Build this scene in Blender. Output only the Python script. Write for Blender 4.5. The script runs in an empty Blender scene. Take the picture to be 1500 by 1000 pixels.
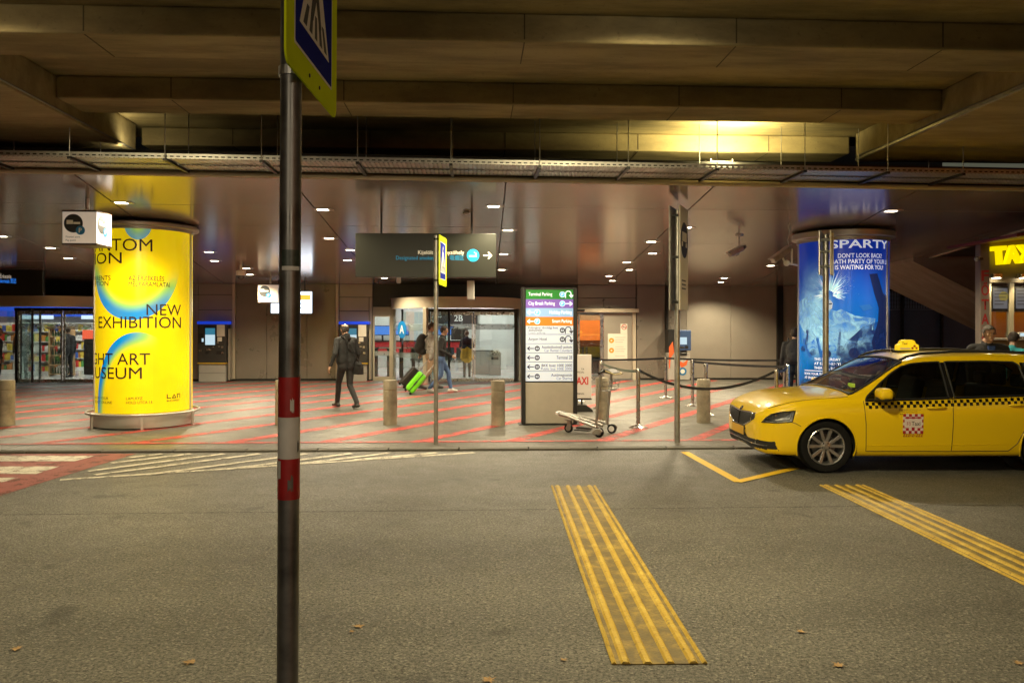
import bpy, bmesh, math, random
import numpy as np
from mathutils import Vector, Matrix, Euler
random.seed(7); np.random.seed(7)
R = math.radians
scene = bpy.context.scene
COL = scene.collection
# ------------------------------------------------------------------ camera
FPX, HZ, HC = 1167.0, 480.0, 1.75          # focal length and horizon row in 1500 px frame, eye height
YAW, ROLL = R(2.8), -0.0012
cam_data = bpy.data.cameras.new('camera'); cam = bpy.data.objects.new('camera', cam_data); COL.objects.link(cam)
cam.location = (0, 0, HC); cam.rotation_euler = (R(90), ROLL, -YAW)
cam_data.sensor_width = 36.0; cam_data.lens = 36.0 * FPX / 1500.0
cam_data.shift_y = -(500.0 - HZ) / 1500.0
cam_data.clip_start = 0.05; cam_data.clip_end = 500
scene.camera = cam
# ------------------------------------------------------------------ night sky
world = bpy.data.worlds.new('World'); scene.world = world; world.use_nodes = True
wn = world.node_tree.nodes; wl = world.node_tree.links
sky = wn.new('ShaderNodeTexSky'); sky.sky_type = 'NISHITA'; sky.sun_disc = False
sky.sun_elevation = R(0.3); sky.sun_rotation = R(140)
wl.new(sky.outputs[0], wn['Background'].inputs[0]); wn['Background'].inputs[1].default_value = 0.12
# ------------------------------------------------------------------ exposure, sampling
vs = scene.view_settings; vs.view_transform = 'Standard'; vs.look = 'None'; vs.exposure = 0.0; vs.gamma = 1.0
vs.use_curve_mapping = False
cy = scene.cycles
cy.use_denoising = True; cy.max_bounces = 6; cy.diffuse_bounces = 3; cy.glossy_bounces = 3; cy.use_adaptive_sampling = True; cy.adaptive_threshold = 0.015; cy.transparent_max_bounces = 16
cy.sample_clamp_indirect = 4.0; cy.sample_clamp_direct = 0.0; cy.caustics_reflective = False; cy.caustics_refractive = False
cy.blur_glossy = 0.5
# ------------------------------------------------------------------ photogrammetry: photo pixel -> place in the world
_CM = Euler((R(90), ROLL, -YAW), 'XYZ').to_matrix(); _CO = Vector((0, 0, HC))
_AX = _CM @ Vector((0, 0, -1))
def ray(px, py): return _CM @ Vector(((px - 750.0) / FPX, (HZ - py) / FPX, -1.0))
def G(px, py, z=0.0):
    d = ray(px, py); return _CO + d * ((z - HC) / d.z)
def atD(px, py, d): return _CO + ray(px, py) * d
def atY(px, py, Y):
    d = ray(px, py); return _CO + d * (Y / d.y)
def atX(px, py, X):
    d = ray(px, py); return _CO + d * (X / d.x)
def depth(p): return (Vector(p) - _CO).dot(_AX)
def zpx(p, py): return HC + (HZ - py) / FPX * depth(p)
# ------------------------------------------------------------------ mesh building
class MB:
    def __init__(s): s.v = []; s.f = []; s.m = []; s.k = 0
    def add(s, vs, fs):
        n = len(s.v); s.v += [tuple(v) for v in vs]; s.f += [tuple(i + n for i in f) for f in fs]; s.m += [s.k] * len(fs); return s
    def box(s, x0, x1, y0, y1, z0, z1, M=None):
        v = [(x0,y0,z0),(x1,y0,z0),(x1,y1,z0),(x0,y1,z0),(x0,y0,z1),(x1,y0,z1),(x1,y1,z1),(x0,y1,z1)]
        if M is not None: v = [M @ Vector(p) for p in v]
        return s.add(v, [(0,3,2,1),(4,5,6,7),(0,1,5,4),(1,2,6,5),(2,3,7,6),(3,0,4,7)])
    def cyl(s, p0, p1, r0, r1=None, n=16, caps=True):
        r1 = r0 if r1 is None else r1
        p0 = Vector(p0); p1 = Vector(p1); d = (p1 - p0).normalized()
        a = d.orthogonal().normalized(); b = d.cross(a)
        vs = []
        for p, r in ((p0, r0), (p1, r1)):
            for i in range(n):
                t = 2*math.pi*i/n; vs.append(p + (a*math.cos(t) + b*math.sin(t))*r)
        fs = [(i, (i+1) % n, n+(i+1) % n, n+i) for i in range(n)]
        if caps: fs += [tuple(range(n-1, -1, -1)), tuple(range(n, 2*n))]
        return s.add(vs, fs)
    def lathe(s, prof, n=32, a0=0.0, a1=2*math.pi, c=(0,0,0), M=None):
        full = abs(a1 - a0 - 2*math.pi) < 1e-6; cols = n if full else n + 1; vs = []
        for i in range(cols):
            t = a0 + (a1-a0)*i/n
            for r, z in prof:
                p = Vector((c[0]+r*math.cos(t), c[1]+r*math.sin(t), c[2]+z)); vs.append(M @ p if M is not None else p)
        m = len(prof); fs = []
        for i in range(n):
            j = (i+1) % cols
            for k in range(m-1): fs.append((i*m+k, j*m+k, j*m+k+1, i*m+k+1))
        return s.add(vs, fs)
    def prism(s, poly, t0, t1, M=None):
        """poly in the local XY plane, from z = t0 to t1"""
        n = len(poly); v = [Vector((x, y, t0)) for x, y in poly] + [Vector((x, y, t1)) for x, y in poly]
        if M is not None: v = [M @ p for p in v]
        return s.add(v, [tuple(range(n-1, -1, -1)), tuple(range(n, 2*n))] + [(i, (i+1) % n, n+(i+1) % n, n+i) for i in range(n)])
    def tube(s, path, r, n=8, closed=False):
        path = [Vector(p) for p in path]; m = len(path); vs = []; a = None
        for i, p in enumerate(path):
            q0 = path[(i-1) % m] if (closed or i > 0) else p; q1 = path[(i+1) % m] if (closed or i < m-1) else p
            d = (q1 - q0).normalized()
            a = d.orthogonal().normalized() if a is None else (a - d*a.dot(d)).normalized()
            b = d.cross(a); rr = r[i] if isinstance(r, (list, tuple)) else r
            vs += [p + (a*math.cos(2*math.pi*k/n) + b*math.sin(2*math.pi*k/n))*rr for k in range(n)]
        fs = []
        for i in range(m if closed else m-1):
            j = (i+1) % m
            fs += [(i*n+k, i*n+(k+1) % n, j*n+(k+1) % n, j*n+k) for k in range(n)]
        if not closed: fs += [tuple(range(n-1, -1, -1)), tuple(range((m-1)*n, m*n))]
        return s.add(vs, fs)
    def ell(s, c, r, nu=16, nv=10, M=None):
        vs = []; c = Vector(c)
        for j in range(1, nv):
            ph = math.pi*j/nv
            for i in range(nu):
                t = 2*math.pi*i/nu
                vs.append(c + Vector((r[0]*math.sin(ph)*math.cos(t), r[1]*math.sin(ph)*math.sin(t), r[2]*math.cos(ph))))
        top = len(vs); vs += [c + Vector((0,0,r[2])), c - Vector((0,0,r[2]))]
        fs = [(j*nu+i, (j+1)*nu+i, (j+1)*nu+(i+1) % nu, j*nu+(i+1) % nu) for j in range(nv-2) for i in range(nu)]
        fs += [(top, i, (i+1) % nu) for i in range(nu)] + [(top+1, (nv-2)*nu+(i+1) % nu, (nv-2)*nu+i) for i in range(nu)]
        if M is not None: vs = [M @ v for v in vs]
        return s.add(vs, fs)
    def build(s, name, mats, parent=None, smooth=None, bevel=0, loc=None, rz=None):
        me = bpy.data.meshes.new(name); me.from_pydata(s.v, [], s.f)
        mats = mats if isinstance(mats, (list, tuple)) else [mats]
        for m in mats: me.materials.append(m)
        if len(mats) > 1: me.polygons.foreach_set('material_index', s.m)
        if smooth is not None:
            me.shade_smooth(); me.set_sharp_from_angle(angle=R(smooth))
        me.update(); return link(name, me, parent, bevel, loc, rz)
def link(name, me, parent=None, bevel=0, loc=None, rz=None):
    o = bpy.data.objects.new(name, me); COL.objects.link(o)
    if parent is not None: o.parent = parent
    if loc is not None: o.location = loc
    if rz is not None: o.rotation_euler = (0, 0, rz)
    if bevel:
        b = o.modifiers.new('bevel', 'BEVEL'); b.width = bevel; b.segments = 2; b.limit_method = 'ANGLE'; b.angle_limit = R(40)
    return o
def tag(o, label, cat, group=None):
    o['label'] = label; o['category'] = cat
    if group: o['group'] = group
    return o
def struct(o, label=None):
    o['kind'] = 'structure'
    if label: o['label'] = label
    return o
def thing(name, label, cat, loc=(0,0,0), rz=0.0, group=None):
    o = bpy.data.objects.new(name, None); COL.objects.link(o); o.location = loc; o.rotation_euler = (0, 0, rz)
    o.empty_display_size = 0.1
    return tag(o, label, cat, group)
def copy_tree(o, parent=None):
    c = o.copy(); COL.objects.link(c)
    if parent is not None: c.parent = parent
    for ch in [x for x in bpy.data.objects if x.parent == o]: copy_tree(ch, c)
    return c
# ------------------------------------------------------------------ materials
def nmat(name):
    m = bpy.data.materials.new(name); m.use_nodes = True
    nt = m.node_tree; return m, nt, nt.nodes, nt.links, nt.nodes['Principled BSDF']
def pm(name, col, rough=0.5, metal=0.0, var=0.12, scale=6.0, bump=0.0, bscale=60.0, emit=None, estr=0.0, spec=0.5, coat=0.0, rvar=0.0):
    m, nt, N, L, b = nmat(name)
    b.inputs['Roughness'].default_value = rough; b.inputs['Metallic'].default_value = metal
    b.inputs['Specular IOR Level'].default_value = spec
    if coat: b.inputs['Coat Weight'].default_value = coat; b.inputs['Coat Roughness'].default_value = 0.04
    tc = N.new('ShaderNodeTexCoord')
    if var or rvar:
        n = N.new('ShaderNodeTexNoise'); n.inputs['Scale'].default_value = scale; n.inputs['Detail'].default_value = 5; n.inputs['Roughness'].default_value = 0.6
        L.new(tc.outputs['Object'], n.inputs['Vector'])
        mr = N.new('ShaderNodeMapRange'); mr.inputs[1].default_value = 0.3; mr.inputs[2].default_value = 0.7
        mr.inputs[3].default_value = 1 - var; mr.inputs[4].default_value = 1 + var; L.new(n.outputs[0], mr.inputs[0])
        mx = N.new('ShaderNodeVectorMath'); mx.operation = 'SCALE'; mx.inputs[0].default_value = col[:3]; L.new(mr.outputs[0], mx.inputs['Scale'])
        L.new(mx.outputs[0], b.inputs['Base Color'])
        if rvar:
            m2 = N.new('ShaderNodeMapRange'); m2.inputs[1].default_value = 0.3; m2.inputs[2].default_value = 0.7
            m2.inputs[3].default_value = max(0.02, rough - rvar); m2.inputs[4].default_value = rough + rvar
            L.new(n.outputs[0], m2.inputs[0]); L.new(m2.outputs[0], b.inputs['Roughness'])
    else: b.inputs['Base Color'].default_value = (*col[:3], 1)
    if bump:
        n2 = N.new('ShaderNodeTexNoise'); n2.inputs['Scale'].default_value = bscale; n2.inputs['Detail'].default_value = 4
        L.new(tc.outputs['Object'], n2.inputs['Vector'])
        bp = N.new('ShaderNodeBump'); bp.inputs['Strength'].default_value = bump; bp.inputs['Distance'].default_value = 0.02
        L.new(n2.outputs[0], bp.inputs['Height']); L.new(bp.outputs[0], b.inputs['Normal'])
    if emit is not None:
        b.inputs['Emission Color'].default_value = (*emit, 1); b.inputs['Emission Strength'].default_value = estr
    return m
def glassmat(name, tint=(0.9,0.95,0.93), refl=0.05, rough=0.0):
    m, nt, N, L, b = nmat(name); N.remove(b)
    lw = N.new('ShaderNodeLayerWeight'); lw.inputs[0].default_value = 0.5
    pw = N.new('ShaderNodeMath'); pw.operation = 'POWER'; pw.inputs[1].default_value = 4.5; L.new(lw.outputs['Facing'], pw.inputs[0])
    tr = N.new('ShaderNodeBsdfTransparent'); tr.inputs[0].default_value = (*tint, 1)
    gl = N.new('ShaderNodeBsdfGlossy'); gl.inputs[0].default_value = (1,1,1,1); gl.inputs['Roughness'].default_value = rough
    ad = N.new('ShaderNodeMath'); ad.operation = 'ADD'; ad.inputs[1].default_value = refl; ad.use_clamp = True
    L.new(pw.outputs[0], ad.inputs[0])
    mx = N.new('ShaderNodeMixShader'); L.new(ad.outputs[0], mx.inputs[0]); L.new(tr.outputs[0], mx.inputs[1]); L.new(gl.outputs[0], mx.inputs[2])
    L.new(mx.outputs[0], N['Material Output'].inputs[0]); return m
def wornpaint(name, col, cover=0.75, scale=14.0, rough=0.6, fine=70.0):
    """thin road paint with worn-through holes"""
    m, nt, N, L, b = nmat(name)
    tc = N.new('ShaderNodeTexCoord')
    n1 = N.new('ShaderNodeTexNoise'); n1.inputs['Scale'].default_value = scale; n1.inputs['Detail'].default_value = 6; n1.inputs['Roughness'].default_value = 0.7
    n2 = N.new('ShaderNodeTexNoise'); n2.inputs['Scale'].default_value = fine; n2.inputs['Detail'].default_value = 3
    L.new(tc.outputs['Object'], n1.inputs[0]); L.new(tc.outputs['Object'], n2.inputs[0])
    av = N.new('ShaderNodeMath'); av.operation = 'MULTIPLY_ADD'; av.inputs[1].default_value = 0.45; L.new(n2.outputs[0], av.inputs[0]); L.new(n1.outputs[0], av.inputs[2])
    mr = N.new('ShaderNodeMapRange'); t = 0.72 - (cover - 0.5) * 0.5
    mr.inputs[1].default_value = t - 0.09; mr.inputs[2].default_value = t + 0.09; L.new(av.outputs[0], mr.inputs[0])
    b.inputs['Base Color'].default_value = (*col, 1); b.inputs['Roughness'].default_value = rough
    L.new(mr.outputs[0], b.inputs['Alpha']); return m
def emat(name, col, s): return pm(name, (0.02,0.02,0.02), 0.4, 0, 0, emit=col, estr=s)
# plain maths on shader sockets
class X:
    def __init__(s, nt): s.nt = nt
    def op(s, o, *a, clamp=False):
        n = s.nt.nodes.new('ShaderNodeMath'); n.operation = o; n.use_clamp = clamp
        for i, q in enumerate(a):
            if isinstance(q, (int, float)): n.inputs[i].default_value = q
            else: s.nt.links.new(q, n.inputs[i])
        return n.outputs[0]
    def ss(s, x, lo, hi):
        n = s.nt.nodes.new('ShaderNodeMapRange'); n.interpolation_type = 'SMOOTHSTEP'
        n.inputs[1].default_value = lo; n.inputs[2].default_value = hi; s.nt.links.new(x, n.inputs[0]); return n.outputs[0]
    def mix(s, f, a, b):
        n = s.nt.nodes.new('ShaderNodeMix'); n.data_type = 'RGBA'
        for i, q in ((0, f), (6, a), (7, b)):
            if isinstance(q, tuple): n.inputs[i].default_value = (*q, 1)
            elif isinstance(q, (int, float)): n.inputs[i].default_value = q
            else: s.nt.links.new(q, n.inputs[i])
        return n.outputs[2]
# ------------------------------------------------------------------ lettering
def text_mesh(s, bold=0.0, spacing=1.0, extr=0.0):
    c = bpy.data.curves.new('lettering', 'FONT'); c.body = s; c.offset = bold; c.space_character = spacing; c.extrude = extr; c.resolution_u = 3
    o = bpy.data.objects.new('lettering_source', c); COL.objects.link(o)
    dg = bpy.context.evaluated_depsgraph_get(); me = bpy.data.meshes.new_from_object(o.evaluated_get(dg))
    bpy.data.objects.remove(o); bpy.data.curves.remove(c); return me
def cap_height(s, bold): return 0.72
def lettering(s, mat, parent, M, width=None, height=None, align='L', bold=0.0, name='lettering', extr=0.0, bend=None, spacing=1.0, cap=None):
    """text scaled to WIDTH x HEIGHT (ink box) laid on local XY of M; bend = radius of a drum it is wrapped on.
    cap: size capital height instead of the ink box"""
    me = text_mesh(s, bold, spacing, extr); n = len(me.vertices)
    if n == 0: return None
    co = np.empty(n*3); me.vertices.foreach_get('co', co); co = co.reshape(-1, 3)
    lo = co.min(0); hi = co.max(0)
    if cap is not None:
        sy = cap / cap_height(s, bold); co[:, 1] *= sy
        sx = sy if width is None else width / (hi[0]-lo[0]); co[:, 0] = (co[:, 0]-lo[0]) * sx
    else:
        sy = height/(hi[1]-lo[1]); co[:, 1] = (co[:, 1]-lo[1])*sy
        sx = sy if width is None else width/(hi[0]-lo[0]); co[:, 0] = (co[:, 0]-lo[0])*sx
    w = (hi[0]-lo[0])*sx
    if align == 'R': co[:, 0] -= w
    elif align == 'C': co[:, 0] -= w/2
    me.vertices.foreach_set('co', co.ravel()); me.materials.clear(); me.materials.append(mat); me.update()
    o = link(name, me, parent); o.matrix_local = M; return o
def bentmesh(mb_v, faces, mats, name, parent, C, R0, phi0):
    """flat artwork (arc length, height) wrapped on a drum: angle grows to the viewer's right"""
    v = [(C[0]+R0*math.cos(phi0 + a/R0), C[1]+R0*math.sin(phi0 + a/R0), z) for a, z in mb_v]
    return MB().add(v, faces).build(name, mats, parent)
def facing(p, nx=0.0):
    """local XY plane standing upright at p, its X axis to the world's right, facing -Y"""
    return Matrix.Translation(p) @ Matrix.Rotation(nx, 4, 'Z') @ Matrix.Rotation(R(90), 4, 'X')
# ================================================================== materials of the place
PV = 0.03                                            # pavement height
def asphalt():
    m, nt, N, L, b = nmat('asphalt'); x = X(nt); tc = N.new('ShaderNodeTexCoord')
    def noise(s, d=3, r=0.6):
        n = N.new('ShaderNodeTexNoise'); n.inputs['Scale'].default_value = s; n.inputs['Detail'].default_value = d; n.inputs['Roughness'].default_value = r
        L.new(tc.outputs['Object'], n.inputs[0]); return n.outputs[0]
    big = noise(0.35, 4); mid = noise(3.0, 5, 0.7); fine = noise(46, 5, 0.85)
    vor = N.new('ShaderNodeTexVoronoi'); vor.inputs['Scale'].default_value = 95; L.new(tc.outputs['Object'], vor.inputs[0])
    ston = x.op('GREATER_THAN', x.op('MULTIPLY', vor.outputs['Color'], 1.0), 0.80)
    mp = N.new('ShaderNodeMapping'); mp.inputs['Scale'].default_value = (0.07, 0.9, 1.0); L.new(tc.outputs['Object'], mp.inputs[0])
    ln = N.new('ShaderNodeTexNoise'); ln.inputs['Scale'].default_value = 1.0; ln.inputs['Detail'].default_value = 4; L.new(mp.outputs[0], ln.inputs[0])
    f = x.op('ADD', x.op('MULTIPLY', x.ss(big, 0.35, 0.65), 0.35), x.op('ADD', x.op('MULTIPLY', x.ss(mid, 0.3, 0.7), 0.2), x.op('MULTIPLY', x.ss(ln.outputs[0], 0.35, 0.65), 0.45)))
    c = x.mix(f, (0.10, 0.096, 0.083), (0.19, 0.182, 0.156))
    c = x.mix(x.ss(fine, 0.40, 0.57), (0.016, 0.015, 0.013), c)
    c = x.mix(x.op('MULTIPLY', ston, 0.45), c, (0.36, 0.34, 0.29))
    sp = noise(1.7, 2, 0.5); c = x.mix(x.op('MULTIPLY', x.ss(sp, 0.66, 0.72), 0.55), c, (0.02, 0.019, 0.017))
    L.new(c, b.inputs['Base Color'])
    L.new(x.op('ADD', 0.42, x.op('MULTIPLY', x.ss(mid, 0.3, 0.7), 0.16)), b.inputs['Roughness'])
    bp = N.new('ShaderNodeBump'); bp.inputs['Strength'].default_value = 0.9; bp.inputs['Distance'].default_value = 0.008
    L.new(x.op('ADD', fine, x.op('MULTIPLY', vor.outputs['Distance'], 0.7)), bp.inputs['Height']); L.new(bp.outputs[0], b.inputs['Normal'])
    return m
def pavers():
    m, nt, N, L, b = nmat('concrete_pavers'); x = X(nt); tc = N.new('ShaderNodeTexCoord')
    br = N.new('ShaderNodeTexBrick'); L.new(tc.outputs['Object'], br.inputs[0])
    br.inputs['Color1'].default_value = (0.088, 0.083, 0.068, 1); br.inputs['Color2'].default_value = (0.155, 0.147, 0.122, 1); br.inputs['Mortar'].default_value = (0.05, 0.046, 0.04, 1)
    br.inputs['Scale'].default_value = 1.0; br.inputs['Brick Width'].default_value = 0.2; br.inputs['Row Height'].default_value = 0.1; br.inputs['Mortar Size'].default_value = 0.006
    n = N.new('ShaderNodeTexNoise'); n.inputs['Scale'].default_value = 1.3; n.inputs['Detail'].default_value = 6; n.inputs['Roughness'].default_value = 0.65; L.new(tc.outputs['Object'], n.inputs[0])
    n2 = N.new('ShaderNodeTexNoise'); n2.inputs['Scale'].default_value = 60; n2.inputs['Detail'].default_value = 3; L.new(tc.outputs['Object'], n2.inputs[0])
    c = x.mix(x.op('MULTIPLY', x.ss(n.outputs[0], 0.35, 0.7), 0.6), br.outputs[0], (0.068, 0.064, 0.054))
    L.new(c, b.inputs['Base Color'])
    L.new(x.op('ADD', 0.32, x.op('MULTIPLY', x.ss(n.outputs[0], 0.3, 0.7), 0.2)), b.inputs['Roughness'])
    bp = N.new('ShaderNodeBump'); bp.inputs['Strength'].default_value = 0.6; bp.inputs['Distance'].default_value = 0.006
    L.new(x.op('ADD', x.op('MULTIPLY', br.outputs[1], -1.0), x.op('MULTIPLY', n2.outputs[0], 0.5)), bp.inputs['Height']); L.new(bp.outputs[0], b.inputs['Normal'])
    return m
def concrete(name, col, stain=0.35, board=0.0):
    m, nt, N, L, b = nmat(name); x = X(nt); tc = N.new('ShaderNodeTexCoord')
    mp = N.new('ShaderNodeMapping'); mp.inputs['Scale'].default_value = (0.35, 1.6, 1.0); L.new(tc.outputs['Object'], mp.inputs[0])
    n = N.new('ShaderNodeTexNoise'); n.inputs['Scale'].default_value = 1.6; n.inputs['Detail'].default_value = 8; n.inputs['Roughness'].default_value = 0.68; L.new(mp.outputs[0], n.inputs[0])
    n2 = N.new('ShaderNodeTexNoise'); n2.inputs['Scale'].default_value = 22; n2.inputs['Detail'].default_value = 5; L.new(tc.outputs['Object'], n2.inputs[0])
    d = tuple(q*(1-stain) for q in col)
    c = x.mix(x.ss(n.outputs[0], 0.34, 0.66), d, col)
    c = x.mix(x.op('MULTIPLY', x.ss(n2.outputs[0], 0.62, 0.74), 0.5), c, tuple(q*0.4 for q in col))
    L.new(c, b.inputs['Base Color']); b.inputs['Roughness'].default_value = 0.75
    bp = N.new('ShaderNodeBump'); bp.inputs['Strength'].default_value = 0.35; bp.inputs['Distance'].default_value = 0.01; L.new(n2.outputs[0], bp.inputs['Height']); L.new(bp.outputs[0], b.inputs['Normal'])
    return m
M_ASPH = asphalt(); M_PAV = pavers()
M_CONC = concrete('deck_concrete', (0.42, 0.34, 0.175), 0.5); M_GIRD = concrete('girder_concrete', (0.44, 0.36, 0.20), 0.4)
M_BOLL = concrete('bollard_concrete', (0.42, 0.36, 0.255), 0.55)
M_KERB = concrete('kerb_stone', (0.15, 0.138, 0.115), 0.5)
M_CEIL = pm('satin_ceiling_metal', (0.43, 0.365, 0.33), 0.17, 0.5, 0.02, 0.5)
M_WALL = pm('beige_wall_metal', (0.35, 0.315, 0.26), 0.33, 0.25, 0.06, 1.2, rvar=0.05)
M_WALLD = pm('dark_wall_metal', (0.27, 0.238, 0.195), 0.3, 0.35, 0.06, 1.2, rvar=0.05)
M_CREAM = pm('cream_metal_trim', (0.55, 0.48, 0.36), 0.35, 0.2, 0.05, 2)
M_STEEL = pm('brushed_steel', (0.55, 0.53, 0.5), 0.28, 1.0, 0.08, 9, rvar=0.06)
M_GALV = pm('galvanised_steel', (0.42, 0.41, 0.39), 0.42, 0.9, 0.22, 14, rvar=0.1)
M_CAPAL = pm('column_aluminium', (0.5, 0.475, 0.43), 0.38, 0.55, 0.04, 3)
M_DARK = pm('dark_metal', (0.03, 0.029, 0.027), 0.4, 0.4, 0.15, 5)
M_BLACK = pm('black_plastic', (0.012, 0.012, 0.012), 0.45, 0, 0.1, 8)
M_RUB = pm('rubber', (0.007, 0.007, 0.007), 0.8, 0, 0.2, 20, spec=0.2)
M_WHITE = pm('white_paint', (0.75, 0.73, 0.7), 0.45, 0, 0.06, 5)
M_GLASS = glassmat('door_glass', (0.86, 0.92, 0.9), 0.09)
M_FROST = pm('frosted_glass_band', (0.42, 0.47, 0.45), 0.5, 0, 0.05)
M_FROST.node_tree.nodes['Principled BSDF'].inputs['Alpha'].default_value = 0.42
# ================================================================== ground
YK = G(550, 661).y                                    # kerb line
YW = G(500, 557, PV).y                                # terminal wall
road = struct(MB().add([(-60,-30,0),(60,-30,0),(60,YK,0),(-60,YK,0)], [(0,1,2,3)]).build('road', M_ASPH))
pave = struct(MB().add([(-60,YK+0.14,PV),(60,YK+0.14,PV),(60,YW+0.3,PV),(-60,YW+0.3,PV)], [(0,1,2,3)]).build('pavement', M_PAV))
kerb = bpy.data.objects.new('kerb', None); COL.objects.link(kerb); struct(kerb)
kv = MB().box(-0.494, 0.494, 0.0, 0.14, -0.02, PV+0.002); kme = None
for i in range(-14, 15):
    if kme is None: o = kv.build('kerb_stone', M_KERB, kerb, bevel=0.012); kme = o.data
    else:
        o = link('kerb_stone', kme, kerb, 0.012)
    o.location = (i*1.0 + 0.3, YK + random.uniform(-0.004, 0.004), random.uniform(-0.004, 0.003))
# ---- painted markings
M_PRED = wornpaint('worn_red_paint', (0.40, 0.045, 0.035), 0.62, 5, fine=45)
M_PWHT = wornpaint('worn_white_paint', (0.58, 0.53, 0.43), 0.66, 6)
M_RED2 = wornpaint('crossing_red_paint', (0.24, 0.055, 0.042), 0.72, 4)
M_YEL = wornpaint('worn_yellow_paint', (0.72, 0.46, 0.02), 0.93, 7)
def flat(name, pts, mat, parent, z):
    n = len(pts); return MB().add([(p[0], p[1], z) for p in pts], [tuple(range(n))]).build(name, mat, parent)
def strip(name, a, b, w, mat, parent, z):
    a = Vector((a[0], a[1])); b = Vector((b[0], b[1])); d = (b-a).normalized(); q = Vector((-d.y, d.x))*w/2
    return flat(name, [a-q, b-q, b+q, a+q], mat, parent, z)
u = (G(700, 580, PV) - G(599, 594, PV)); u = Vector((u.x, u.y)).normalized()
YF, YB = G(550, 647, PV).y, YW - 0.35
sx = 2.2*u.x/u.y
p0 = G(633, 578, PV)
for k in range(-17, 22):
    x0 = p0.x + (YF - p0.y)*u.x/u.y + k*sx; x1 = x0 + (YB-YF)*u.x/u.y
    if x1 < -17 or x0 > 17: continue
    strip('painted_stripe', (x0, YF), (x1, YB), random.uniform(0.2, 0.26), M_PRED, pave, PV+0.004)
strip('painted_stripe', (-17, YF-0.05), (8, YF-0.05), 0.13, M_PRED, pave, PV+0.0075)
hatch = [((88,703),(695,663),.10),((128,690.7),(328,665),.11),((163,678.7),(280,665),.11),((189,670.7),(237,665),.11),((139,696),(381,665),.11),
         ((213,696),(450,665),.11),((330,688),(515,664.5),.11),((435,680),(570,664),.11),((520,674),(640,663.5),.11)]
for i, (a, b, w) in enumerate(hatch):
    strip('hatch_line', G(*a), G(*b), w, M_PWHT, road, 0.006 if i == 0 else 0.0085)
flat('crossing_field', [G(-420, 665), G(199, 664.5), G(0, 726), G(-420, 860)], M_RED2, road, 0.004)
for q in ([(-420,668),(139,668),(109,676),(-420,676)], [(-420,684),(88,683.5),(53,694.7),(-420,694)], [(-420,703),(27,700),(5,706.5),(-420,712)]):
    flat('crossing_bar', [G(*p) for p in q], M_PWHT, road, 0.008)
strip('bay_line', G(1003, 662), G(1083, 706), 0.12, M_YEL, road, 0.004)
strip('bay_line', G(1079, 706), G(1165, 686), 0.12, M_YEL, road, 0.0075)
M_TAR = wornpaint('tar_joint', (0.03, 0.029, 0.027), 0.5, 9)
strip('asphalt_joint', (-30, G(600, 748).y), (30, G(600, 748).y), 0.022, M_TAR, road, 0.003)
# ---- raised yellow rumble strips
def strip_mat(name, c0, c1, rough):
    m, nt, N, L, b = nmat(name); x = X(nt); tc = N.new('ShaderNodeTexCoord')
    n = N.new('ShaderNodeTexNoise'); n.inputs['Scale'].default_value = 5.5; n.inputs['Detail'].default_value = 9; n.inputs['Distortion'].default_value = 0.4; n.inputs['Roughness'].default_value = 0.7; L.new(tc.outputs['Object'], n.inputs[0])
    n2 = N.new('ShaderNodeTexNoise'); n2.inputs['Scale'].default_value = 45; n2.inputs['Detail'].default_value = 4; L.new(tc.outputs['Object'], n2.inputs[0])
    c = x.mix(x.ss(n.outputs[0], 0.40, 0.72), c0, c1); c = x.mix(x.op('MULTIPLY', x.ss(n2.outputs[0], 0.56, 0.7), 0.6), c, (0.09, 0.07, 0.035))
    L.new(c, b.inputs['Base Color']); b.inputs['Roughness'].default_value = rough
    bp = N.new('ShaderNodeBump'); bp.inputs['Strength'].default_value = 0.5; bp.inputs['Distance'].default_value = 0.008; L.new(x.op('ADD', n.outputs[0], n2.outputs[0]), bp.inputs['Height']); L.new(bp.outputs[0], b.inputs['Normal'])
    return m
M_RS0 = strip_mat('worn_strip_bed', (0.12, 0.09, 0.036), (0.34, 0.235, 0.045), 0.55)
M_RS1 = strip_mat('yellow_strip_ridge', (0.42, 0.275, 0.03), (0.56, 0.41, 0.085), 0.5)
c4 = [G(*p) for p in ((808,712),(872,712),(1040,973),(893,973))]
fa = (c4[0]+c4[1])/2; na = (c4[2]+c4[3])/2
rs_dir = Vector((na.x-fa.x, na.y-fa.y)); RSL = rs_dir.length; rs_ang = math.atan2(rs_dir.y, rs_dir.x) + R(90); RSW = 0.5
def rumble(far, length, label):
    t = thing('rumble_strip', label, 'rumble strip', (far.x, far.y, 0), rs_ang, 'yellow strips on the road')
    w = RSW/2
    MB().box(-w, w, -length, 0, 0.0, 0.006).build('strip_bed', M_RS0, t)
    for fx, rw in ((-0.475, 0.026), (-0.355, 0.05), (-0.124, 0.048), (0.112, 0.048), (0.355, 0.05), (0.472, 0.028)):
        cx = fx*RSW; mb = MB(); n = 60; prev = None; vs = []; fs = []
        for i in range(n+1):
            yy = -length*i/n; j = random.uniform(-0.001, 0.001)
            vs += [(cx-rw/2+j, yy, 0.006), (cx-rw/2+0.012+j, yy, 0.017), (cx+rw/2-0.012+j, yy, 0.017), (cx+rw/2+j, yy, 0.006)]
            if i: k = (i-1)*4; fs += [(k+q, k+q+1, k+q+5, k+q+4) for q in range(3)]
        fs += [(0,1,2,3), (n*4+3, n*4+2, n*4+1, n*4)]
        mb.add(vs, fs).build('ridge', M_RS1, t)
rumble(fa, RSL, 'worn yellow ridged strip on the asphalt in front of the parking totem')
f2 = (G(1200, 711)+G(1266, 711))/2
rumble(f2, RSL, 'yellow ridged strip on the asphalt running past the taxi to the right edge')
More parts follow.
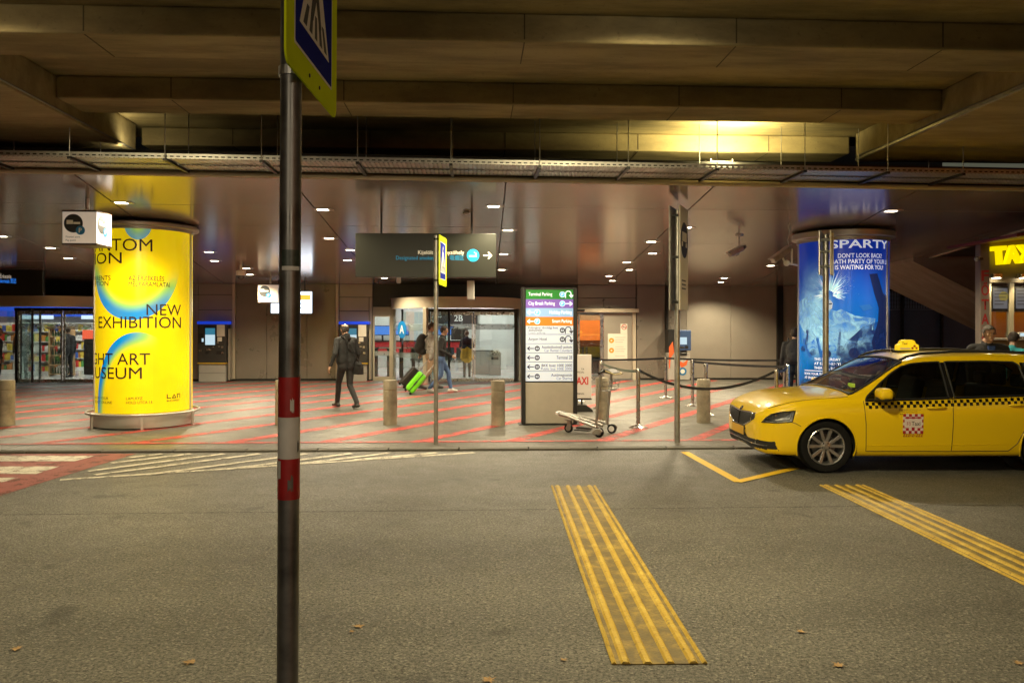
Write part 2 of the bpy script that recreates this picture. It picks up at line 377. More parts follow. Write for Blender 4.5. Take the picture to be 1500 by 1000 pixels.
# ================================================================== overpass above the road
KS = 0.765                                            # scale of the deck along the lines of sight
ZB, ZG, ZD = HC+3.3*KS, HC+3.1*KS, HC+3.63*KS
XL = atD(97, 172, 11.78*KS).x; XR = atD(1400, 173, 11.78*KS).x
ov = thing('overpass', 'brown concrete overpass deck with cross beams and wide girders above the road', 'overpass', (0, 8, 0))
def obx(name, x0, x1, y0, y1, z0, z1, mat, bev=0.0):
    return MB().box(x0, x1, y0-8, y1-8, z0, z1).build(name, mat, ov, bevel=bev)
YE = atD(192, 223, 14.1*KS).y; YC = 14.75*KS; BW, BS = 0.61, 2.65*KS
obx('deck_slab', -36, 36, -9, YC+0.62, ZD, ZD+0.5, M_CONC)
for k in range(-6, 3):
    yb = [9.18*KS, 11.78*KS, YC][k] if k >= 0 else 9.18*KS + BS*k
    for xa, xb in ((XL-3.6-13, XL-3.6), (XL, XR), (XR+3.6, XR+3.6+13)):
        obx('beam', xa+0.002, xb-0.002, yb, yb+BW, ZB, ZD-0.002, M_CONC, 0.02)
for xa, xb in ((XL-3.6, XL), (XR, XR+3.6)):
    obx('girder', xa, xb, -8.6, YE+0.1, ZG, ZD-0.002, M_GIRD, 0.02)
M_CABLE = pm('grey_cable', (0.2, 0.19, 0.17), 0.5, 0, 0.1)
MB().tube([(XR-0.03, y-8, ZG+0.05+0.012*math.sin(y*3)) for y in np.linspace(2, YE, 30)], 0.013).build('cable', M_CABLE, ov, 40)
MB().box(XR-0.05, XR-0.005, 2-8, YE-8, ZG+0.0, ZG+0.03).build('conduit', M_GALV, ov)
MB().tube([(XL+0.02, y-8, ZG+0.03) for y in np.linspace(2, YE, 12)], 0.012).build('cable', M_CABLE, ov, 40)
# board marks of the formwork on the beam faces and soffits
M_JOINT = pm('formwork_joint', (0.10, 0.08, 0.045), 0.8, 0, 0.2)
for yb in (9.18*KS, 11.78*KS, YC):
    for x in np.arange(XL+1.25, XR, 1.9):
        MB().box(x-0.006, x+0.006, yb-8-0.003, yb-8-0.0005, ZB+0.02, ZD-0.01).build('formwork_joint', M_JOINT, ov)
        MB().box(x-0.006, x+0.006, yb-8+0.02, yb-8+BW-0.02, ZB-0.003, ZB-0.0005).build('formwork_joint', M_JOINT, ov)
# ================================================================== terminal canopy: sloping satin metal ceiling
CS = 0.035; CB = zpx((0, YW, 0), 417)                 # slope, height where it meets the wall
def zc(y): return CB + CS*(YW - y)
def onC(px, py):
    d = ray(px, py); t = (CB + CS*YW - HC) / (d.z + CS*d.y); return _CO + d*t
e0, e1 = onC(0, 254), onC(1500, 281)
def yfront(x): return e0.y + (e1.y-e0.y)*(x-e0.x)/(e1.x-e0.x)
can = thing('canopy', 'sloping canopy of glossy brown metal ceiling panels in front of the terminal', 'canopy', (0, 20, 0))
ys = [onC(750, q).y for q in (304, 333, 355, 372)]
while ys[-1] < YW-2.6: ys.append(ys[-1]+(ys[3]-ys[2]))
ys = ys + [YW]
# panel seams fan out slightly: each is a line through two points seen on the ceiling
sm_ = [(onC(*a), onC(*b)) for a, b in (((112,258),(185,311)), ((439,279),(512,366)), ((741,266),(728,400)), ((1047,272),(905,403)), ((1349,276),(1268,322)))]
sl_ = [((b.x-a.x)/(b.y-a.y), a.x, a.y) for a, b in sm_]
sl_ = [(sl_[0][0], sl_[0][1]-k*2.75, sl_[0][2]) for k in (3, 2, 1)] + sl_ + [(sl_[-1][0], sl_[-1][1]+k*2.75, sl_[-1][2]) for k in (1, 2)]
def seam(i, y): k, x, y0 = sl_[i]; return x+k*(y-y0)
r0, r1 = onC(1300, 396), onC(1500, 336)
def xright(y): return r1.x + (r0.x-r1.x)*(y-r1.y)/(r0.y-r1.y)
XC0, XC1 = -19.0, 14.0
for i in range(len(sl_)-1):
    for j in range(len(ys)):
        yb = ys[j]-0.009
        ya_l, ya_r = (yfront(seam(i, 10.5)), yfront(seam(i+1, 10.5))) if j == 0 else (ys[j-1]+0.009,)*2
        q = [[seam(i, ya_l)+0.011, ya_l], [seam(i+1, ya_r)-0.011, ya_r], [seam(i+1, yb)-0.011, yb], [seam(i, yb)+0.011, yb]]
        for p in q: p[0] = min(p[0], xright(p[1]))
        if q[1][0]-q[0][0] < 0.1 or q[2][0]-q[3][0] < 0.0:
            if q[1][0]-q[0][0] < 0.1: continue
        j0, j1 = random.uniform(-0.002, 0.002), random.uniform(-0.002, 0.002)
        v = [(p[0], p[1]-20, zc(p[1]) + (j0 if n in (0, 3) else j1)) for n, p in enumerate(q)]
        MB().add(v + [(p[0], p[1], p[2]+0.025) for p in v], [(3,2,1,0),(4,5,6,7),(0,1,5,4),(1,2,6,5),(2,3,7,6),(3,0,4,7)]).build('ceiling_panel', M_CEIL, can)
xs = [XC0]
bk = [(xs[0], yfront(xs[0])), (XC1, yfront(XC1)), (xright(YW), YW), (xs[0], YW)]
v = [(x, y-20, zc(y)+0.04) for x, y in bk]
MB().add(v+[(p[0], p[1], p[2]+0.3) for p in v], [(3,2,1,0),(4,5,6,7),(0,1,5,4),(1,2,6,5),(2,3,7,6),(3,0,4,7)]).build('ceiling_backing', M_DARK, can)
MB().tube([(x, yfront(x)-20-0.03, zc(yfront(x))+0.035) for x in (xs[0], XC1)], 0.036, 14).build('edge_tube', M_CREAM, can, 40)
pr = [(xright(y)+0.02, y-20, zc(y)+0.03) for y in (r1.y-2.0, YW)]
MB().tube(pr, 0.05, 12).build('edge_trim', M_CREAM, can, 40)
# dark upper wall of the terminal above the canopy
# ---- cable trays
tr = thing('cable_tray', 'perforated steel cable trays hanging along the canopy edge under the overpass', 'cable tray', (0, 13, 0))
ZT = HC + 2.03
tl, trr = atD(0, 238, 1), atD(1500, 250, 1)
def ytray(x):
    return yfront(x) - 0.80
X0T, X1T = -10.5, 10.5
def trayrun(off, w):
    mb = MB(); mb2 = MB()
    for s in (0, w):
        a = (X0T, ytray(X0T)+off+s-13); b = (X1T, ytray(X1T)+off+s-13)
        n = Vector((b[0]-a[0], b[1]-a[1])).normalized(); q = Vector((-n.y, n.x))*0.002
        for z0, z1 in ((0, 0.018), (0.034, 0.06)):
            mb.add([(a[0]-q.x,a[1]-q.y,ZT+z0),(b[0]-q.x,b[1]-q.y,ZT+z0),(b[0]+q.x,b[1]+q.y,ZT+z0),(a[0]+q.x,a[1]+q.y,ZT+z0),
                    (a[0]-q.x,a[1]-q.y,ZT+z1),(b[0]-q.x,b[1]-q.y,ZT+z1),(b[0]+q.x,b[1]+q.y,ZT+z1),(a[0]+q.x,a[1]+q.y,ZT+z1)], [(0,3,2,1),(4,5,6,7),(0,1,5,4),(1,2,6,5),(2,3,7,6),(3,0,4,7)])
        xx = X0T
        while xx < X1T:
            y = ytray(xx)+off+s-13; mb.box(xx, xx+0.03, y-0.002, y+0.002, ZT+0.018, ZT+0.034); xx += 0.075
    mb.build('side_rail', M_GALV, tr)
    xx = X0T
    while xx < X1T:
        y = ytray(xx)+off-13
        for q in range(5):
            mb2.box(xx, xx+0.034, y+w*(q/5)+0.004, y+w*((q+0.62)/5), ZT, ZT+0.003)
        for q in range(4): mb2.box(xx, xx+0.055, y+w*((q+0.62)/5), y+w*((q+1)/5)+0.004, ZT+0.0005, ZT+0.0025)
        xx += 0.055
    o = mb2.build('perforated_bed', M_GALV, tr); o['kind'] = 'stuff'
trayrun(0.0, 0.33); trayrun(0.4, 0.33)
for px in (10, 134, 262, 394, 528, 661, 790, 921, 1055, 1190, 1320, 1440):
    x = atD(px, 240, 10.0).x; y = ytray(x)-13
    MB().box(x-0.02, x+0.02, y-0.05, y+0.78, ZT-0.035, ZT-0.004).build('cross_bar', M_DARK, tr)
    MB().cyl((x, y-0.03, ZT-0.04), (x, y-0.03, ZD), 0.006, n=8).build('hanger_rod', M_GALV, tr)
    MB().cyl((x, y+0.76, ZT-0.04), (x, y+0.76, ZD), 0.006, n=8).build('hanger_rod', M_GALV, tr)
# ================================================================== terminal building
def wx(px): return atY(px, 500, YW).x
def wz(py, px=750): return zpx((wx(px), YW, 0), py)
tb = thing('terminal_building', 'terminal front clad in beige and brown metal panels with glazed entrances', 'building', (0, YW, 0))
def wallpanel(px0, px1, py0, py1, mat, proud=0.0, gap=0.008):
    x0, x1 = wx(px0)+gap, wx(px1)-gap; z1, z0 = wz(py0)-gap, (wz(py1)+gap if py1 < 555 else PV+0.06)
    MB().box(x0, x1, -0.05-proud, 0.0, z0, z1).build('wall_panel', mat, tb, bevel=0.006)
def backing(px0, px1, z0=0.0, z1=None):
    MB().box(wx(px0), wx(px1), 0.012, 0.2, z0, (CB+0.5) if z1 is None else z1).build('wall_core', M_DARK, tb)
TOPY = 417
backing(-330, -70); backing(268, 546.5); backing(790, 846); backing(931, 1420)
for a, b in ((-330,-260), (-260,-165), (-165,-70)): wallpanel(a, b, TOPY, 557, M_WALL)
for a, b in ((291, 341),):
    wallpanel(a, b, TOPY, 433, M_WALL); wallpanel(a, b, 433, 455, M_WALL); wallpanel(a, b, 455, 557, M_WALL)
wallpanel(268, 291, TOPY, 433, M_WALL); wallpanel(268, 291, 433, 557, M_WALL)
wallpanel(341, 346, TOPY, 557, M_CREAM, 0.05)
for a, b in ((346, 391), (391, 450), (450, 492)): wallpanel(a, b, TOPY, 557, M_WALLD, -0.02, 0.004)
wallpanel(492, 497, TOPY, 557, M_CREAM, 0.05)
wallpanel(497, 546, TOPY, 436, M_WALL); wallpanel(497, 541, 436, 456, M_WALL); wallpanel(497, 541, 456, 557, M_WALL); wallpanel(541, 546, 436, 557, M_WALL)
for a, b in ((792, 818), (818, 845)): wallpanel(a, b, 436, 557, M_WALL)
wallpanel(932, 974, TOPY, 557, M_WALLD); wallpanel(974, 978, TOPY, 557, M_DARK, 0.1); wallpanel(978, 1005, TOPY, 557, M_WALLD)
for a, b in ((1005, 1070), (1070, 1137)): wallpanel(a, b, TOPY, 557, M_WALL, -0.01, 0.004)
wallpanel(1137, 1146, TOPY, 557, M_DARK, 0.06)
for a, b in ((1146, 1215), (1215, 1300)): wallpanel(a, b, TOPY, 557, M_WALL, -0.01, 0.004)
wallpanel(1300, 1306, TOPY, 557, M_CREAM, 0.05)
for a, b, c in ((-330,268,6), (268,573,5), (790,846,1), (931,1300,6)):   # plinth boards
    for i in range(c):
        xa, xb = wx(a)+(wx(b)-wx(a))*i/c, wx(a)+(wx(b)-wx(a))*(i+1)/c
        MB().box(xa+0.003, xb-0.003, -0.03, 0.01, PV, PV+0.055).build('plinth', M_DARK, tb)
# dark bulkhead over the doors
for a, b in ((-70, 268), (546.5, 790), (846, 931)):
    MB().box(wx(a), wx(b), 0.0, 0.2, wz(450), CB+0.5).build('bulkhead', M_DARK, tb)
for a, b in ((846, 884), (884, 931)): wallpanel(a, b, 436, 451.5, M_WALLD)
wallpanel(846, 931, TOPY, 436, M_WALLD)
MB().box(wx(843), wx(934), -0.22, -0.052, wz(457.3), wz(451.8)).build('door_header', M_CREAM, tb, bevel=0.01)
MB().box(wx(843), wx(855), -0.26, -0.222, wz(456), wz(453)).build('door_sensor', M_BLACK, tb, bevel=0.01)
# dark upper storey behind the overpass
MB().box(-40, 8.0, (YE+2.2)-YW, (YE+2.4)-YW, zc(YE+2.2)+0.4, 9).build('upper_wall', M_DARK, tb)
# ---- interior shell
M_FLOOR = pm('polished_floor', (0.5, 0.49, 0.47), 0.22, 0, 0.06, 1.5)
M_IWALL = pm('interior_wall', (0.62, 0.62, 0.6), 0.6, 0, 0.04, 1)
M_BLUE = pm('blue_fascia', (0.02, 0.08, 0.5), 0.4, 0, 0.05, emit=(0.03, 0.12, 0.8), estr=0.35)
M_KGREY = pm('grey_steel_sheet', (0.36,0.35,0.33), 0.45, 0.2, 0.03, 2)
M_REDC = pm('red_counter', (0.55, 0.03, 0.035), 0.4, 0, 0.05)
M_TUBE = emat('lamp_panel_white', (1.0, 0.95, 0.88), 48.0)
XI0, XI1, YI = wx(-330), wx(1000), 10.5
MB().box(XI0, XI1, 0.205, YI, PV-0.05, PV+0.003).build('hall_floor', M_FLOOR, tb)
MB().box(XI0, XI1, 0.205, YI, CB+0.5, CB+0.6).build('hall_ceiling', M_IWALL, tb)
MB().box(XI0, XI1, YI, YI+0.1, PV, CB+0.5).build('hall_back_wall', M_IWALL, tb)
for x in (XI0, wx(318), wx(842), XI1): MB().box(x-0.05, x+0.05, 0.21, YI-0.002, PV+0.004, CB+0.498).build('hall_partition', M_IWALL, tb)
li = 0
for x in np.linspace(wx(-40), wx(240), 4):
    for y in (1.6, 4.5):
        li += 1; o = MB().box(-0.6, 0.6, -0.15, 0.15, -0.03, 0).build('ceiling_lamp', M_TUBE, loc=(x, YW+y, CB+0.499)); tag(o, 'white lamp panel in the shop ceiling, %s from the left in the %s row' % (('first','second','third','fourth')[(li-1)//2], ('front','rear')[(li-1)%2]), 'ceiling lamp', 'shop ceiling lamps')
for ix, x in enumerate(np.linspace(wx(520), wx(790), 4)):
    for y in (2.0, 5.2, 8.4):
        o = MB().box(-0.6, 0.6, -0.15, 0.15, -0.03, 0).build('ceiling_lamp', M_TUBE, loc=(x, YW+y, CB+0.499)); tag(o, 'white lamp panel in the hall ceiling, %s from the left in the %s row' % (('first','second','third','fourth')[ix], {2.0:'front',5.2:'middle',8.4:'rear'}[y]), 'ceiling lamp', 'hall ceiling lamps')
for sdn, x in (('left', wx(865)), ('right', wx(915))):
    o = MB().box(-0.5, 0.5, -0.15, 0.15, -0.03, 0).build('ceiling_lamp', M_TUBE, loc=(x, YW+2.6, CB+0.499)); tag(o, sdn + ' white lamp panel in the ceiling behind the sliding door', 'ceiling lamp', 'lamps behind the sliding door')
# ---- revolving doors
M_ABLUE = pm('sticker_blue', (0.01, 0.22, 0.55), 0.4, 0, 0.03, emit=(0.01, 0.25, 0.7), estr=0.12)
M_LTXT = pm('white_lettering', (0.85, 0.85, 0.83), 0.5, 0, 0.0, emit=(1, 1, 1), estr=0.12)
RD = (wx(765)-wx(573))/2
zb1, zb0 = HC+45/FPX*24.4, HC+29/FPX*24.4
def revolving(cx, label):
    t = thing('revolving_door', label, 'revolving door', (cx, YW+0.1, PV), 0, 'revolving doors of the terminal')
    h0, h1 = zb0-PV, zb1-PV
    MB().lathe([(RD-0.1, h0), (RD, h0), (RD, h1), (RD-0.1, h1), (RD-0.1, h0)], 40, R(180), R(360)).build('drum_band', M_CREAM, t, 40)
    MB().lathe([(0.02, h1-0.03), (RD-0.1, h1-0.03), (RD-0.1, h1-0.06), (0.02, h1-0.06)], 40, R(180), R(360)).build('drum_roof', M_DARK, t)
    MB().lathe([(0.05, 0.004), (RD+0.05, 0.004), (RD+0.05, 0.0)], 40, R(180), R(360)).build('floor_mat', pm('door_mat', (0.035,0.034,0.032), 0.8, 0, 0.2, 30), t)
    MB().box(-RD-0.06, RD+0.06, -0.1, 0.0, h1+0.003, h1+0.02).build('cap_strip', M_CREAM, t)
    a_open0, a_open1 = R(244), R(336)
    for a, b in ((R(181), a_open0), (a_open1, R(359))):
        g = MB().lathe([(RD-0.05, 0.06), (RD-0.05, h0)], 14, a, b).build('curved_pane', M_GLASS, t, 60)
        MB().lathe([(RD-0.053, 0.78), (RD-0.053, 0.95)], 14, a, b).build('frosted_band', M_FROST, g, 60)
        MB().lathe([(RD-0.053, 1.62), (RD-0.053, 1.84)], 14, a, b).build('frosted_band', M_FROST, g, 60)
        MB().lathe([(RD-0.08, 0), (RD-0.02, 0), (RD-0.02, 0.06), (RD-0.08, 0.06), (RD-0.08, 0)], 14, a, b).build('bottom_rail', M_STEEL, t)
    for a, mt, w in ((R(180), M_CREAM, 0.09), (R(360), M_CREAM, 0.09), (a_open0, M_CREAM, 0.07), (a_open1, M_DARK, 0.06)):
        x, y = (RD-0.05)*math.cos(a), (RD-0.05)*math.sin(a)
        MB().box(-w, w, -0.06, 0.06, 0, h0, Matrix.Translation((x, y, 0)) @ Matrix.Rotation(a, 4, 'Z')).build('post', mt, t, bevel=0.008)
    # the flat inner leaves
    y = -0.75; xa, xb = RD*math.cos(a_open0)+0.12, RD*math.cos(a_open1)-0.05; xm = (xa+xb)/2
    for l, r in ((xa, xm-0.02), (xm+0.02, xb)):
        lf = MB().box(l+0.04, r-0.04, y-0.006, y+0.006, 0.1, h0-0.14).build('leaf_pane', M_GLASS, t)
        MB().box(l+0.04, r-0.04, y-0.01, y-0.0065, 1.66, 1.84).build('frosted_band', M_FROST, lf)
        fr = MB()
        fr.box(l, l+0.04, y-0.03, y+0.03, 0.0, h0-0.1); fr.box(r-0.04, r, y-0.03, y+0.03, 0.0, h0-0.1)
        fr.box(l+0.041, r-0.041, y-0.03, y+0.03, 0.0, 0.1); fr.box(l+0.041, r-0.041, y-0.03, y+0.03, h0-0.2, h0-0.1)
        fr.build('leaf_frame', M_STEEL, lf)
    MB().box(xa-0.1, xb+0.05, y-0.05, y+0.05, h0-0.098, h0-0.002).build('leaf_header', M_DARK, t)
    for k, xx in enumerate((xa-0.05, xb+0.03)): MB().box(xx-0.03, xx+0.03, y-0.05, y+0.05, 0, h0-0.1).build('dark_stile', M_DARK, t)
    # turning wings seen through the glass
    MB().cyl((-0.9, -0.5, 0), (-0.9, -0.5, h0), 0.05).build('wing_shaft', M_DARK, t, 40)
    for ang in (200, 320, 80):
        M_ = Matrix.Translation((-0.9, -0.5, 0)) @ Matrix.Rotation(R(ang), 4, 'Z')
        w = MB().box(0.06, 0.85, -0.005, 0.005, 0.1, h0-0.1, M_).build('wing_pane', M_GLASS, t)
        MB().box(0.85, 0.9, -0.025, 0.025, 0.02, h0-0.02, M_).build('wing_stile', M_DARK, w)
    # round blue sticker with letter A
    a = R(217); rr = RD-0.03
    M_ = Matrix.Translation((rr*math.cos(a), rr*math.sin(a), 1.66)) @ Matrix.Rotation(a+R(90), 4, 'Z') @ Matrix.Rotation(R(90), 4, 'X')
    st = MB().prism([(0.25*math.cos(i*math.pi/16), 0.27*math.sin(i*math.pi/16)) for i in range(32)], 0, 0.006, M_).build('round_sticker', M_ABLUE, t)
    lettering('A', M_LTXT, t, M_ @ Matrix.Translation((0, -0.13, 0.009)), height=0.27, align='C', bold=0.015)
    return t
revolving((wx(573)+wx(765))/2, 'middle revolving door with round blue letter sticker behind the two travellers')
revolving((wx(573)+wx(765))/2 + wx(-14)-wx(573)-0.1, 'left revolving door leading into the shop, partly behind the yellow column')
# side lights
def sidelight(px0, px1, label):
    t = thing('side_window', label, 'window', ((wx(px0)+wx(px1))/2, YW, PV), 0)
    w = (wx(px1)-wx(px0))/2; h = wz(462)-PV
    p = MB().box(-w+0.05, w-0.05, -0.006, 0.006, 0.12, h-0.05).build('pane', M_GLASS, t)
    MB().box(-w+0.05, w-0.05, -0.011, -0.0065, 0.8, 0.96).build('frosted_band', M_FROST, p)
    for a, b, c, d in ((-w, -w+0.05, 0, h), (w-0.05, w, 0, h), (-w+0.051, w-0.051, 0, 0.12), (-w+0.051, w-0.051, h-0.05, h)):
        MB().box(a, b, -0.05, 0.05, c, d).build('frame', M_CREAM, t)
    MB().box(-w, w, -0.04, 0.04, h+0.002, wz(450)-PV).build('transom_panel', M_WALL, t)
sidelight(546.5, 573, 'narrow glazed side panel left of the middle revolving door')
sidelight(766, 792, 'narrow glazed side panel right of the middle revolving door')
sidelight(268-90, 268-60, 'narrow glazed side panel behind the yellow column')
# sliding door on the right
sd = thing('sliding_door', 'sliding entrance with one glass leaf and one closed beige leaf carrying notices', 'sliding door', (wx(846), YW, PV))
X_ = lambda px: wx(px)-wx(846)
Z_ = lambda py: wz(py)-PV
gp = MB().box(X_(849), X_(879), -0.03, -0.02, 0.12, Z_(459.5)).build('glass_leaf', M_GLASS, sd)
for a, b, c, d in ((846.2, 849, 0, 458), (879, 883.5, 0, 458)): MB().box(X_(a), X_(b), -0.06, 0.0, 0.0, Z_(d)).build('leaf_frame', M_STEEL, sd)
MB().box(X_(849), X_(879), -0.055, 0, 0, 0.12).build('leaf_rail', M_STEEL, sd)
MB().box(X_(884), X_(925.5), -0.05, 0.0, 0.03, Z_(458)).build('closed_leaf', M_WALL, sd, bevel=0.01)
MB().box(X_(926), X_(930.8), -0.08, 0.0, 0.0, Z_(457.5)).build('jamb', M_CREAM, sd)
M_PAPER = pm('paper', (0.72, 0.68, 0.58), 0.7, 0, 0.03)
M_ORNG = pm('orange_print', (0.75, 0.30, 0.02), 0.6, 0, 0.02)
M_INK = pm('black_ink', (0.02, 0.02, 0.022), 0.6, 0, 0.0)
M_RINK = pm('red_ink', (0.55, 0.02, 0.02), 0.5, 0, 0.0)
def disc(parent, name, M, r, mat, n=28, t=0.002, r_in=None):
    if r_in is None: return MB().prism([(r*math.cos(2*math.pi*i/n), r*math.sin(2*math.pi*i/n)) for i in range(n)], 0, t, M).build(name, mat, parent)
    return MB().lathe([(r_in, 0), (r, 0), (r, t), (r_in, t), (r_in, 0)], n, M=M).build(name, mat, parent)
nt_ = MB().box(X_(890), X_(918.5), -0.056, -0.051, Z_(529), Z_(488.5)).build('notice', M_PAPER, sd)
n2_ = MB().box(X_(908.5), X_(918.5), -0.056, -0.051, Z_(488.3), Z_(474)).build('notice', M_PAPER, sd)
for py in (498.5, 513): disc(nt_, 'orange_ring', facing((X_(895.3), -0.0565, Z_(py))), 0.085, M_ORNG, r_in=0.03)
for k in range(9):
    z = Z_(494+3.4*k); MB().box(X_(900.5), X_(916-(k*7 % 5)), -0.0585, -0.0565, z-0.007, z+0.007).build('print_line', pm('grey_print', (0.4,0.38,0.34), 0.7, 0, 0), nt_) if k not in (3, 7) else None
disc(n2_, 'no_smoking_ring', facing((X_(913.7), -0.0565, Z_(478.7))), 0.09, M_RINK, r_in=0.07)
MB().box(-0.075, 0.075, -0.008, 0.008, 0, 0.002, facing((X_(913.7), -0.057, Z_(478.7))) @ Matrix.Rotation(R(-40), 4, 'Z')).build('no_smoking_bar', M_RINK, n2_)
MB().box(-0.06, 0.06, -0.01, 0.01, 0, 0.001, facing((X_(913.7), -0.0568, Z_(478.9)))).build('cigarette', M_INK, n2_)
# ---- things inside the terminal
def ithing(name, label, cat, px, dy, group=None):
    p = atY(px, 500, YW+dy); return thing(name, label, cat, (p.x, YW+dy, PV+0.003), 0, group)
def goods_shelf(px, dy, w, label):
    t = ithing('shop_shelf', label, 'shelf', px, dy)
    MB().box(-w/2, w/2, 0, 0.4, 0, 0.1).build('base', M_WHITE, t); MB().box(-w/2, w/2, 0.36, 0.4, 0.1, 1.9).build('back_panel', M_WHITE, t)
    cols = [(0.6,0.05,0.04),(0.75,0.55,0.08),(0.1,0.3,0.08),(0.65,0.6,0.5),(0.05,0.12,0.45),(0.5,0.2,0.05),(0.8,0.75,0.7)]
    ms = [pm('pack_%s' % n, c, 0.45, 0, 0.05) for n, c in zip(('red','yellow','green','beige','blue','brown','white'), cols)]
    for k in range(5):
        z = 0.1+0.36*k
        MB().box(-w/2, w/2, 0.02, 0.36, z, z+0.025).build('board', M_WHITE, t)
        mb = MB(); xx = -w/2+0.03
        while xx < w/2-0.12:
            ww = random.uniform(0.07, 0.14); hh = random.uniform(0.16, 0.28); mb.k = random.randrange(7)
            mb.box(xx, xx+ww, 0.04, 0.2, z+0.026, z+0.026+hh); xx += ww+0.012
        g = mb.build('goods', ms, t); g['kind'] = 'stuff'
goods_shelf(41, 5.2, 1.9, 'white shop shelf with packaged goods left of the dark stile inside the shop')
goods_shelf(66, 3.4, 1.3, 'narrow shelf with bright packs in the middle of the shop')
goods_shelf(-10, 4.6, 1.8, 'shop shelf with goods at the left edge of the picture')
goods_shelf(120, 6.5, 2.2, 'shop shelf with goods beside the orange display behind the column')
sh = ithing('shop_fascia', 'blue illuminated shop fascia above the shelves', 'shop sign', 60, 7.0)
MB().box(-5.2, 5.2, 0, 0.12, 2.15, 2.75).build('board', M_BLUE, sh)
for xx in (-3.6, -0.8, 1.6): MB().box(xx, xx+1.3, -0.02, -0.002, 2.05, 2.2).build('lit_strip', emat('lit_strip_white', (0.7,0.8,1), 1.6), sh)
wr = ithing('wooden_rack', 'wooden display rack with bottles inside the shop', 'rack', 87, 2.6)
M_WOOD = pm('pale_wood', (0.42, 0.27, 0.13), 0.55, 0, 0.2, 5)
for x in (-0.38, 0.34): MB().box(x, x+0.04, 0, 0.35, 0, 1.75).build('side', M_WOOD, wr)
for k in range(6): MB().box(-0.34, 0.34, 0, 0.35, 0.05+k*0.33, 0.08+k*0.33).build('board', M_WOOD, wr)
mb = MB()
for k in range(5):
    for i in range(7): mb.cyl((-0.28+i*0.09, 0.12, 0.081+k*0.33), (-0.28+i*0.09, 0.12, 0.30+k*0.33), 0.033, 0.018, 8)
o = mb.build('goods', pm('bottle_green', (0.05,0.12,0.06), 0.2, 0, 0.1), wr); o['kind'] = 'stuff'
od = ithing('red_display', 'red illuminated display panel in the shop beside the yellow column', 'display', 135, 3.4)
MB().box(-0.35, 0.35, 0, 0.1, 1.3, 1.62).build('lit_panel', emat('red_lit', (1, 0.12, 0.05), 1.3), od); MB().box(-0.3, 0.3, 0.02, 0.08, 0, 1.298).build('stand', M_DARK, od)
# hall: counter, monitors, 2B sign, columns, bin
ct = ithing('service_counter', 'long service counter with red front band inside the hall', 'counter', 655, 8.4)
MB().box(-3.6, 1.6, 0, 0.7, 0.62, 1.1).build('red_band', M_REDC, ct); MB().box(-3.5, 1.5, 0.05, 0.7, 0, 0.618).build('lower_front', M_WHITE, ct); MB().box(-3.65, 1.65, -0.05, 0.75, 1.102, 1.16).build('worktop', M_DARK, ct)
M_SCRB = emat('monitor_blue', (0.08, 0.28, 0.9), 1.1)
for k, px in enumerate((560, 587, 652)):
    s = ithing('monitor', ('blue monitor above the counter left of the letter sticker', 'blue monitor above the counter seen through the curved glass', 'blue monitor above the counter right of the boy')[k], 'monitor', px, 8.2)
    s.location.z = PV+1.42
    MB().box(-0.33, 0.33, 0, 0.05, 0, 0.36).build('screen', M_SCRB, s); MB().box(-0.36, 0.36, 0.052, 0.09, -0.03, 0.39).build('housing', M_DARK, s); MB().box(-0.04, 0.04, 0.06, 0.09, -0.26, -0.032).build('stand', M_DARK, s)
dm = ithing('dark_monitor', 'switched off dark monitor above the red counter', 'monitor', 673, 8.1); dm.location.z = PV+1.2
MB().box(-0.36, 0.36, 0, 0.07, 0, 0.5).build('housing', M_DARK, dm, bevel=0.01)
s2 = ithing('terminal_sign', 'dark hanging sign reading 2B inside the hall', 'sign', 667, 4.4)
MB().box(-1.15, 0.85, 0, 0.1, 1.86, 2.3).build('panel', pm('sign_charcoal', (0.035,0.038,0.045), 0.5, 0, 0.05), s2)
lettering('2B', M_LTXT, s2, facing((0.12, -0.004, 1.97)), height=0.23, align='C', bold=0.01)
lettering('Terminal', M_LTXT, s2, facing((-0.95, -0.004, 2.1)), cap=0.085, align='L')
for x in (-0.9, 0.6): MB().cyl((x, 0.05, 2.3), (x, 0.05, 3.6), 0.012, n=8).build('hanger', M_DARK, s2)
for k, (px, dy, w) in enumerate(((703, 7.5, 0.5), (722, 6.6, 0.55), (560, 9.3, 0.4))):
    c = ithing('hall_column', ('white clad column in the hall right of the woman', 'white clad column behind the litter bin', 'white clad column behind the narrow side panel')[k], 'column', px, dy)
    for z in range(3): MB().box(-w, w, 0, 0.6, z*1.2+0.004, z*1.2+1.192).build('cladding_panel', M_IWALL, c, bevel=0.01)
ss = ithing('steel_locker', 'low stainless cabinet beside the litter bin inside the hall', 'cabinet', 707, 3.3)
MB().box(-0.36, 0.34, 0, 0.4, 0.0, 0.9).build('body', M_KGREY, ss, bevel=0.01); MB().box(-0.36, 0.34, -0.012, -0.001, 0.86, 0.885).build('edge', M_DARK, ss)
bn = ithing('litter_bin', 'stainless litter bin standing inside the hall behind the glass leaf', 'bin', 725, 2.7)
MB().box(-0.22, 0.22, 0, 0.4, 0, 0.74).build('body', M_KGREY, bn, bevel=0.02); MB().box(-0.25, 0.25, -0.03, 0.43, 0.742, 0.8).build('lid', M_STEEL, bn, bevel=0.015)
MB().box(-0.13, 0.13, -0.006, -0.001, 0.56, 0.66).build('slot', M_BLACK, bn); MB().prism([(-0.2,0),(0.2,0),(0.14,0.1),(-0.14,0.1)], 0, 0.3, Matrix.Translation((0,0.35,0.802)) @ Matrix.Rotation(R(90),4,'X')).build('hood', M_STEEL, bn)
st = ithing('bench_row', 'row of dark seats in the hall behind the woman', 'seats', 655, 6.3)
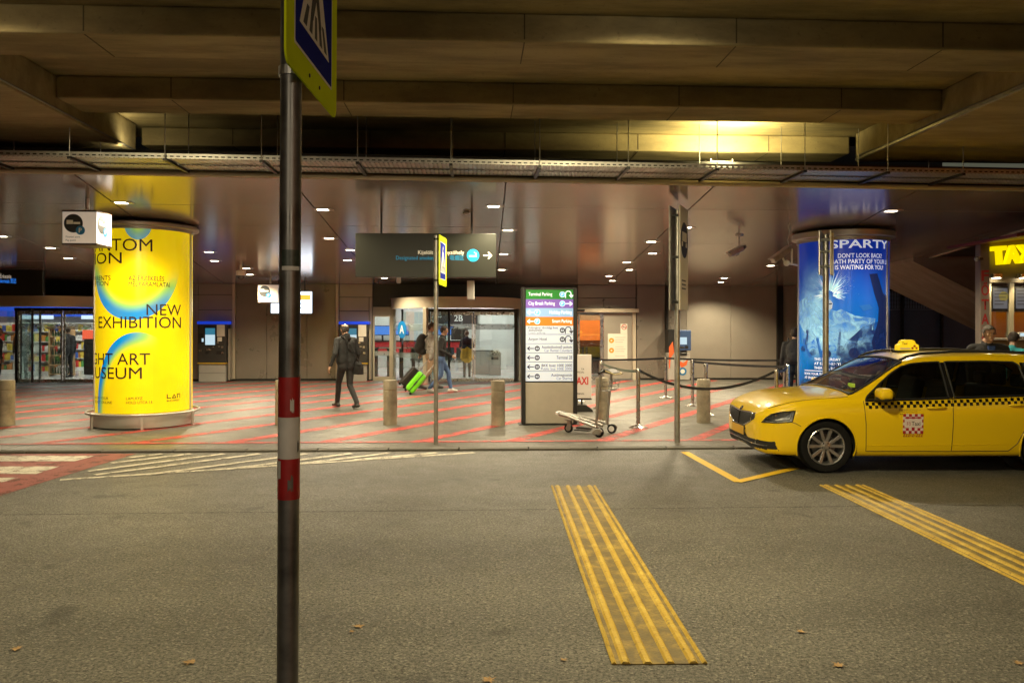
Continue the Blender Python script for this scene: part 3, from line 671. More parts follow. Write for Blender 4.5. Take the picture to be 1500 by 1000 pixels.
for i in range(4):
    MB().box(-1.5+i*0.62, -0.96+i*0.62, 0, 0.5, 0.4, 0.46).build('seat', M_DARK, st, bevel=0.02); MB().box(-1.5+i*0.62, -0.96+i*0.62, 0.46, 0.52, 0.461, 0.9).build('backrest', M_DARK, st, bevel=0.02)
MB().box(-1.5, 0.95, 0.2, 0.28, 0.3, 0.398).build('rail', M_STEEL, st)
for x in (-1.2, 0.7): MB().box(x, x+0.06, 0.05, 0.45, 0, 0.3).build('leg', M_STEEL, st)
gt = ithing('gate_posts', 'row of slim steel gate posts behind the curved glass', 'barrier', 590, 1.2)
for i in range(5): MB().cyl((-0.9+i*0.42, 0, 0), (-0.9+i*0.42, 0, 1.0), 0.06, n=12).build('post', M_DARK, gt, 40)
MB().box(-1.0, 0.9, -0.03, 0.03, 1.002, 1.05).build('rail', M_STEEL, gt)
os_ = ithing('orange_booth', 'orange lit booth seen through the sliding glass leaf', 'booth', 864, 3.6)
MB().box(-0.75, 0.75, 0, 0.3, 1.25, 2.0).build('lit_fascia', pm('orange_lit', (0.7,0.14,0.02), 0.5, 0, 0.2, 3, emit=(1.0,0.22,0.03), estr=0.7), os_)
MB().box(-0.75, 0.75, 0, 0.5, 0, 1.0).build('counter', M_DARK, os_); MB().box(-0.75, 0.75, 0.32, 0.36, 1.0, 2.2).build('back_panel', M_WOOD, os_)
# ================================================================== lamps
M_LAMP = emat('downlight_diffuser', (1.0, 0.86, 0.62), 26.0)
ORD = ['nearest', 'second', 'third', 'fourth', 'fifth', 'sixth', 'seventh']
rows = {'left of the hanging box sign': [(2,346),(74,363),(100,378)],
        'above the yellow column and its right side': [(178,297),(306,369),(314,382),(361,393),(366,402)],
        'between the front pole and the dark hanging sign': [(473,307),(482,349),(513,366),(509,381),(563,407)],
        'right of the dark hanging sign': [(723,302),(744,337),(738,372),(735,395)],
        'above the parking totem and the sliding door': [(1005,333),(954,354),(956,371),(918,384),(922,395),(892,404),(897,411)],
        'beside the blue column': [(1305,309),(1129,389),(1061,407),(1056,413)]}
lamp_data = bpy.data.lights.new('downlight_beam', 'SPOT'); lamp_data.energy = 480; lamp_data.spot_size = R(142); lamp_data.spot_blend = 0.55
lamp_data.color = (1.0, 0.84, 0.55); lamp_data.shadow_soft_size = 0.07
dl0 = None
tilt = -math.atan(CS)
for row, pts in rows.items():
    for i, (px, py) in enumerate(pts):
        p = onC(px, py); p.y = min(p.y, YW-1.0); p.z = zc(p.y)
        lab = f'recessed ceiling downlight, {ORD[i]} in the row {row}' if i else f'recessed ceiling downlight, nearest in the row {row}'
        if dl0 is None:
            t = thing('downlight', lab, 'downlight', p, 0, 'recessed downlights in the canopy')
            MB().box(-0.13, 0.17, -0.08, -0.06, -0.007, 0.02).box(-0.13, 0.17, 0.06, 0.08, -0.007, 0.02).box(-0.13, -0.085, -0.06, 0.06, -0.007, 0.02).box(0.085, 0.17, -0.06, 0.06, -0.007, 0.02).build('trim_frame', M_STEEL, t)
            MB().box(-0.085, 0.085, -0.06, 0.06, -0.005, 0.015).build('diffuser', M_LAMP, t); dl0 = t
        else:
            t = copy_tree(dl0); t.location = p; t['label'] = lab
        t.rotation_euler = (tilt, 0, 0)
        if i == 0 and t == dl0:
            l = bpy.data.objects.new('downlight_beam', lamp_data); COL.objects.link(l); l.parent = t; l.location = (0, 0, -0.03)
# floodlights fixed to the last overpass beam behind the cable trays
M_FLOOD = emat('flood_lens', (1.0, 0.80, 0.36), 30.0)
def flood(px, energy, col, label):
    x = atD(px, 232, 11.0).x; y = YC-0.16; z = ZT+0.16
    t = thing('floodlight', label, 'floodlight', (x, y, z), 0, 'floodlights under the overpass')
    M_ = Matrix.Rotation(R(-60), 4, 'X')
    MB().box(-0.14, 0.14, -0.02, 0.04, -0.09, 0.09, M_).build('housing', M_DARK, t, bevel=0.01)
    MB().box(-0.12, 0.12, -0.026, -0.021, -0.075, 0.075, M_).build('lens', M_FLOOD, t)
    MB().box(-0.16, -0.148, -0.02, 0.14, -0.02, 0.2).box(0.148, 0.16, -0.02, 0.14, -0.02, 0.2).box(-0.147, 0.147, 0.125, 0.14, 0.18, 0.2).build('bracket', M_GALV, t)
    d = bpy.data.lights.new('flood_beam', 'SPOT'); d.energy = energy; d.color = col; d.spot_size = R(170); d.spot_blend = 0.5; d.shadow_soft_size = 0.25
    l = bpy.data.objects.new('flood_beam', d); COL.objects.link(l); l.parent = t; l.location = (0, -0.5, 0.16); l.rotation_euler = (R(140), 0, 0)
flood(1066, 260, (1.0, 0.84, 0.38), 'floodlight behind the cable tray lighting the last beam above the parking totem')
flood(205, 25, (1.0, 0.84, 0.45), 'floodlight behind the cable tray above the yellow column')
# bulkhead lamps under the overpass girders
def bulkhead(x, y, energy, col, label):
    t = thing('bulkhead_lamp', label, 'lamp', (x, y, ZD), 0, 'bulkhead lamps under the overpass')
    MB().box(-0.3, 0.3, -0.09, 0.09, -0.07, -0.001).build('housing', M_GALV, t, bevel=0.01); MB().box(-0.28, 0.28, -0.07, 0.07, -0.10, -0.071).build('diffuser', M_LAMP, t, bevel=0.01)
    d = bpy.data.lights.new('bulkhead_beam', 'SPOT'); d.energy = energy; d.color = col; d.spot_size = R(138); d.spot_blend = 0.35; d.shadow_soft_size = 0.2
    l = bpy.data.objects.new('bulkhead_beam', d); COL.objects.link(l); l.parent = t; l.location = (0, 0, -0.12); l.rotation_euler = (R(20 if y > 0 else 40), 0, 0)
for x, e, lab in ((-4.2, 800, 'left'), (1.6, 1350, 'middle'), (6.6, 800, 'right')):
    bulkhead(x, 5.85, e, (1.0, 0.83, 0.46), lab + ' bulkhead lamp under the overpass beam above the road')
for x, lab in ((-2.6, 'left'), (3.4, 'right')):  # unseen rear pair, added to light surfaces that face the camera
    bulkhead(x, -6.5, 800, (1.0, 0.85, 0.60), lab + ' bulkhead fill lamp, added unseen behind the camera')
# ================================================================== advertising columns
def drum_material(name, nodesfn):
    m, nt, N, L, b = nmat(name); x = X(nt); tc = N.new('ShaderNodeTexCoord'); sp = N.new('ShaderNodeSeparateXYZ'); L.new(tc.outputs['UV'], sp.inputs[0])
    c, es = nodesfn(x, sp.outputs[0], sp.outputs[1], tc, N, L)
    L.new(c, b.inputs['Base Color']); L.new(c, b.inputs['Emission Color']); b.inputs['Emission Strength'].default_value = es
    b.inputs['Roughness'].default_value = 0.25; return m
def column(label, px, base_py, z_lo_py, z_hi_py, matfn, name):
    g = G(px, base_py, PV); dirc = Vector((g.x, g.y)).normalized()
    Rr = 0.80; C = Vector((g.x, g.y, 0)) + Vector((dirc.x, dirc.y, 0))*0.93; C.z = PV
    phi = math.atan2(-dirc.y, -dirc.x)
    t = thing('advertising_column', label, 'advertising column', C, 0, 'lit advertising columns')
    fr = C - Vector((dirc.x, dirc.y, 0))*Rr
    z0, z1 = zpx(fr, z_lo_py)-PV, zpx(fr, z_hi_py)-PV
    n = 96; vs = []; fs = []; uv = []
    for i in range(n+1):
        a = phi + (i/n-0.5)*2*math.pi
        for z in (z0, z1): vs.append((Rr*math.cos(a), Rr*math.sin(a), z)); uv.append(((i/n-0.5)*2*math.pi*Rr, z))
    fs = [(2*i, 2*i+2, 2*i+3, 2*i+1) for i in range(n)]
    o = MB().add(vs, fs).build('poster_drum', drum_material(name, lambda *k: matfn(*k, z0, z1)), t, 60)
    ul = o.data.uv_layers.new(name='UV')
    for p in o.data.polygons:
        for li in p.loop_indices: ul.data[li].uv = uv[o.data.loops[li].vertex_index]
    zk = min(zc(C.y+0.6)-PV-0.012, z1+0.22)-z1
    MB().lathe([(0.0, z1+zk), (Rr+0.08, z1+zk), (Rr+0.11, z1+zk-0.02), (Rr+0.11, z1+zk*0.3), (Rr+0.06, z1+zk*0.22), (Rr+0.02, z1+zk*0.2), (Rr+0.02, z1-0.03), (0.1, z1-0.03)], 64).build('cap', M_CAPAL, t, 35)
    MB().lathe([(0.0, 0.02), (Rr+0.03, 0.02), (Rr+0.03, z0-0.03), (Rr-0.05, z0+0.02), (0.1, z0+0.02)], 64).build('plinth', M_CAPAL, t, 35)
    rr = Rr+0.115; zr = z0-0.02
    MB().tube([(rr*math.cos(2*math.pi*i/64), rr*math.sin(2*math.pi*i/64), zr) for i in range(64)], 0.022, 10, True).build('guard_rail', M_CAPAL, t, 40)
    for k in range(6):
        a = phi + R(-62 + 60*k)
        MB().box(rr-0.02, rr+0.012, -0.022, 0.022, 0.0, zr, Matrix.Rotation(a, 4, 'Z')).build('rail_leg', M_CAPAL, t)
    for a in (phi+R(68), phi-R(74), phi+R(180)):
        MB().box(Rr-0.004, Rr+0.02, -0.022, 0.022, z0, z1, Matrix.Rotation(a, 4, 'Z')).build('mullion', M_CAPAL, t)
    return t, C, Rr, phi, z0, z1
def on_drum(t, Rr, phi, a, z, off=0.004):
    """plane tangent to the drum at arc angle a (radians to the viewer's right), height z"""
    th = phi + a
    return Matrix.Translation(((Rr+off)*math.cos(th), (Rr+off)*math.sin(th), z)) @ Matrix.Rotation(th+R(90), 4, 'Z') @ Matrix.Rotation(R(90), 4, 'X')
def drum_text(s, t, Rr, phi, a0, a1, z0, h, mat, bold=0.0, off=0.004):
    me = text_mesh(s, bold); n = len(me.vertices); co = np.empty(n*3); me.vertices.foreach_get('co', co); co = co.reshape(-1, 3)
    lo, hi = co.min(0), co.max(0)
    bm = bmesh.new(); bm.from_mesh(me)
    for k in np.arange(lo[0]+0.05, hi[0], (hi[0]-lo[0])*0.05/max(0.05, abs(a1-a0))): bmesh.ops.bisect_plane(bm, geom=bm.verts[:]+bm.edges[:]+bm.faces[:], plane_co=(float(k), 0, 0), plane_no=(1, 0, 0))
    bm.to_mesh(me); bm.free(); n = len(me.vertices); co = np.empty(n*3); me.vertices.foreach_get('co', co); co = co.reshape(-1, 3)
    th = phi + a0 + (co[:, 0]-lo[0])/(hi[0]-lo[0])*(a1-a0); z = z0 + (co[:, 1]-(0 if lo[1] > -0.02 else lo[1]))/cap_height(s, bold)*h
    r = Rr+off; co = np.stack([r*np.cos(th), r*np.sin(th), z], 1)
    me.vertices.foreach_set('co', co.ravel()); me.materials.clear(); me.materials.append(mat); me.update(); return link('lettering', me, t)
YLW, BLU = (0.86, 0.63, 0.004), (0.0, 0.22, 0.58)
def yellow_art(x, u, v, tc, N, L, z0, z1):
    H = z1-z0
    def blob(uc, vc, rx, ry, dx, dy, lo, k0, k1):
        du = x.op('DIVIDE', x.op('SUBTRACT', u, uc), rx); dv = x.op('DIVIDE', x.op('SUBTRACT', v, vc), ry)
        r = x.op('SQRT', x.op('ADD', x.op('MULTIPLY', du, du), x.op('MULTIPLY', dv, dv)))
        ins = x.op('LESS_THAN', r, 1.0)
        di = x.op('DIVIDE', x.op('ADD', x.op('MULTIPLY', du, dx), x.op('MULTIPLY', dv, dy)), x.op('MAXIMUM', r, 0.001))
        return x.op('MULTIPLY', ins, x.op('MULTIPLY', x.ss(r, lo, 0.97), x.ss(di, k0, k1)))
    b1 = blob(-0.20, z0+H*0.885, 0.86, H*0.385, -0.1, -0.99, 0.66, 0.05, 0.95)
    b2 = blob(-0.10, z0+H*0.03, 0.78, H*0.405, -0.75, 0.66, 0.74, 0.15, 1.0)
    b3 = blob(-0.10, z0+H*1.02, 0.22, H*0.09, 0.0, -1.0, -0.3, -0.6, 0.6)
    f = x.op('MAXIMUM', x.op('MAXIMUM', b1, b2), x.op('MULTIPLY', b3, 0.7))
    nz = N.new('ShaderNodeTexNoise'); nz.inputs['Scale'].default_value = 1.4; nz.inputs['Detail'].default_value = 2; L.new(tc.outputs['UV'], nz.inputs[0])
    sheet = x.op('ADD', x.op('MULTIPLY', x.op('GREATER_THAN', u, 0.14), 0.05), x.op('MULTIPLY', x.ss(nz.outputs[0], 0.35, 0.65), 0.16))
    return x.mix(sheet, x.mix(x.ss(f, 0.35, 0.95), x.mix(x.ss(f, 0.0, 0.5), YLW, (0.26, 0.52, 0.10)), BLU), (0.30, 0.22, 0.01)), 0.62
yc, CY, RY, PY, Z0, Z1 = column('tall round advertising column with lit yellow exhibition poster', 211, 630, 606, 333, yellow_art, 'yellow_poster')
M_PINK = pm('poster_black', (0.03, 0.015, 0.01), 0.5, 0, 0)
fr = CY - Vector((math.cos(PY)*-RY, math.sin(PY)*-RY, 0))
def yz(py): return zpx(Vector((CY.x+RY*math.cos(PY), CY.y+RY*math.sin(PY), 0)), py)-PV
def ya(px): return math.asin(max(-1, min(1, (px-211)/70.5)))
def ytxt(s, l, r, top, bot, bold=0.0, extra=0.0): drum_text(s, yc, RY, PY, ya(l)-extra, ya(r), yz(bot), yz(top)-yz(bot), M_PINK, bold, 0.005)
ytxt('PHANTOM', 146, 222, 350, 368.5, 0.0, R(30)); ytxt('VISION', 146, 181, 370, 387, 0.0, R(42))
ytxt('UNDERCURRENTS', 146, 166, 404, 411, 0, R(46)); ytxt('OF PERCEPTION', 146, 163, 412, 419, 0, R(46))
ytxt('AZ ÉRZÉKELÉS', 190, 238, 404.5, 411.5); ytxt('MÉLYÁRAMLATAI', 190, 246, 413, 420)
ytxt('NEW', 214, 262, 445, 462); ytxt('EXHIBITION', 149.5, 262, 463.5, 481)
ytxt('LIGHT ART', 147, 219, 517, 534.5, 0, R(26)); ytxt('MUSEUM', 147, 208, 537.5, 555, 0, R(22))
ytxt('BOOK YOUR', 144, 163, 581.5, 585.5); ytxt('TICKET ONLINE', 144, 168, 587.5, 591.5)
ytxt('LAM.XYZ', 187, 209, 581.5, 585.5); ytxt('HOLD UTCA 13.', 187, 223, 587.5, 591.5)
ytxt('BUDAPEST', 242, 260, 588, 590.5, 0.01)
def yquad(pts, nm='lettering'):
    v = []
    for px, py in pts: a = PY+ya(px); v.append(((RY+0.004)*math.cos(a), (RY+0.004)*math.sin(a), yz(py)))
    MB().add(v, [tuple(range(len(v)))]).build(nm, M_PINK, yc)
for q in ([(242,579.5),(243.3,579.5),(243.3,586),(242,586)], [(243.3,584.8),(248,584.8),(248,586),(243.3,586)], [(249,586),(252,580),(253,580),(250.3,586)], [(252,580),(253,580),(255.5,586),(254.2,586)], [(250.3,586),(250.5,584.8),(255,584.8),(255.4,586)],
          [(256.5,579.5),(257.5,579.5),(257.5,586),(256.5,586)], [(257.5,579.5),(260,579.5),(260,580.7),(257.5,580.7)], [(260,579.5),(260.9,579.5),(260.9,586),(260,586)]): yquad(q)
# ---- blue party column
def blue_art(x, u, v, tc, N, L, z0, z1):
    H = z1-z0; w = x.op('DIVIDE', x.op('SUBTRACT', v, z0), H)
    def noise(s, d=5, r=0.6, dist=0.8):
        n = N.new('ShaderNodeTexNoise'); n.inputs['Scale'].default_value = s; n.inputs['Detail'].default_value = d; n.inputs['Roughness'].default_value = r; n.inputs['Distortion'].default_value = dist
        L.new(tc.outputs['UV'], n.inputs[0]); return n.outputs[0]
    n1 = noise(1.9); n2 = noise(4.5, 6, 0.65, 1.2)
    base = x.mix(x.ss(w, 0.25, 1.0), (0.0, 0.12, 0.42), (0.004, 0.03, 0.33))
    def spot(uc, wc, ru, rw, s):
        du = x.op('DIVIDE', x.op('SUBTRACT', u, uc), ru); dw = x.op('DIVIDE', x.op('SUBTRACT', w, wc), rw)
        return x.op('MULTIPLY', x.op('SUBTRACT', 1.0, x.ss(x.op('SQRT', x.op('ADD', x.op('MULTIPLY', du, du), x.op('MULTIPLY', dw, dw))), 0.0, 1.0)), s)
    f = x.op('ADD', spot(-0.55, 0.62, 0.5, 0.3, 0.75), x.op('ADD', spot(0.1, 0.40, 0.75, 0.16, 0.9), spot(-0.45, 0.42, 0.5, 0.17, 0.7)))
    f = x.op('MULTIPLY', f, x.op('ADD', 0.35, x.op('MULTIPLY', x.ss(n1, 0.3, 0.68), 0.9)), clamp=True)
    c = x.mix(f, base, (0.30, 0.58, 0.74))
    c = x.mix(x.op('MULTIPLY', x.ss(n2, 0.5, 0.66), x.op('SUBTRACT', 1.0, x.ss(w, 0.35, 0.75))), c, (0.0, 0.10, 0.5))
    dk = x.op('MULTIPLY', x.op('SUBTRACT', 1.0, x.ss(x.op('ADD', w, x.op('ADD', x.op('MULTIPLY', n2, 0.3), x.op('MULTIPLY', u, -0.16))), 0.30, 0.60)), 0.95)
    c = x.mix(dk, c, (0.002, 0.008, 0.035))
    return c, 0.55
bc, CB_, RB, PB, B0, B1 = column('tall round advertising column with lit blue party poster behind the taxi', 1234, 622, 604, 348, blue_art, 'blue_poster')
M_PWH = pm('poster_white', (0.7, 0.74, 0.8), 0.4, 0, 0, emit=(0.85, 0.9, 1.0), estr=0.5)
M_PCY = pm('poster_pale_cyan', (0.3, 0.55, 0.65), 0.4, 0, 0, emit=(0.35, 0.62, 0.72), estr=0.5)
M_PNV = pm('poster_navy', (0.004, 0.012, 0.06), 0.35, 0, 0, emit=(0.004, 0.015, 0.09), estr=0.5)
M_PMB = pm('poster_mid_blue', (0.01, 0.09, 0.33), 0.35, 0, 0, emit=(0.01, 0.10, 0.40), estr=0.5)
def bz(py): return zpx(Vector((CB_.x+RB*math.cos(PB), CB_.y+RB*math.sin(PB), 0)), py)-PV
def ba(px): return math.asin(max(-1, min(1, (px-1234.5)/66.5)))
def btxt(s, l, r, top, bot, bold=0.0, e0=0.0, mat=None): drum_text(s, bc, RB, PB, ba(l)-e0, ba(r), bz(bot), bz(top)-bz(bot), mat or M_PWH, bold, 0.008)
btxt('SPARTY', 1217, 1296, 351, 363, 0.016)
btxt("DON'T LOOK BACK!", 1228, 1288, 370.5, 377, 0.01); btxt('THE BATH PARTY OF YOUR LIFE', 1203, 1298, 379, 385.5, 0.01); btxt('IS WAITING FOR YOU!', 1224, 1290, 387.5, 394, 0.01)
btxt('THIS SATURDAY', 1195, 1232, 524, 528, 0.01); btxt('AT SZÉCHENYI', 1195, 1232, 530.5, 534.5, 0.01); btxt('THERMAL BATH', 1195, 1232, 537, 541, 0.01)
btxt('BOOK YOUR TICKETS NOW', 1181, 1232, 546.5, 550, 0.01); btxt('AT SPARTYBOOKING.COM', 1181, 1232, 552.5, 556, 0.01)
def bpoly(pts, mat, name, off):
    """flat printed shape on the drum, cut into narrow slices so that it follows the curve"""
    bm = bmesh.new(); vs = [bm.verts.new(((ba(px) if abs(px-1234.5) < 66 else math.copysign(1.55, px-1234.5)), bz(py), 0)) for px, py in pts]; bm.faces.new(vs)
    for k in range(-15, 16):
        bmesh.ops.bisect_plane(bm, geom=bm.verts[:]+bm.edges[:]+bm.faces[:], plane_co=(k*0.1, 0, 0), plane_no=(1, 0, 0))
    for v in bm.verts:
        a = PB+v.co.x; z = v.co.y; v.co = ((RB+off)*math.cos(a), (RB+off)*math.sin(a), z)
    me = bpy.data.meshes.new(name); bm.to_mesh(me); bm.free(); me.materials.append(mat); return link(name, me, bc)
bpoly([(1181,543.2),(1232,543.2),(1232,544.2),(1181,544.2)], M_PWH, 'printed_rule', 0.008)
rb = random.Random(4); cx, cyy = 1216, 430
mb = MB()
for k in range(230):
    t0 = rb.uniform(-0.5, math.pi+0.6); L_ = rb.uniform(16, 42)*(1.0 if math.sin(t0) > -0.1 else 0.6); s0 = rb.uniform(5, 12); wd = rb.uniform(0.25, 0.7)
    p = lambda r, o: (cx+math.cos(t0)*r-math.sin(t0)*o, cyy-math.sin(t0)*r*0.95-math.cos(t0)*o)
    tri = [p(s0, -wd), p(L_, 0), p(s0, wd)]; of = 0.003+0.00002*k
    mb.k = 0 if rb.random() < 0.3 else 1
    mb.add([((RB+of)*math.cos(PB+ba(q[0])), (RB+of)*math.sin(PB+ba(q[0])), bz(q[1])) for q in tri], [(0,1,2)])
o = mb.build('printed_feathers', [M_PWH, M_PCY], bc); o['kind'] = 'stuff'
def softprint(name, col, e):
    m = pm(name, col, 0.4, 0, 0, emit=col, estr=e); nt = m.node_tree; b = nt.nodes['Principled BSDF']; xx = X(nt); tc = nt.nodes.new('ShaderNodeTexCoord')
    n = nt.nodes.new('ShaderNodeTexNoise'); n.inputs['Scale'].default_value = 4.0; n.inputs['Detail'].default_value = 6; n.inputs['Distortion'].default_value = 1.0; nt.links.new(tc.outputs['Object'], n.inputs[0])
    nt.links.new(xx.ss(n.outputs[0], 0.36, 0.66), b.inputs['Alpha']); return m
M_CAPE = softprint('poster_soft_cyan', (0.20, 0.42, 0.60), 0.45); M_CAPD = softprint('poster_soft_navy', (0.004, 0.02, 0.11), 0.5)
bpoly([(1172,440),(1190,430),(1200,448),(1214,462),(1232,452),(1252,462),(1280,466),(1276,482),(1254,494),(1240,510),(1222,492),(1198,496),(1180,486),(1172,470)], M_CAPE, 'printed_cape', 0.0062)
bpoly([(1205,456),(1216,452),(1228,456),(1238,470),(1234,492),(1216,500),(1202,488),(1199,470)], M_CAPE, 'printed_shoulders', 0.0064)
bpoly([(1271,401),(1282,400),(1290,428),(1297,436),(1300,470),(1299,530),(1280,530),(1274,500),(1283,470),(1284,450),(1278,430)], M_PNV, 'printed_arm', 0.0066)
bpoly([(1240,500),(1262,478),(1282,470),(1298,490),(1298,545),(1236,545),(1230,520)], M_CAPD, 'printed_crowd', 0.0067)
bpoly([(1257,447),(1271,445),(1276,451),(1263,455)], M_PMB, 'printed_goggles', 0.007)
bpoly([(1211,440),(1217,438),(1221,443),(1220,451),(1215,454),(1211,450)], pm('poster_face', (0.3,0.36,0.45), 0.4, 0, 0, emit=(0.35,0.42,0.52), estr=0.4), 'printed_face', 0.007)
bpoly([(1212,443.5),(1220,443),(1220,445),(1212,445.5)], M_PNV, 'printed_eyes', 0.0074)
for i, (hx, hy, hr, mt) in enumerate(((1180,512,5,0),(1193,516,5,0),(1214,518,5,1),(1233,512,6,0),(1250,516,7,1),(1268,508,8,0),(1286,512,9,0),(1240,532,8,0),(1262,536,9,1),(1222,536,7,0))):
    bpoly([(hx+hr*math.cos(k*math.pi/8), hy+hr*1.1*math.sin(k*math.pi/8)) for k in range(16)], (M_CAPD, M_PNV)[mt], 'printed_head', 0.0066+0.0002*i)
for i, (ax, ay, tx, ty) in enumerate(((1181,520,1185,480),(1190,524,1180,494),(1228,520,1231,478),(1206,524,1200,492),(1250,518,1255,486))):
    bpoly([(ax-2.6,ay),(tx-1.3,ty+9),(tx-2.2,ty+5),(tx-1.6,ty+1),(tx-0.8,ty+4),(tx-0.2,ty),(tx+0.6,ty+4),(tx+1.5,ty+1.5),(tx+1.9,ty+6),(tx+1.3,ty+10),(ax+2.6,ay)], M_PMB if i % 2 else M_CAPD, 'printed_hand', 0.0086+0.0002*i)
# ================================================================== bollards
bt = None
blabs = ['concrete bollard at the left edge of the picture', 'concrete bollard almost hidden behind the near red and white post', 'concrete bollard in front of the travellers with suitcases',
         'concrete bollard left of the parking totem', 'concrete bollard behind the luggage trolley', 'concrete bollard left of the taxi between the queue posts']
for lab, (px, py) in zip(blabs, ((10.5,623),(413.5,623),(571.5,623),(729.5,624),(882,616),(1030.5,620))):
    g = G(px, py, PV); g = g + Vector((g.x, g.y, 0)).normalized()*0.12
    if bt is None:
        bt = thing('bollard', lab, 'bollard', g, 0, 'concrete bollards along the pavement')
        MB().lathe([(0.0,0.0),(0.123,0.0),(0.123,0.6),(0.117,0.606),(0.117,0.618),(0.123,0.624),(0.123,0.775),(0.113,0.79),(0,0.793)], 28).build('shaft', M_BOLL, bt, 35)
        t = bt
    else: t = copy_tree(bt); t.location = g; t['label'] = lab; t.rotation_euler.z = random.uniform(0, 6)
# ================================================================== road signs on posts
M_SGY = pm('fluorescent_sign_yellow', (0.52, 0.60, 0.01), 0.85, 0, 0.04, 5, emit=(0.5, 0.6, 0.0), estr=0.02)
M_SGB = pm('sign_blue', (0.012, 0.02, 0.22), 0.85, 0, 0.05); M_SGW = pm('sign_white', (0.7, 0.68, 0.62), 0.85, 0, 0.04)
for _m in (M_SGY, M_SGB, M_SGW): _m.node_tree.nodes['Principled BSDF'].inputs['Specular IOR Level'].default_value = 0.05
M_PRB = pm('band_red', (0.35, 0.012, 0.014), 0.42, 0, 0.2, 12); M_PWB = pm('band_white', (0.6, 0.58, 0.54), 0.45, 0, 0.12, 9)
M_POLE = pm('weathered_pole', (0.16, 0.155, 0.15), 0.42, 0.8, 0.4, 8, rvar=0.12)
def crossing_plate(t, z0, w, h, y0, ox, r_c=0.05):
    """square plate in the local YZ plane facing +X, near edge at y0"""
    Mx = Matrix.Translation((ox, y0, z0)) @ Matrix(((0,0,1,0),(1,0,0,0),(0,1,0,0),(0,0,0,1)))
    def rr(m, r, n=5):
        pts = []
        for cxx, cyy, a0 in ((w-m-r, h-m-r, 0), (m+r, h-m-r, 90), (m+r, m+r, 180), (w-m-r, m+r, 270)):
            pts += [(cxx+r*math.cos(R(a0+90*k/n)), cyy+r*math.sin(R(a0+90*k/n))) for k in range(n+1)]
        return pts
    p = MB().prism(rr(0, r_c), 0, 0.008, Mx).build('sign_plate', M_SGY, t)
    q = w/0.75
    def band(pts, mat, nm, z): MB().prism(pts, z, z+0.0008, Mx).build(nm, mat, p)
    band(rr(0.095*q, 0.01), M_SGW, 'white_rim', 0.0085); band(rr(0.105*q, 0.01), M_SGB, 'blue_field', 0.0095)
    S = lambda a: [(x*q, y*h/0.75) for x, y in a]
    band(S([(0.375,0.61),(0.155,0.19),(0.595,0.19)]), M_SGW, 'white_triangle', 0.0105)
    for bx in ((0.20,0.245),(0.285,0.325),(0.365,0.40),(0.44,0.48),(0.515,0.555)):
        band(S([(bx[0],0.205),(bx[1],0.205),(bx[1]*0.7+0.1125,0.29),(bx[0]*0.7+0.1125,0.29)]), M_INK, 'stripe', 0.0115)
    band([(0.375*q+0.03*q*math.cos(k*math.pi/8), 0.525*h/0.75+0.03*q*math.sin(k*math.pi/8)) for k in range(16)], M_INK, 'walker_head', 0.0127)
    band(S([(0.35,0.49),(0.40,0.49),(0.405,0.40),(0.46,0.27),(0.43,0.255),(0.38,0.35),(0.335,0.26),(0.30,0.27),(0.345,0.40)]), M_INK, 'walker_body', 0.0127)
    for a, b in ((0.30, 0.045), (0.45, 0.045)): MB().cyl(Mx @ Vector((a*q, b*q, 0.008)), Mx @ Vector((a*q, b*q, 0.012)), 0.008, n=8).build('rivet', M_DARK, p)
    return p
pp = atD(421, 500, 3.05)
fs_ = thing('crossing_sign_post', 'near dark post with red and white bands carrying a pedestrian crossing sign', 'sign post', (pp.x, pp.y, 0), -YAW)
fs_.rotation_euler = (0, R(0.28), -YAW)
rp = 0.0405
def zz(py): return HC+(HZ-py)/FPX*3.01
zt = 3.4
for a, b, mt, nm in ((0, zz(733), M_POLE, 'pole_section'), (zz(733), zz(673), M_PRB, 'red_band'), (zz(673), zz(612), M_PWB, 'white_band'), (zz(612), zz(553), M_PRB, 'red_band'), (zz(553), zt, M_POLE, 'pole_section')):
    mb = MB(); e = 0.0 if 'pole' in nm else 0.0012; mb.cyl((0,0,a), (0,0,b), rp+e, n=32, caps=True); mb.build(nm, mt, fs_, 40)
M_STK = pm('sticker_paper', (0.55,0.54,0.5), 0.5, 0, 0.1, 20); M_STKD = pm('sticker_dark', (0.03,0.045,0.035), 0.4, 0, 0.5, 40)
def pole_patch(a0, a1, z0, z1, mat, nm, off=0.0022, jag=0.0):
    n = 10; vs = []
    for i in range(n+1):
        a = R(a0+(a1-a0)*i/n); j = random.uniform(-jag, jag); k = random.uniform(-jag, jag)
        vs += [((rp+off)*math.cos(a), (rp+off)*math.sin(a), z0+j), ((rp+off)*math.cos(a), (rp+off)*math.sin(a), z1+k)]
    return MB().add(vs, [(2*i, 2*i+2, 2*i+3, 2*i+1) for i in range(n)]).build(nm, mat, fs_, 50)
pole_patch(-120, -20, zz(396), zz(366), M_STKD, 'sticker'); pole_patch(-118, -22, zz(396), zz(390), M_STK, 'sticker', 0.0026)
pole_patch(-175, -118, zz(702), zz(676), M_STK, 'sticker', 0.003, 0.004)
pole_patch(-80, -52, zz(717), zz(700), M_POLE, 'chipped_paint', 0.003, 0.012); pole_patch(-70, -50, zz(603), zz(585), M_PWB, 'chipped_paint', 0.003, 0.008); pole_patch(-30, -18, zz(662), zz(648), M_POLE, 'chipped_paint', 0.003, 0.006)
crossing_plate(fs_, HC+391/FPX*2.80, 0.80, 0.80, 2.80-3.05, rp+0.003)
MB().lathe([(rp+0.001,0),(rp+0.007,0),(rp+0.007,0.035),(rp+0.001,0.035)], 24, c=(0,0,HC+391/FPX*2.80+0.02)).build('clamp', M_GALV, fs_)
g = G(638.5, 651, PV)
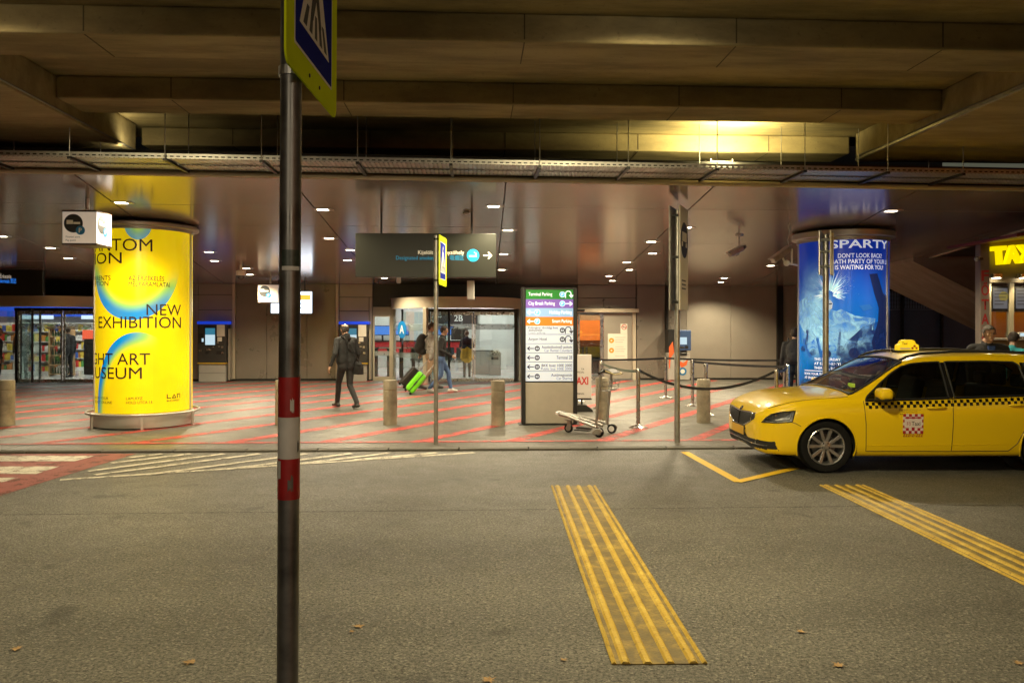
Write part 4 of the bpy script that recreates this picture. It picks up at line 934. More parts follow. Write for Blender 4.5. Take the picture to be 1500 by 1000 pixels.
s2p = thing('crossing_sign_post', 'thin grey post with a pedestrian crossing sign seen edge-on in front of the hanging sign', 'sign post', g, -YAW-R(4))
MB().cyl((0,0,0), (0,0,zpx(g,345)-PV), 0.032, n=20).build('pole', M_GALV, s2p, 40)
crossing_plate(s2p, zpx(g,417)-PV, 0.72, 0.74, -0.05, 0.034+0.01)
for z in (zpx(g,412), zpx(g,352)): MB().lathe([(0.033,0),(0.04,0),(0.04,0.03),(0.033,0.03)], 20, c=(0,0,z-PV)).build('clamp', M_DARK, s2p)
def bus_post(px, py, d, rot, z0py, z1py, w, label, pict):
    g = atD(px, 500, d); g.z = PV
    t = thing('stop_sign_post', label, 'sign post', g, rot)
    z0, z1 = zpx(g, z0py)-PV, zpx(g, z1py)-PV
    MB().cyl((0,0,0), (0,0,z1-0.05), 0.042, n=20).build('pole', M_GALV, t, 40)
    for s in (-1, 1):
        Mx = Matrix.Translation((s*0.075, -w*0.35, z0)) @ Matrix(((0,0,1,0),(1,0,0,0),(0,1,0,0),(0,0,0,1)))
        p = MB().box(0, w, 0, z1-z0, -0.012, 0.012, Mx).build('sign_plate', M_SGW if s > 0 else M_GALV, t, bevel=0.004)
        if s > 0 and pict:
            h = z1-z0; Mq = Mx @ Matrix.Translation((w*0.5, h*0.68, 0.0125))
            disc(p, 'round_pictogram', Mq, min(w*0.45, 0.3), M_INK, 36)
            for (a, b, c, e) in ((-0.17,0.17,-0.02,0.12), (-0.2,-0.12,-0.1,-0.03), (0.1,0.2,-0.1,-0.03)): MB().box(a, b, c, e, 0.0021, 0.0035, Mq).build('pictogram', M_SGW, p)
            for k in range(3): MB().box(w*0.2, w*0.7, h*0.28-k*0.06, h*0.28-k*0.06+0.02, 0.0125, 0.0135, Mx).build('print_line', M_INK, p)
    for z in (z0+0.1, (z0+z1)/2, z1-0.15): MB().box(-0.062, 0.062, -0.05, 0.05, z, z+0.04).build('clamp', M_DARK, t)
    return t
bus_post(992, 646, 12.0, -R(26), 454, 303, 0.6, 'grey stop post with two tall back to back sign plates beside the queue posts', True)
bus_post(1209.5, 650, 11.6, -R(30), 402, 338, 0.36, 'grey post with two small sign plates in front of the blue column', False)
# ================================================================== parking totem
g = G(805, 622, PV); M_TF = pm('totem_frame', (0.025,0.025,0.026), 0.35, 0.3, 0.08)
tt = thing('parking_totem', 'free standing lit direction totem with green, purple, blue and orange parking rows', 'totem', g + Vector((0, 0.14, 0)), 0)
TW = 82/FPX*depth(g); sc = FPX/depth(g)
def tzp(py): return zpx(g, py)-PV
HW = TW/2
for s in (-1, 1): MB().box(s*HW-(0.07 if s > 0 else 0), s*HW+(0.07 if s < 0 else 0), -0.14, 0.14, 0.012, tzp(421)).build('frame_post', M_TF, tt, bevel=0.012)
MB().box(-HW+0.071, HW-0.071, -0.12, 0.12, tzp(423.5), tzp(421.3)).build('top_cap', M_TF, tt)
MB().box(-HW-0.05, HW+0.05, -0.2, 0.2, 0, 0.011).build('base_plate', M_DARK, tt)
MB().box(-HW+0.071, HW-0.071, -0.115, 0.115, 0.02, tzp(560.5)).build('lower_panel', pm('totem_beige', (0.44,0.40,0.33), 0.45, 0.1, 0.05), tt, bevel=0.006)
MB().box(-HW+0.071, HW-0.071, -0.10, 0.115, tzp(560), tzp(423.8)).build('light_box', M_DARK, tt)
def lit(name, c, s): return pm(name, c, 0.35, 0, 0, emit=c, estr=s)
M_TWH = lit('totem_white', (0.66, 0.73, 0.84), 0.42)
tcol = [lit('totem_green', (0.0, 0.24, 0.015), 0.45), lit('totem_purple', (0.22, 0.11, 0.5), 0.5), lit('totem_sky', (0.30, 0.50, 0.78), 0.5), lit('totem_orange', (0.85, 0.20, 0.015), 0.6)]
rowsY = [(424,438),(438,451),(451,464),(464,477),(477,490),(490,503.5),(503.5,517),(517,530.5),(530.5,544),(544,558.5)]
M_TTX = lit('totem_letter_white', (0.9,0.95,1.0), 0.9); M_TTD = pm('totem_letter_dark', (0.03,0.03,0.05), 0.5, 0, 0); M_TTG = pm('totem_letter_grey', (0.16,0.2,0.32), 0.5, 0, 0)
M_TPB = lit('totem_p_blue', (0.12,0.5,0.85), 0.7)
TX = lambda px: (px-805)/sc
YF_ = -0.101
def tm(px, py, z=0.0): return facing((TX(px), YF_-0.0012-z, tzp(py)))
def arrow(par, px, py, kind, mat):
    a = 0.056
    if kind in 'LR':
        s = 1 if kind == 'R' else -1
        MB().box(-a, a, -0.008, 0.008, 0, 0.001, tm(px, py)).build('arrow', mat, par)
        for q in (1, -1): MB().box(-0.055, 0.004, -0.008, 0.008, 0.0011, 0.002, tm(px, py) @ Matrix.Translation((s*a, 0, 0)) @ Matrix.Rotation(R(-q*42 if s > 0 else 180+q*42), 4, 'Z')).build('arrow', mat, par)
    else:
        pts = [(-0.06 + 0.05 - 0.05*math.cos(t), 0.01+0.05*math.sin(t)) for t in np.linspace(0, math.pi, 9)]
        pts = [(-0.06, -0.06)] + pts + [(0.04, -0.02)]
        Mq = tm(px, py)
        MB().tube([Mq @ Vector((x, y, 0.001)) for x, y in pts], 0.0085, 6).build('arrow', mat, par)
        MB().prism([(0.0, -0.01), (0.09, -0.01), (0.045, -0.06)], 0, 0.002, Mq).build('arrow', mat, par)
txts = [('Terminal Parking','L',None,0),('City Break Parking','L',None,1),('Holiday Parking','R',None,2),('Smart Parking','R',None,3)]
for i, (a, b) in enumerate(rowsY):
    p = MB().box(-HW+0.073, HW-0.073, YF_-0.001, YF_+0.0008, tzp(b)+(0.004 if i > 3 else 0.001), tzp(a)).build('direction_row', tcol[i] if i < 4 else M_TWH, tt)
    m = (a+b)/2
    if i < 4:
        left = i < 2
        lettering(txts[i][0], M_TTX, p, tm(774 if left else 838, m+1.9), cap=0.062, align='L' if left else 'R', bold=0.008, width=(35, 39, 33, 29)[i]/sc)
        cx_ = 824 if left else 787
        disc(p, 'parking_disc', tm(cx_, m), 0.052, M_TTX, 24, 0.001); disc(p, 'parking_disc', tm(cx_, m, 0.0012), 0.045, M_TPB, 24, 0.001)
        lettering('P', M_TTX, p, tm(cx_, m+2.0, 0.0026), height=0.05, align='C', bold=0.01)
        arrow(p, 833.5 if left else 777.5, m, ('U','R','L','L')[i], M_TTX)
    else:
        right = i >= 6
        L1 = ['Külterjárat, távolsági busz', 'Airport Hotel', 'Autóbérlő pultok', 'Terminal 2B', 'BKK busz 100E 200E', 'Autómegosztás'][i-4]
        L1 = {'Külterjárat, távolsági busz': 'Különjárat, távolsági busz', 'Autóbérlő pultok': 'Autókölcsönző pultok'}.get(L1, L1)
        L2 = ['Coach pick-up', None, 'Car Rental Counters', None, 'Public bus 100E 200E', 'Car Sharing'][i-4]
        px = 838.5 if right else 774
        if i == 4:
            lettering('Különjárat, távolsági busz', M_TTD, p, tm(px, m-2.2), cap=0.042, width=44/sc, bold=0.008); lettering('várakozóhelyek', M_TTD, p, tm(px, m+1.4), cap=0.042, width=21/sc, bold=0.008)
            lettering(L2, M_TTG, p, tm(px, m+5.0), cap=0.042, width=25/sc)
        elif L2 is None: lettering(L1, M_TTD, p, tm(px, m+2), cap=0.06, align='R' if right else 'L', bold=0.008, width=(27 if i == 5 else 23)/sc)
        else:
            lettering(L1, M_TTD, p, tm(px, m-0.2), cap=0.05, align='R', bold=0.01, width=(0, 0, 45, 0, 45, 31)[i-4]/sc); lettering(L2, M_TTG, p, tm(px, m+4.8), cap=0.05, align='R', bold=0.004, width=(0, 0, 41, 0, 46, 23)[i-4]/sc)
        cx_ = 824 if not right else 787
        disc(p, 'pictogram', tm(cx_, m), 0.047, M_TTD, 24, 0.001)
        MB().box(-0.026, 0.026, -0.018, 0.02, 0, 0.001, tm(cx_, m, 0.0012)).build('pictogram', M_TWH, p)
        MB().box(-0.018, 0.018, -0.004, 0.012, 0, 0.001, tm(cx_, m, 0.0024)).build('pictogram', M_TTD, p)
        arrow(p, 833.5 if not right else 777.5, m, 'U' if not right else 'L', M_TTD)
    if 4 <= i < 9: MB().box(TX(774), TX(838.5), YF_-0.003, YF_-0.0012, tzp(b)+0.004, tzp(b)+0.0085).build('divider', M_TTD, p)
# ================================================================== hanging signs
M_HS = pm('hanging_sign_charcoal', (0.022, 0.023, 0.018), 0.3, 0.3, 0.06, 2); M_CYT = pm('cyan_lettering', (0.0, 0.16, 0.3), 0.5, 0, 0, emit=(0.0, 0.3, 0.55), estr=0.35)
M_CRT = pm('cream_lettering', (0.7, 0.64, 0.5), 0.5, 0, 0, emit=(1, 0.9, 0.7), estr=0.35)
M_CYD = pm('cyan_disc', (0.0, 0.25, 0.5), 0.45, 0, 0, emit=(0.0, 0.35, 0.75), estr=0.45)
dS = 12.9
c = atD(624.5, 375, dS)
hs = thing('hanging_sign', 'long dark hanging sign pointing right to the designated smoking area', 'sign', (c.x, c.y, 0), -YAW*0.4)
k_ = dS/FPX
def hz(py): return HC+(HZ-py)*k_
def hx(px): return (px-624.5)*k_
MB().box(hx(522), hx(727), -0.06, 0.06, hz(406.5), hz(342.5)).build('panel', M_HS, hs, bevel=0.008)
lettering('Kijelölt dohányzóhely', M_CRT, hs, facing((hx(680), -0.064, hz(373))), cap=0.064, width=hx(680)-hx(613), align='R')
lettering('Designated smoking area · 吸烟区', M_CYT, hs, facing((hx(680), -0.064, hz(381))), cap=0.064, width=hx(680)-hx(581), align='R', bold=0.004)
disc(hs, 'cyan_disc', facing((hx(693), -0.0605, hz(374.5))), 0.1, M_CYD, 36, 0.003)
MB().box(-0.062, 0.035, -0.010, 0.010, 0, 0.002, facing((hx(693), -0.064, hz(375.5)))).box(0.04, 0.055, -0.012, 0.012, 0, 0.002, facing((hx(693), -0.064, hz(375.5)))).build('cigarette_symbol', M_CRT, hs)
Mq = facing((hx(693), -0.0645, hz(374.5)))
MB().tube([Mq @ Vector(p) for p in ((0.045,0.010,0),(0.058,0.024,0),(0.04,0.04,0),(0.016,0.045,0))], 0.005, 6).build('smoke_symbol', M_CRT, hs)
MB().box(-0.066, 0.066, -0.010, 0.010, 0, 0.003, facing((hx(714), -0.0605, hz(374.5)))).build('arrow', M_CRT, hs)
for q in (1, -1): MB().box(-0.078, 0.007, -0.010, 0.010, 0.0031, 0.005, facing((hx(714), -0.0605, hz(374.5))) @ Matrix.Translation((0.066, 0, 0)) @ Matrix.Rotation(R(-q*45), 4, 'Z')).build('arrow', M_CRT, hs)
for px in (559, 691): MB().cyl((hx(px), 0, hz(343)), (hx(px), 0, zc(c.y)+0.01), 0.018, n=10).build('hanger', M_DARK, hs)
MB().lathe([(0.02,0),(0.06,-0.01),(0.06,-0.03),(0.02,-0.05)], 16, c=(hx(683), 0, zc(c.y))).build('ceiling_rose', M_GALV, hs)
bl = atD(689.5, 420, 22.0)
b1 = thing('blade_sign', 'small white hanging box under the right end of the dark hanging sign', 'sign', (bl.x, bl.y, 0), 0)
MB().box(-0.1, 0.1, -0.3, 0.3, HC+41/FPX*22, HC+68/FPX*22).build('box', pm('blade_white', (0.5,0.5,0.46), 0.4, 0, 0.04), b1, bevel=0.01); MB().cyl((0,0,HC+68/FPX*22), (0,0,zc(bl.y)+0.01), 0.02, n=10).build('hanger', M_DARK, b1)
ar = atD(0, 412, 21.5)
a_s = thing('arrivals_sign', 'dark hanging arrivals sign with white and blue lettering at the left edge', 'sign', (ar.x, ar.y, 0), 0)
q = 21.5/FPX
MB().box(-3.0, 63*q, -0.06, 0.06, HC+46*q, HC+84*q).build('panel', M_HS, a_s, bevel=0.01)
lettering('Érkezés', M_CRT, a_s, facing((2*q, -0.064, HC+71.5*q)), cap=0.11, align='L', width=16*q, bold=0.005)
lettering('Arrivals 到达', pm('blue_lettering', (0.01,0.1,0.5), 0.5, 0, 0, emit=(0.03,0.25,1.0), estr=0.9), a_s, facing((2*q, -0.064, HC+64.5*q)), cap=0.11, align='L', width=23*q, bold=0.005)
for x in (-1.5, 0.8): MB().cyl((x,0,HC+84*q), (x,0,zc(ar.y)+0.01), 0.018, n=8).build('hanger', M_DARK, a_s)
M_BXW = pm('box_sign_white', (0.68,0.6,0.5), 0.4, 0, 0.03, emit=(1.0,0.86,0.72), estr=0.22)
M_BXL = pm('box_sign_lit', (0.75,0.74,0.72), 0.4, 0, 0.02, emit=(1.0,0.97,0.93), estr=0.75)
M_PBL = pm('parking_blue', (0.02,0.16,0.36), 0.4, 0, 0)
def box_sign(px0, px1, py0, py1, d, label, lit_side):
    c = atD((px0+px1)/2, (py0+py1)/2, d); w = (px1-px0)/FPX*d/2; h = (py1-py0)/FPX*d/2
    t = thing('pay_point_sign', label, 'sign', (c.x, c.y+w, c.z), 0, 'pay point box signs')
    bd = MB(); bd.box(-w, w, -w, w, -h, h); o = bd.build('box', M_BXW, t, bevel=0.004)
    if lit_side: MB().box(w+0.001, w+0.004, -w+0.004, w-0.004, -h+0.012, h-0.012).build('lit_face', M_BXL, t)
    for z in (-h, h): MB().box(-w-0.006, w+0.006, -w-0.006, w+0.006, z-0.012, z+0.012).build('edge_band', pm('bronze_edge', (0.06,0.035,0.025), 0.4, 0.3, 0.05), t)
    for M_, onlit in ((facing((-w*0.35, -w-0.001, h*0.25)), 0), (Matrix.Translation((w+0.0045, -w*0.3, h*0.25)) @ Matrix.Rotation(R(90), 4, 'Z') @ Matrix.Rotation(R(90), 4, 'X'), 1)):
        disc(t, 'round_pictogram', M_, w*0.56, M_INK, 32, 0.002)
        MB().box(-w*0.4, -w*0.02, -w*0.05, w*0.2, 0.0021, 0.003, M_).box(0.0, w*0.4, -w*0.05, w*0.08, 0.0021, 0.003, M_).build('machine_symbol', M_SGW, t)
        M2 = M_ @ Matrix.Translation((w*0.42, -w*0.42, 0.003)); disc(t, 'parking_disc', M2, w*0.27, M_PBL, 24, 0.002); lettering('P', M_SGW, t, M2 @ Matrix.Translation((0,-w*0.14,0.003)), height=w*0.28, align='C', bold=0.01)
        M3 = M_ @ Matrix.Translation((-w*0.45, -h*0.87, 0.001)); lettering('Fizetési pont', M_INK, t, M3, cap=w*0.12, width=w*0.85); lettering('Pay point', M_INK, t, M_ @ Matrix.Translation((-w*0.45, -h*1.07, 0.001)), cap=w*0.12, width=w*0.6)
    MB().cyl((0,0,h), (0,0,zc(c.y+w)-c.z+0.01), 0.03, n=12).build('hanger', M_STEEL, t, 40)
box_sign(92, 140.5, 309, 357.5, 11.6, 'near white pay point box sign hanging beside the yellow column', True)
box_sign(378, 407, 416.5, 443, 23.4, 'small far pay point box sign hanging left of the near post', False)
sc_ = thing('advertising_screen', 'bright white and orange screen hanging behind the near post', 'screen', (atY(427.5, 440, YW-1.2).x, YW-1.2, 0), 0)
s24 = depth((wx(427.5), YW-1.2, 0))/FPX
z0, z1 = HC+20.5*s24, HC+53*s24
MB().box(-30*s24, 30*s24, -0.04, 0.04, z0, z1).build('housing', M_DARK, sc_)
MB().box(-29.5*s24, 29.5*s24, -0.046, -0.041, z0+0.012, z1-0.012).build('lit_screen', emat('screen_white', (0.72,0.85,1.0), 4.0), sc_)
for x in (0.32, 0.62): MB().box(x*29*s24-0.02, x*29*s24+0.2, -0.049, -0.0465, z0+0.42, z0+0.58).build('orange_block', emat('screen_orange', (1,0.45,0.05), 1.6), sc_)
for k in range(2): MB().box(0.28, 0.55, -0.049, -0.0465, z0+0.16+0.13*k, z0+0.19+0.13*k).build('screen_line', emat('screen_grey', (0.5,0.5,0.6), 0.8), sc_)
for x in (-0.4, 0.4): MB().cyl((x,0,z1), (x,0,zc(YW-1.2)+0.01), 0.02, n=8).build('hanger', M_DARK, sc_)
# ================================================================== parking pay machines and cash machine
M_KBL = pm('kiosk_blue', (0.01,0.05,0.6), 0.35, 0, 0, emit=(0.01,0.07,0.9), estr=0.5); M_KGR = pm('kiosk_dark', (0.045,0.043,0.04), 0.4, 0.1, 0.06); M_KLG = pm('kiosk_light_grey', (0.42,0.4,0.36), 0.45, 0.1, 0.05)
M_SCR = emat('kiosk_screen', (0.6,0.8,0.9), 0.9); M_SC2 = emat('kiosk_screen_teal', (0.03,0.2,0.3), 0.9)
def kiosk(px0, label):
    dK = depth((wx(px0), YW-0.45, 0)); k = dK/FPX; c = atD(px0+21.5, 520, dK)
    t = thing('pay_machine', label, 'pay machine', (c.x, c.y, PV), 0, 'parking pay machines')
    w = 20.5*k; Z = lambda py: HC+(HZ-py)*k-PV
    MB().box(-w+0.02, w-0.03, 0.0, 0.42, 0, Z(533)).build('pedestal', M_KLG, t, bevel=0.008); MB().box(-w+0.02, w-0.03, -0.003, -0.0005, Z(546.5)-0.004, Z(546.5)+0.004).build('seam', M_DARK, t)
    b = MB().box(-w, w, -0.04, 0.42, Z(532.4)+0.012, Z(475.5)).build('cabinet', M_KGR, t, bevel=0.008)
    MB().box(-w-0.005, w+0.005, -0.05, 0.42, Z(533), Z(532.2)+0.012).build('yellow_line', M_YEL, t)
    MB().box(-w-0.02, w+0.03, -0.07, 0.42, Z(475.3), Z(471)).build('blue_top', M_KBL, t, bevel=0.02)
    XX = lambda px: (px-21.5)*k
    def pl(a, b_, c_, d, mat, nm, th=0.006): MB().box(XX(a), XX(b_), -0.041-th, -0.0405, Z(d), Z(c_)).build(nm, mat, b)
    pl(10.5, 28, 478, 507, M_BLACK, 'screen_bezel'); 
    MB().box(XX(12), XX(26), -0.0500, -0.0475, Z(490.5), Z(481)).build('screen', M_SC2, b); MB().box(XX(12), XX(26), -0.0500, -0.0475, Z(505.5), Z(490.6)).build('screen', M_SCR, b)
    pl(28.5, 40, 476, 493, M_PAPER, 'notice'); pl(29.5, 36, 494, 500.5, M_PAPER, 'notice'); pl(2.5, 9, 489, 503, M_BLACK, 'reader'); pl(7, 9.5, 496, 501, M_SCR, 'reader_light', 0.009)
    for (a, b_, c_, d) in ((13.5,20.5,511,514),(28,31.5,501,503.2),(35,38,507,510),(30.5,33.5,507,508.5),(3,6.5,512.5,515.5),(22.5,25,507.5,509),(35.5,38.5,515.5,518.5)): pl(a, b_, c_, d, M_STEEL, 'fitting')
    for (a, b_, c_, d) in ((12,17,514.5,518.5),(28,38.5,514.5,519.5)): pl(a, b_, c_, d, M_BLACK, 'slot', 0.004)
    MB().box(XX(43.5), XX(46.5), 0.05, 0.3, 0.05, Z(482)).build('side_panel', M_WALL, t)
kiosk(289.5, 'blue topped pay machine right of the yellow column'); kiosk(496.5, 'blue topped pay machine behind the walking man')
k = depth((wx(995), YW-0.5, 0))/FPX; c = atD(995, 520, k*FPX)
at_ = thing('cash_machine', 'cash machine with blue hood and orange graphics behind the queue posts', 'cash machine', (c.x, c.y, PV), 0)
Z = lambda py: HC+(HZ-py)*k-PV
XX = lambda px: (px-995)*k
MB().box(XX(979), XX(1011), 0, 0.45, 0.02, Z(516)).build('safe_body', M_KLG, at_, bevel=0.015)
MB().box(XX(978.5), XX(989), -0.02, 0.45, Z(515.5), Z(482)).build('side_box', M_DARK, at_, bevel=0.01)
hd = MB().box(XX(989.3), XX(1012), -0.06, 0.45, Z(513), Z(483)).build('hood', pm('atm_blue', (0.05,0.09,0.2), 0.35, 0.2, 0.05), at_, bevel=0.02)
MB().box(XX(995), XX(1005.5), -0.066, -0.061, Z(504), Z(493.5)).build('screen', M_SCR, hd); MB().box(XX(1003), XX(1007.5), -0.068, -0.061, Z(510), Z(506)).build('keypad', M_BLACK, hd); MB().box(XX(995.5), XX(1001.5), -0.068, -0.061, Z(509.5), Z(507)).build('card_slot', M_STEEL, hd)
MB().box(XX(992), XX(1006), -0.03, 0.0, Z(520), Z(516.5)).build('cash_slot', M_BLACK, at_)
disc(at_, 'round_sticker', facing((XX(1000), -0.001, Z(543.5))), 0.13, M_PBL, 30, 0.003); disc(at_, 'sticker_arc', facing((XX(1000), -0.0045, Z(543.5))), 0.075, M_SGW, 24, 0.001)
M_OG = pm('orange_graphic', (0.7,0.12,0.03), 0.5, 0, 0.1)
for pts in ([(979.5,508),(985,500),(987,516),(982,524),(981,538),(979.5,540)], [(995,528),(1001,531),(1008,526),(1006,534),(999,538),(995,534)]):
    MB().prism([(XX(a), Z(b)) for a, b in pts], 0, 0.003, facing((0, -0.001 if pts[0][0] > 990 else -0.0215, 0))).build('orange_graphic', M_OG, at_)
# ================================================================== cameras on the ceiling
p = onC(353, 388)
dc = thing('dome_camera', 'white dome camera on the canopy right of the yellow column', 'camera', (p.x, p.y, zc(p.y)), 0)
dsz = p.y*7/FPX
zb_ = zpx(p, 403)-zc(p.y)
MB().cyl((0,0,0.01), (0,0,zb_+dsz), 0.03, n=12).build('stem', M_WHITE, dc); MB().lathe([(0.03,dsz*1.1),(dsz,dsz*0.8),(dsz*1.02,0),(dsz*0.95,-0.02)], 24, c=(0,0,zb_)).build('housing', M_WHITE, dc, 40)
MB().lathe([(dsz*0.92,-0.02),(dsz*0.7,-dsz*0.7),(0.001,-dsz)], 24, c=(0,0,zb_)).build('dome', pm('smoked_dome', (0.03,0.03,0.03), 0.1, 0, 0), dc, 50)
p = onC(1083, 344)
cc = thing('bullet_camera', 'bullet camera hanging from the canopy left of the blue column', 'camera', (p.x, p.y, zc(p.y)), 0)
kk = depth(p)/FPX
MB().lathe([(0.0,0.0),(0.085,0.0),(0.07,-0.025),(0.02,-0.03)], 20).build('ceiling_plate', M_GALV, cc, 40)
arm = [(0,0,0),(0,0,-24*kk),(-0.02,-0.02,-29*kk),(-0.06,-0.02,-31*kk),(-0.1,-0.02,-29*kk)]
MB().tube(arm, 0.014, 8).build('arm', M_WHITE, cc, 40)
Mc = Matrix.Translation((-0.07, -0.03, -24*kk)) @ Matrix.Rotation(R(12), 4, 'Z') @ Matrix.Rotation(R(-26), 4, 'Y')
MB().box(-0.17, 0.15, -0.055, 0.055, -0.05, 0.045, Mc).build('body', M_GALV, cc, bevel=0.015); MB().box(-0.21, 0.13, -0.062, 0.062, 0.047, 0.056, Mc).build('sun_shield', M_WHITE, cc); MB().cyl(Mc @ Vector((0.151,0,0)), Mc @ Vector((0.22,0,0.0)), 0.045, 0.035, 14).build('connector', M_BLACK, cc)
p = atD(1146, 372, 14.0)
c2 = thing('column_camera', 'long camera on a bracket beside the blue column with dangling cable', 'camera', p, 0)
Mc = Matrix.Rotation(R(20), 4, 'Z') @ Matrix.Rotation(R(-32), 4, 'Y')
MB().box(-0.25, 0.2, -0.06, 0.06, -0.045, 0.05, Mc).build('body', M_GALV, c2, bevel=0.012); MB().box(-0.28, 0.21, -0.068, 0.068, 0.052, 0.062, Mc).build('sun_shield', M_GALV, c2); MB().ell((0.07, -0.02, -0.16), (0.055,0.055,0.055)).build('joint', M_WHITE, c2, 50)
MB().tube([(0.0,0,-0.06),(0.05,0,-0.15),(0.13,0,-0.16),(0.17,0.1,-0.16),(0.42,0.35,-0.17)], 0.018, 8).build('bracket', M_WHITE, c2, 40); MB().box(0.16, 0.18, -0.02, 0.02, -0.18, 0.09).build('plate', M_WHITE, c2)
MB().tube([(0.1,0,0.03),(0.13,0.02,0.12),(0.11,0.04,0.25),(0.15,0.05,0.38),(0.13,0.05,0.5),(0.15,0.05,zc(p.y)-p.z)], 0.008, 6).build('cable', M_WHITE, c2, 40)
p = onC(584, 405); sd_ = thing('smoke_detector', 'small round detector on the ceiling under the hanging sign', 'detector', (p.x, p.y, zc(p.y)), 0)
MB().lathe([(0.0,0.0),(0.06,0.0),(0.065,-0.14),(0.05,-0.2),(0,-0.2)], 20).build('body', M_WHITE, sd_, 40); MB().lathe([(0.0,0.01),(0.09,0.01),(0.08,-0.015),(0.061,-0.016)], 20).build('base', M_WHITE, sd_, 40)
# ================================================================== queue barriers
M_BELT = pm('black_belt', (0.012,0.012,0.014), 0.55, 0, 0.1, 20)
posts = {}
def qpost(key, px, d, label):
    g = atD(px, 500, d); g.z = PV
    if not posts:
        t = thing('queue_post', label, 'queue post', g, 0, 'steel queue posts')
        MB().lathe([(0,0.0),(0.165,0.0),(0.165,0.012),(0.13,0.028),(0.05,0.045),(0.035,0.06)], 32).build('foot', M_STEEL, t, 35); MB().cyl((0,0,0.05), (0,0,0.94), 0.034, n=24).build('tube', M_STEEL, t, 40)
        MB().lathe([(0,1.02),(0.03,1.02),(0.036,1.01),(0.036,0.942),(0.034,0.94)], 24).build('belt_head', M_STEEL, t, 35); MB().box(-0.04, 0.04, -0.012, 0.012, 0.955, 1.0).build('belt_clip', M_BLACK, t); posts['proto'] = t
    else: t = copy_tree(posts['proto']); t.location = g; t['label'] = label
    posts[key] = g
for k_, px, d, lab in (('a',935,13.75,'queue post standing alone right of the luggage trolley'), ('b',975,19.6,'far queue post in front of the dark wall left of the cash machine'), ('c',1014.5,17.6,'queue post just right of the stop post'),
                     ('d',1034,15.8,'queue post behind the concrete bollard left of the taxi'), ('e',1137.5,13.6,'front queue post left of the blue column'), ('f',1149,18.4,'far queue post beside the blue column'),
                     ('g',1154,15.3,'queue post between the front post and the blue column'), ('h',880,17.0,'queue post behind the luggage trolley handle'), ('i',846,18.6,'queue post hidden behind the parking totem edge')):
    qpost(k_, px, d, lab)
def belt(a, b, sag, label, mat=M_BELT):
    A = posts[a]+Vector((0,0,0.975)); B = posts[b]+Vector((0,0,0.975)); d = (B-A); u_ = d.normalized(); A = A+u_*0.037; B = B-u_*0.037; n = 16; vs = []
    side = Vector((-u_.y, u_.x, 0))*0.0015
    for i in range(n+1):
        t = i/n; p = A.lerp(B, t) - Vector((0,0,sag*4*t*(1-t)))
        vs += [p-side-Vector((0,0,0.024)), p-side+Vector((0,0,0.024)), p+side+Vector((0,0,0.024)), p+side-Vector((0,0,0.024))]
    fs = []
    for i in range(n):
        k = 4*i; fs += [(k+q, k+(q+1) % 4, k+4+(q+1) % 4, k+4+q) for q in range(4)]
    fs += [(3,2,1,0), (4*n, 4*n+1, 4*n+2, 4*n+3)]
    c = (A+B)/2; o = MB().add([v-c for v in vs], fs).build('queue_belt', mat, loc=c); tag(o, label, 'belt', 'belts of the queue barrier')
belt('a', 'e', 0.30, 'sagging black belt between the two front queue posts'); belt('b', 'f', 0.02, 'taut black belt along the wall right of the stop post'); belt('i', 'b', 0.02, 'taut black belt in front of the sliding door')
belt('h', 'a', 0.05, 'grey green belt from the post behind the trolley to the front post', pm('grey_green_belt', (0.12,0.14,0.11), 0.55, 0, 0.1)); belt('c', 'g', 0.02, 'straight black belt behind the concrete bollard'); belt('e', 'g', 0.03, 'short black belt beside the blue column')
# ================================================================== luggage trolley
g0, g1 = G(833, 633, PV), G(887, 637, PV)
dv = (g1-g0); ang = math.atan2(dv.y, dv.x)
M_ALU = pm('trolley_aluminium', (0.36,0.345,0.315), 0.4, 0.85, 0.1, 10)
tl_ = thing('luggage_trolley', 'empty three wheeled luggage trolley standing in front of the totem', 'trolley', (g0+g1)/2, ang)
Lw = dv.length/2
for y in (-0.26, 0.26):
    MB().cyl((Lw, y-0.022, 0.075), (Lw, y+0.022, 0.075), 0.075, n=28).build('rear_tyre', M_RUB, tl_, 40); MB().cyl((Lw, y-0.026, 0.075), (Lw, y+0.026, 0.075), 0.048, n=24).build('rear_hub', M_WHITE, tl_, 40)
    MB().prism([(-0.09,0.07),(-0.03,0.13),(0.05,0.15),(0.09,0.1),(0.05,0.05),(-0.05,0.03)], -0.018, 0.018, Matrix.Translation((Lw-0.01, y+(-0.05 if y < 0 else 0.05), 0)) @ Matrix.Rotation(R(90),4,'X')).build('wheel_guard', M_ALU, tl_, bevel=0.008)
MB().cyl((-Lw, -0.02, 0.07), (-Lw, 0.02, 0.07), 0.07, n=24).build('front_tyre', M_RUB, tl_, 40); MB().cyl((-Lw, -0.024, 0.07), (-Lw, 0.024, 0.07), 0.045, n=24).build('front_hub', M_ALU, tl_, 40)
MB().box(-Lw-0.02, -Lw+0.05, -0.03, -0.024, 0.06, 0.2).box(-Lw-0.02, -Lw+0.05, 0.024, 0.03, 0.06, 0.2).box(-Lw-0.05, -Lw+0.06, -0.05, 0.05, 0.2, 0.215).build('fork', M_ALU, tl_)
for y in (-0.25, 0.0, 0.25):
    MB().tube([(-Lw-0.14, y*0.35, 0.30),(-Lw+0.05, y*0.5, 0.275),(Lw-0.05, y, 0.15)], 0.024, 10).build('deck_rail', M_ALU, tl_, 40)
MB().tube([(-Lw-0.13, -0.11, 0.30),(-Lw-0.19, -0.06, 0.312),(-Lw-0.2, 0, 0.315),(-Lw-0.19, 0.06, 0.312),(-Lw-0.13, 0.11, 0.30)], 0.026, 10).build('nose_bumper', M_WHITE, tl_, 40)
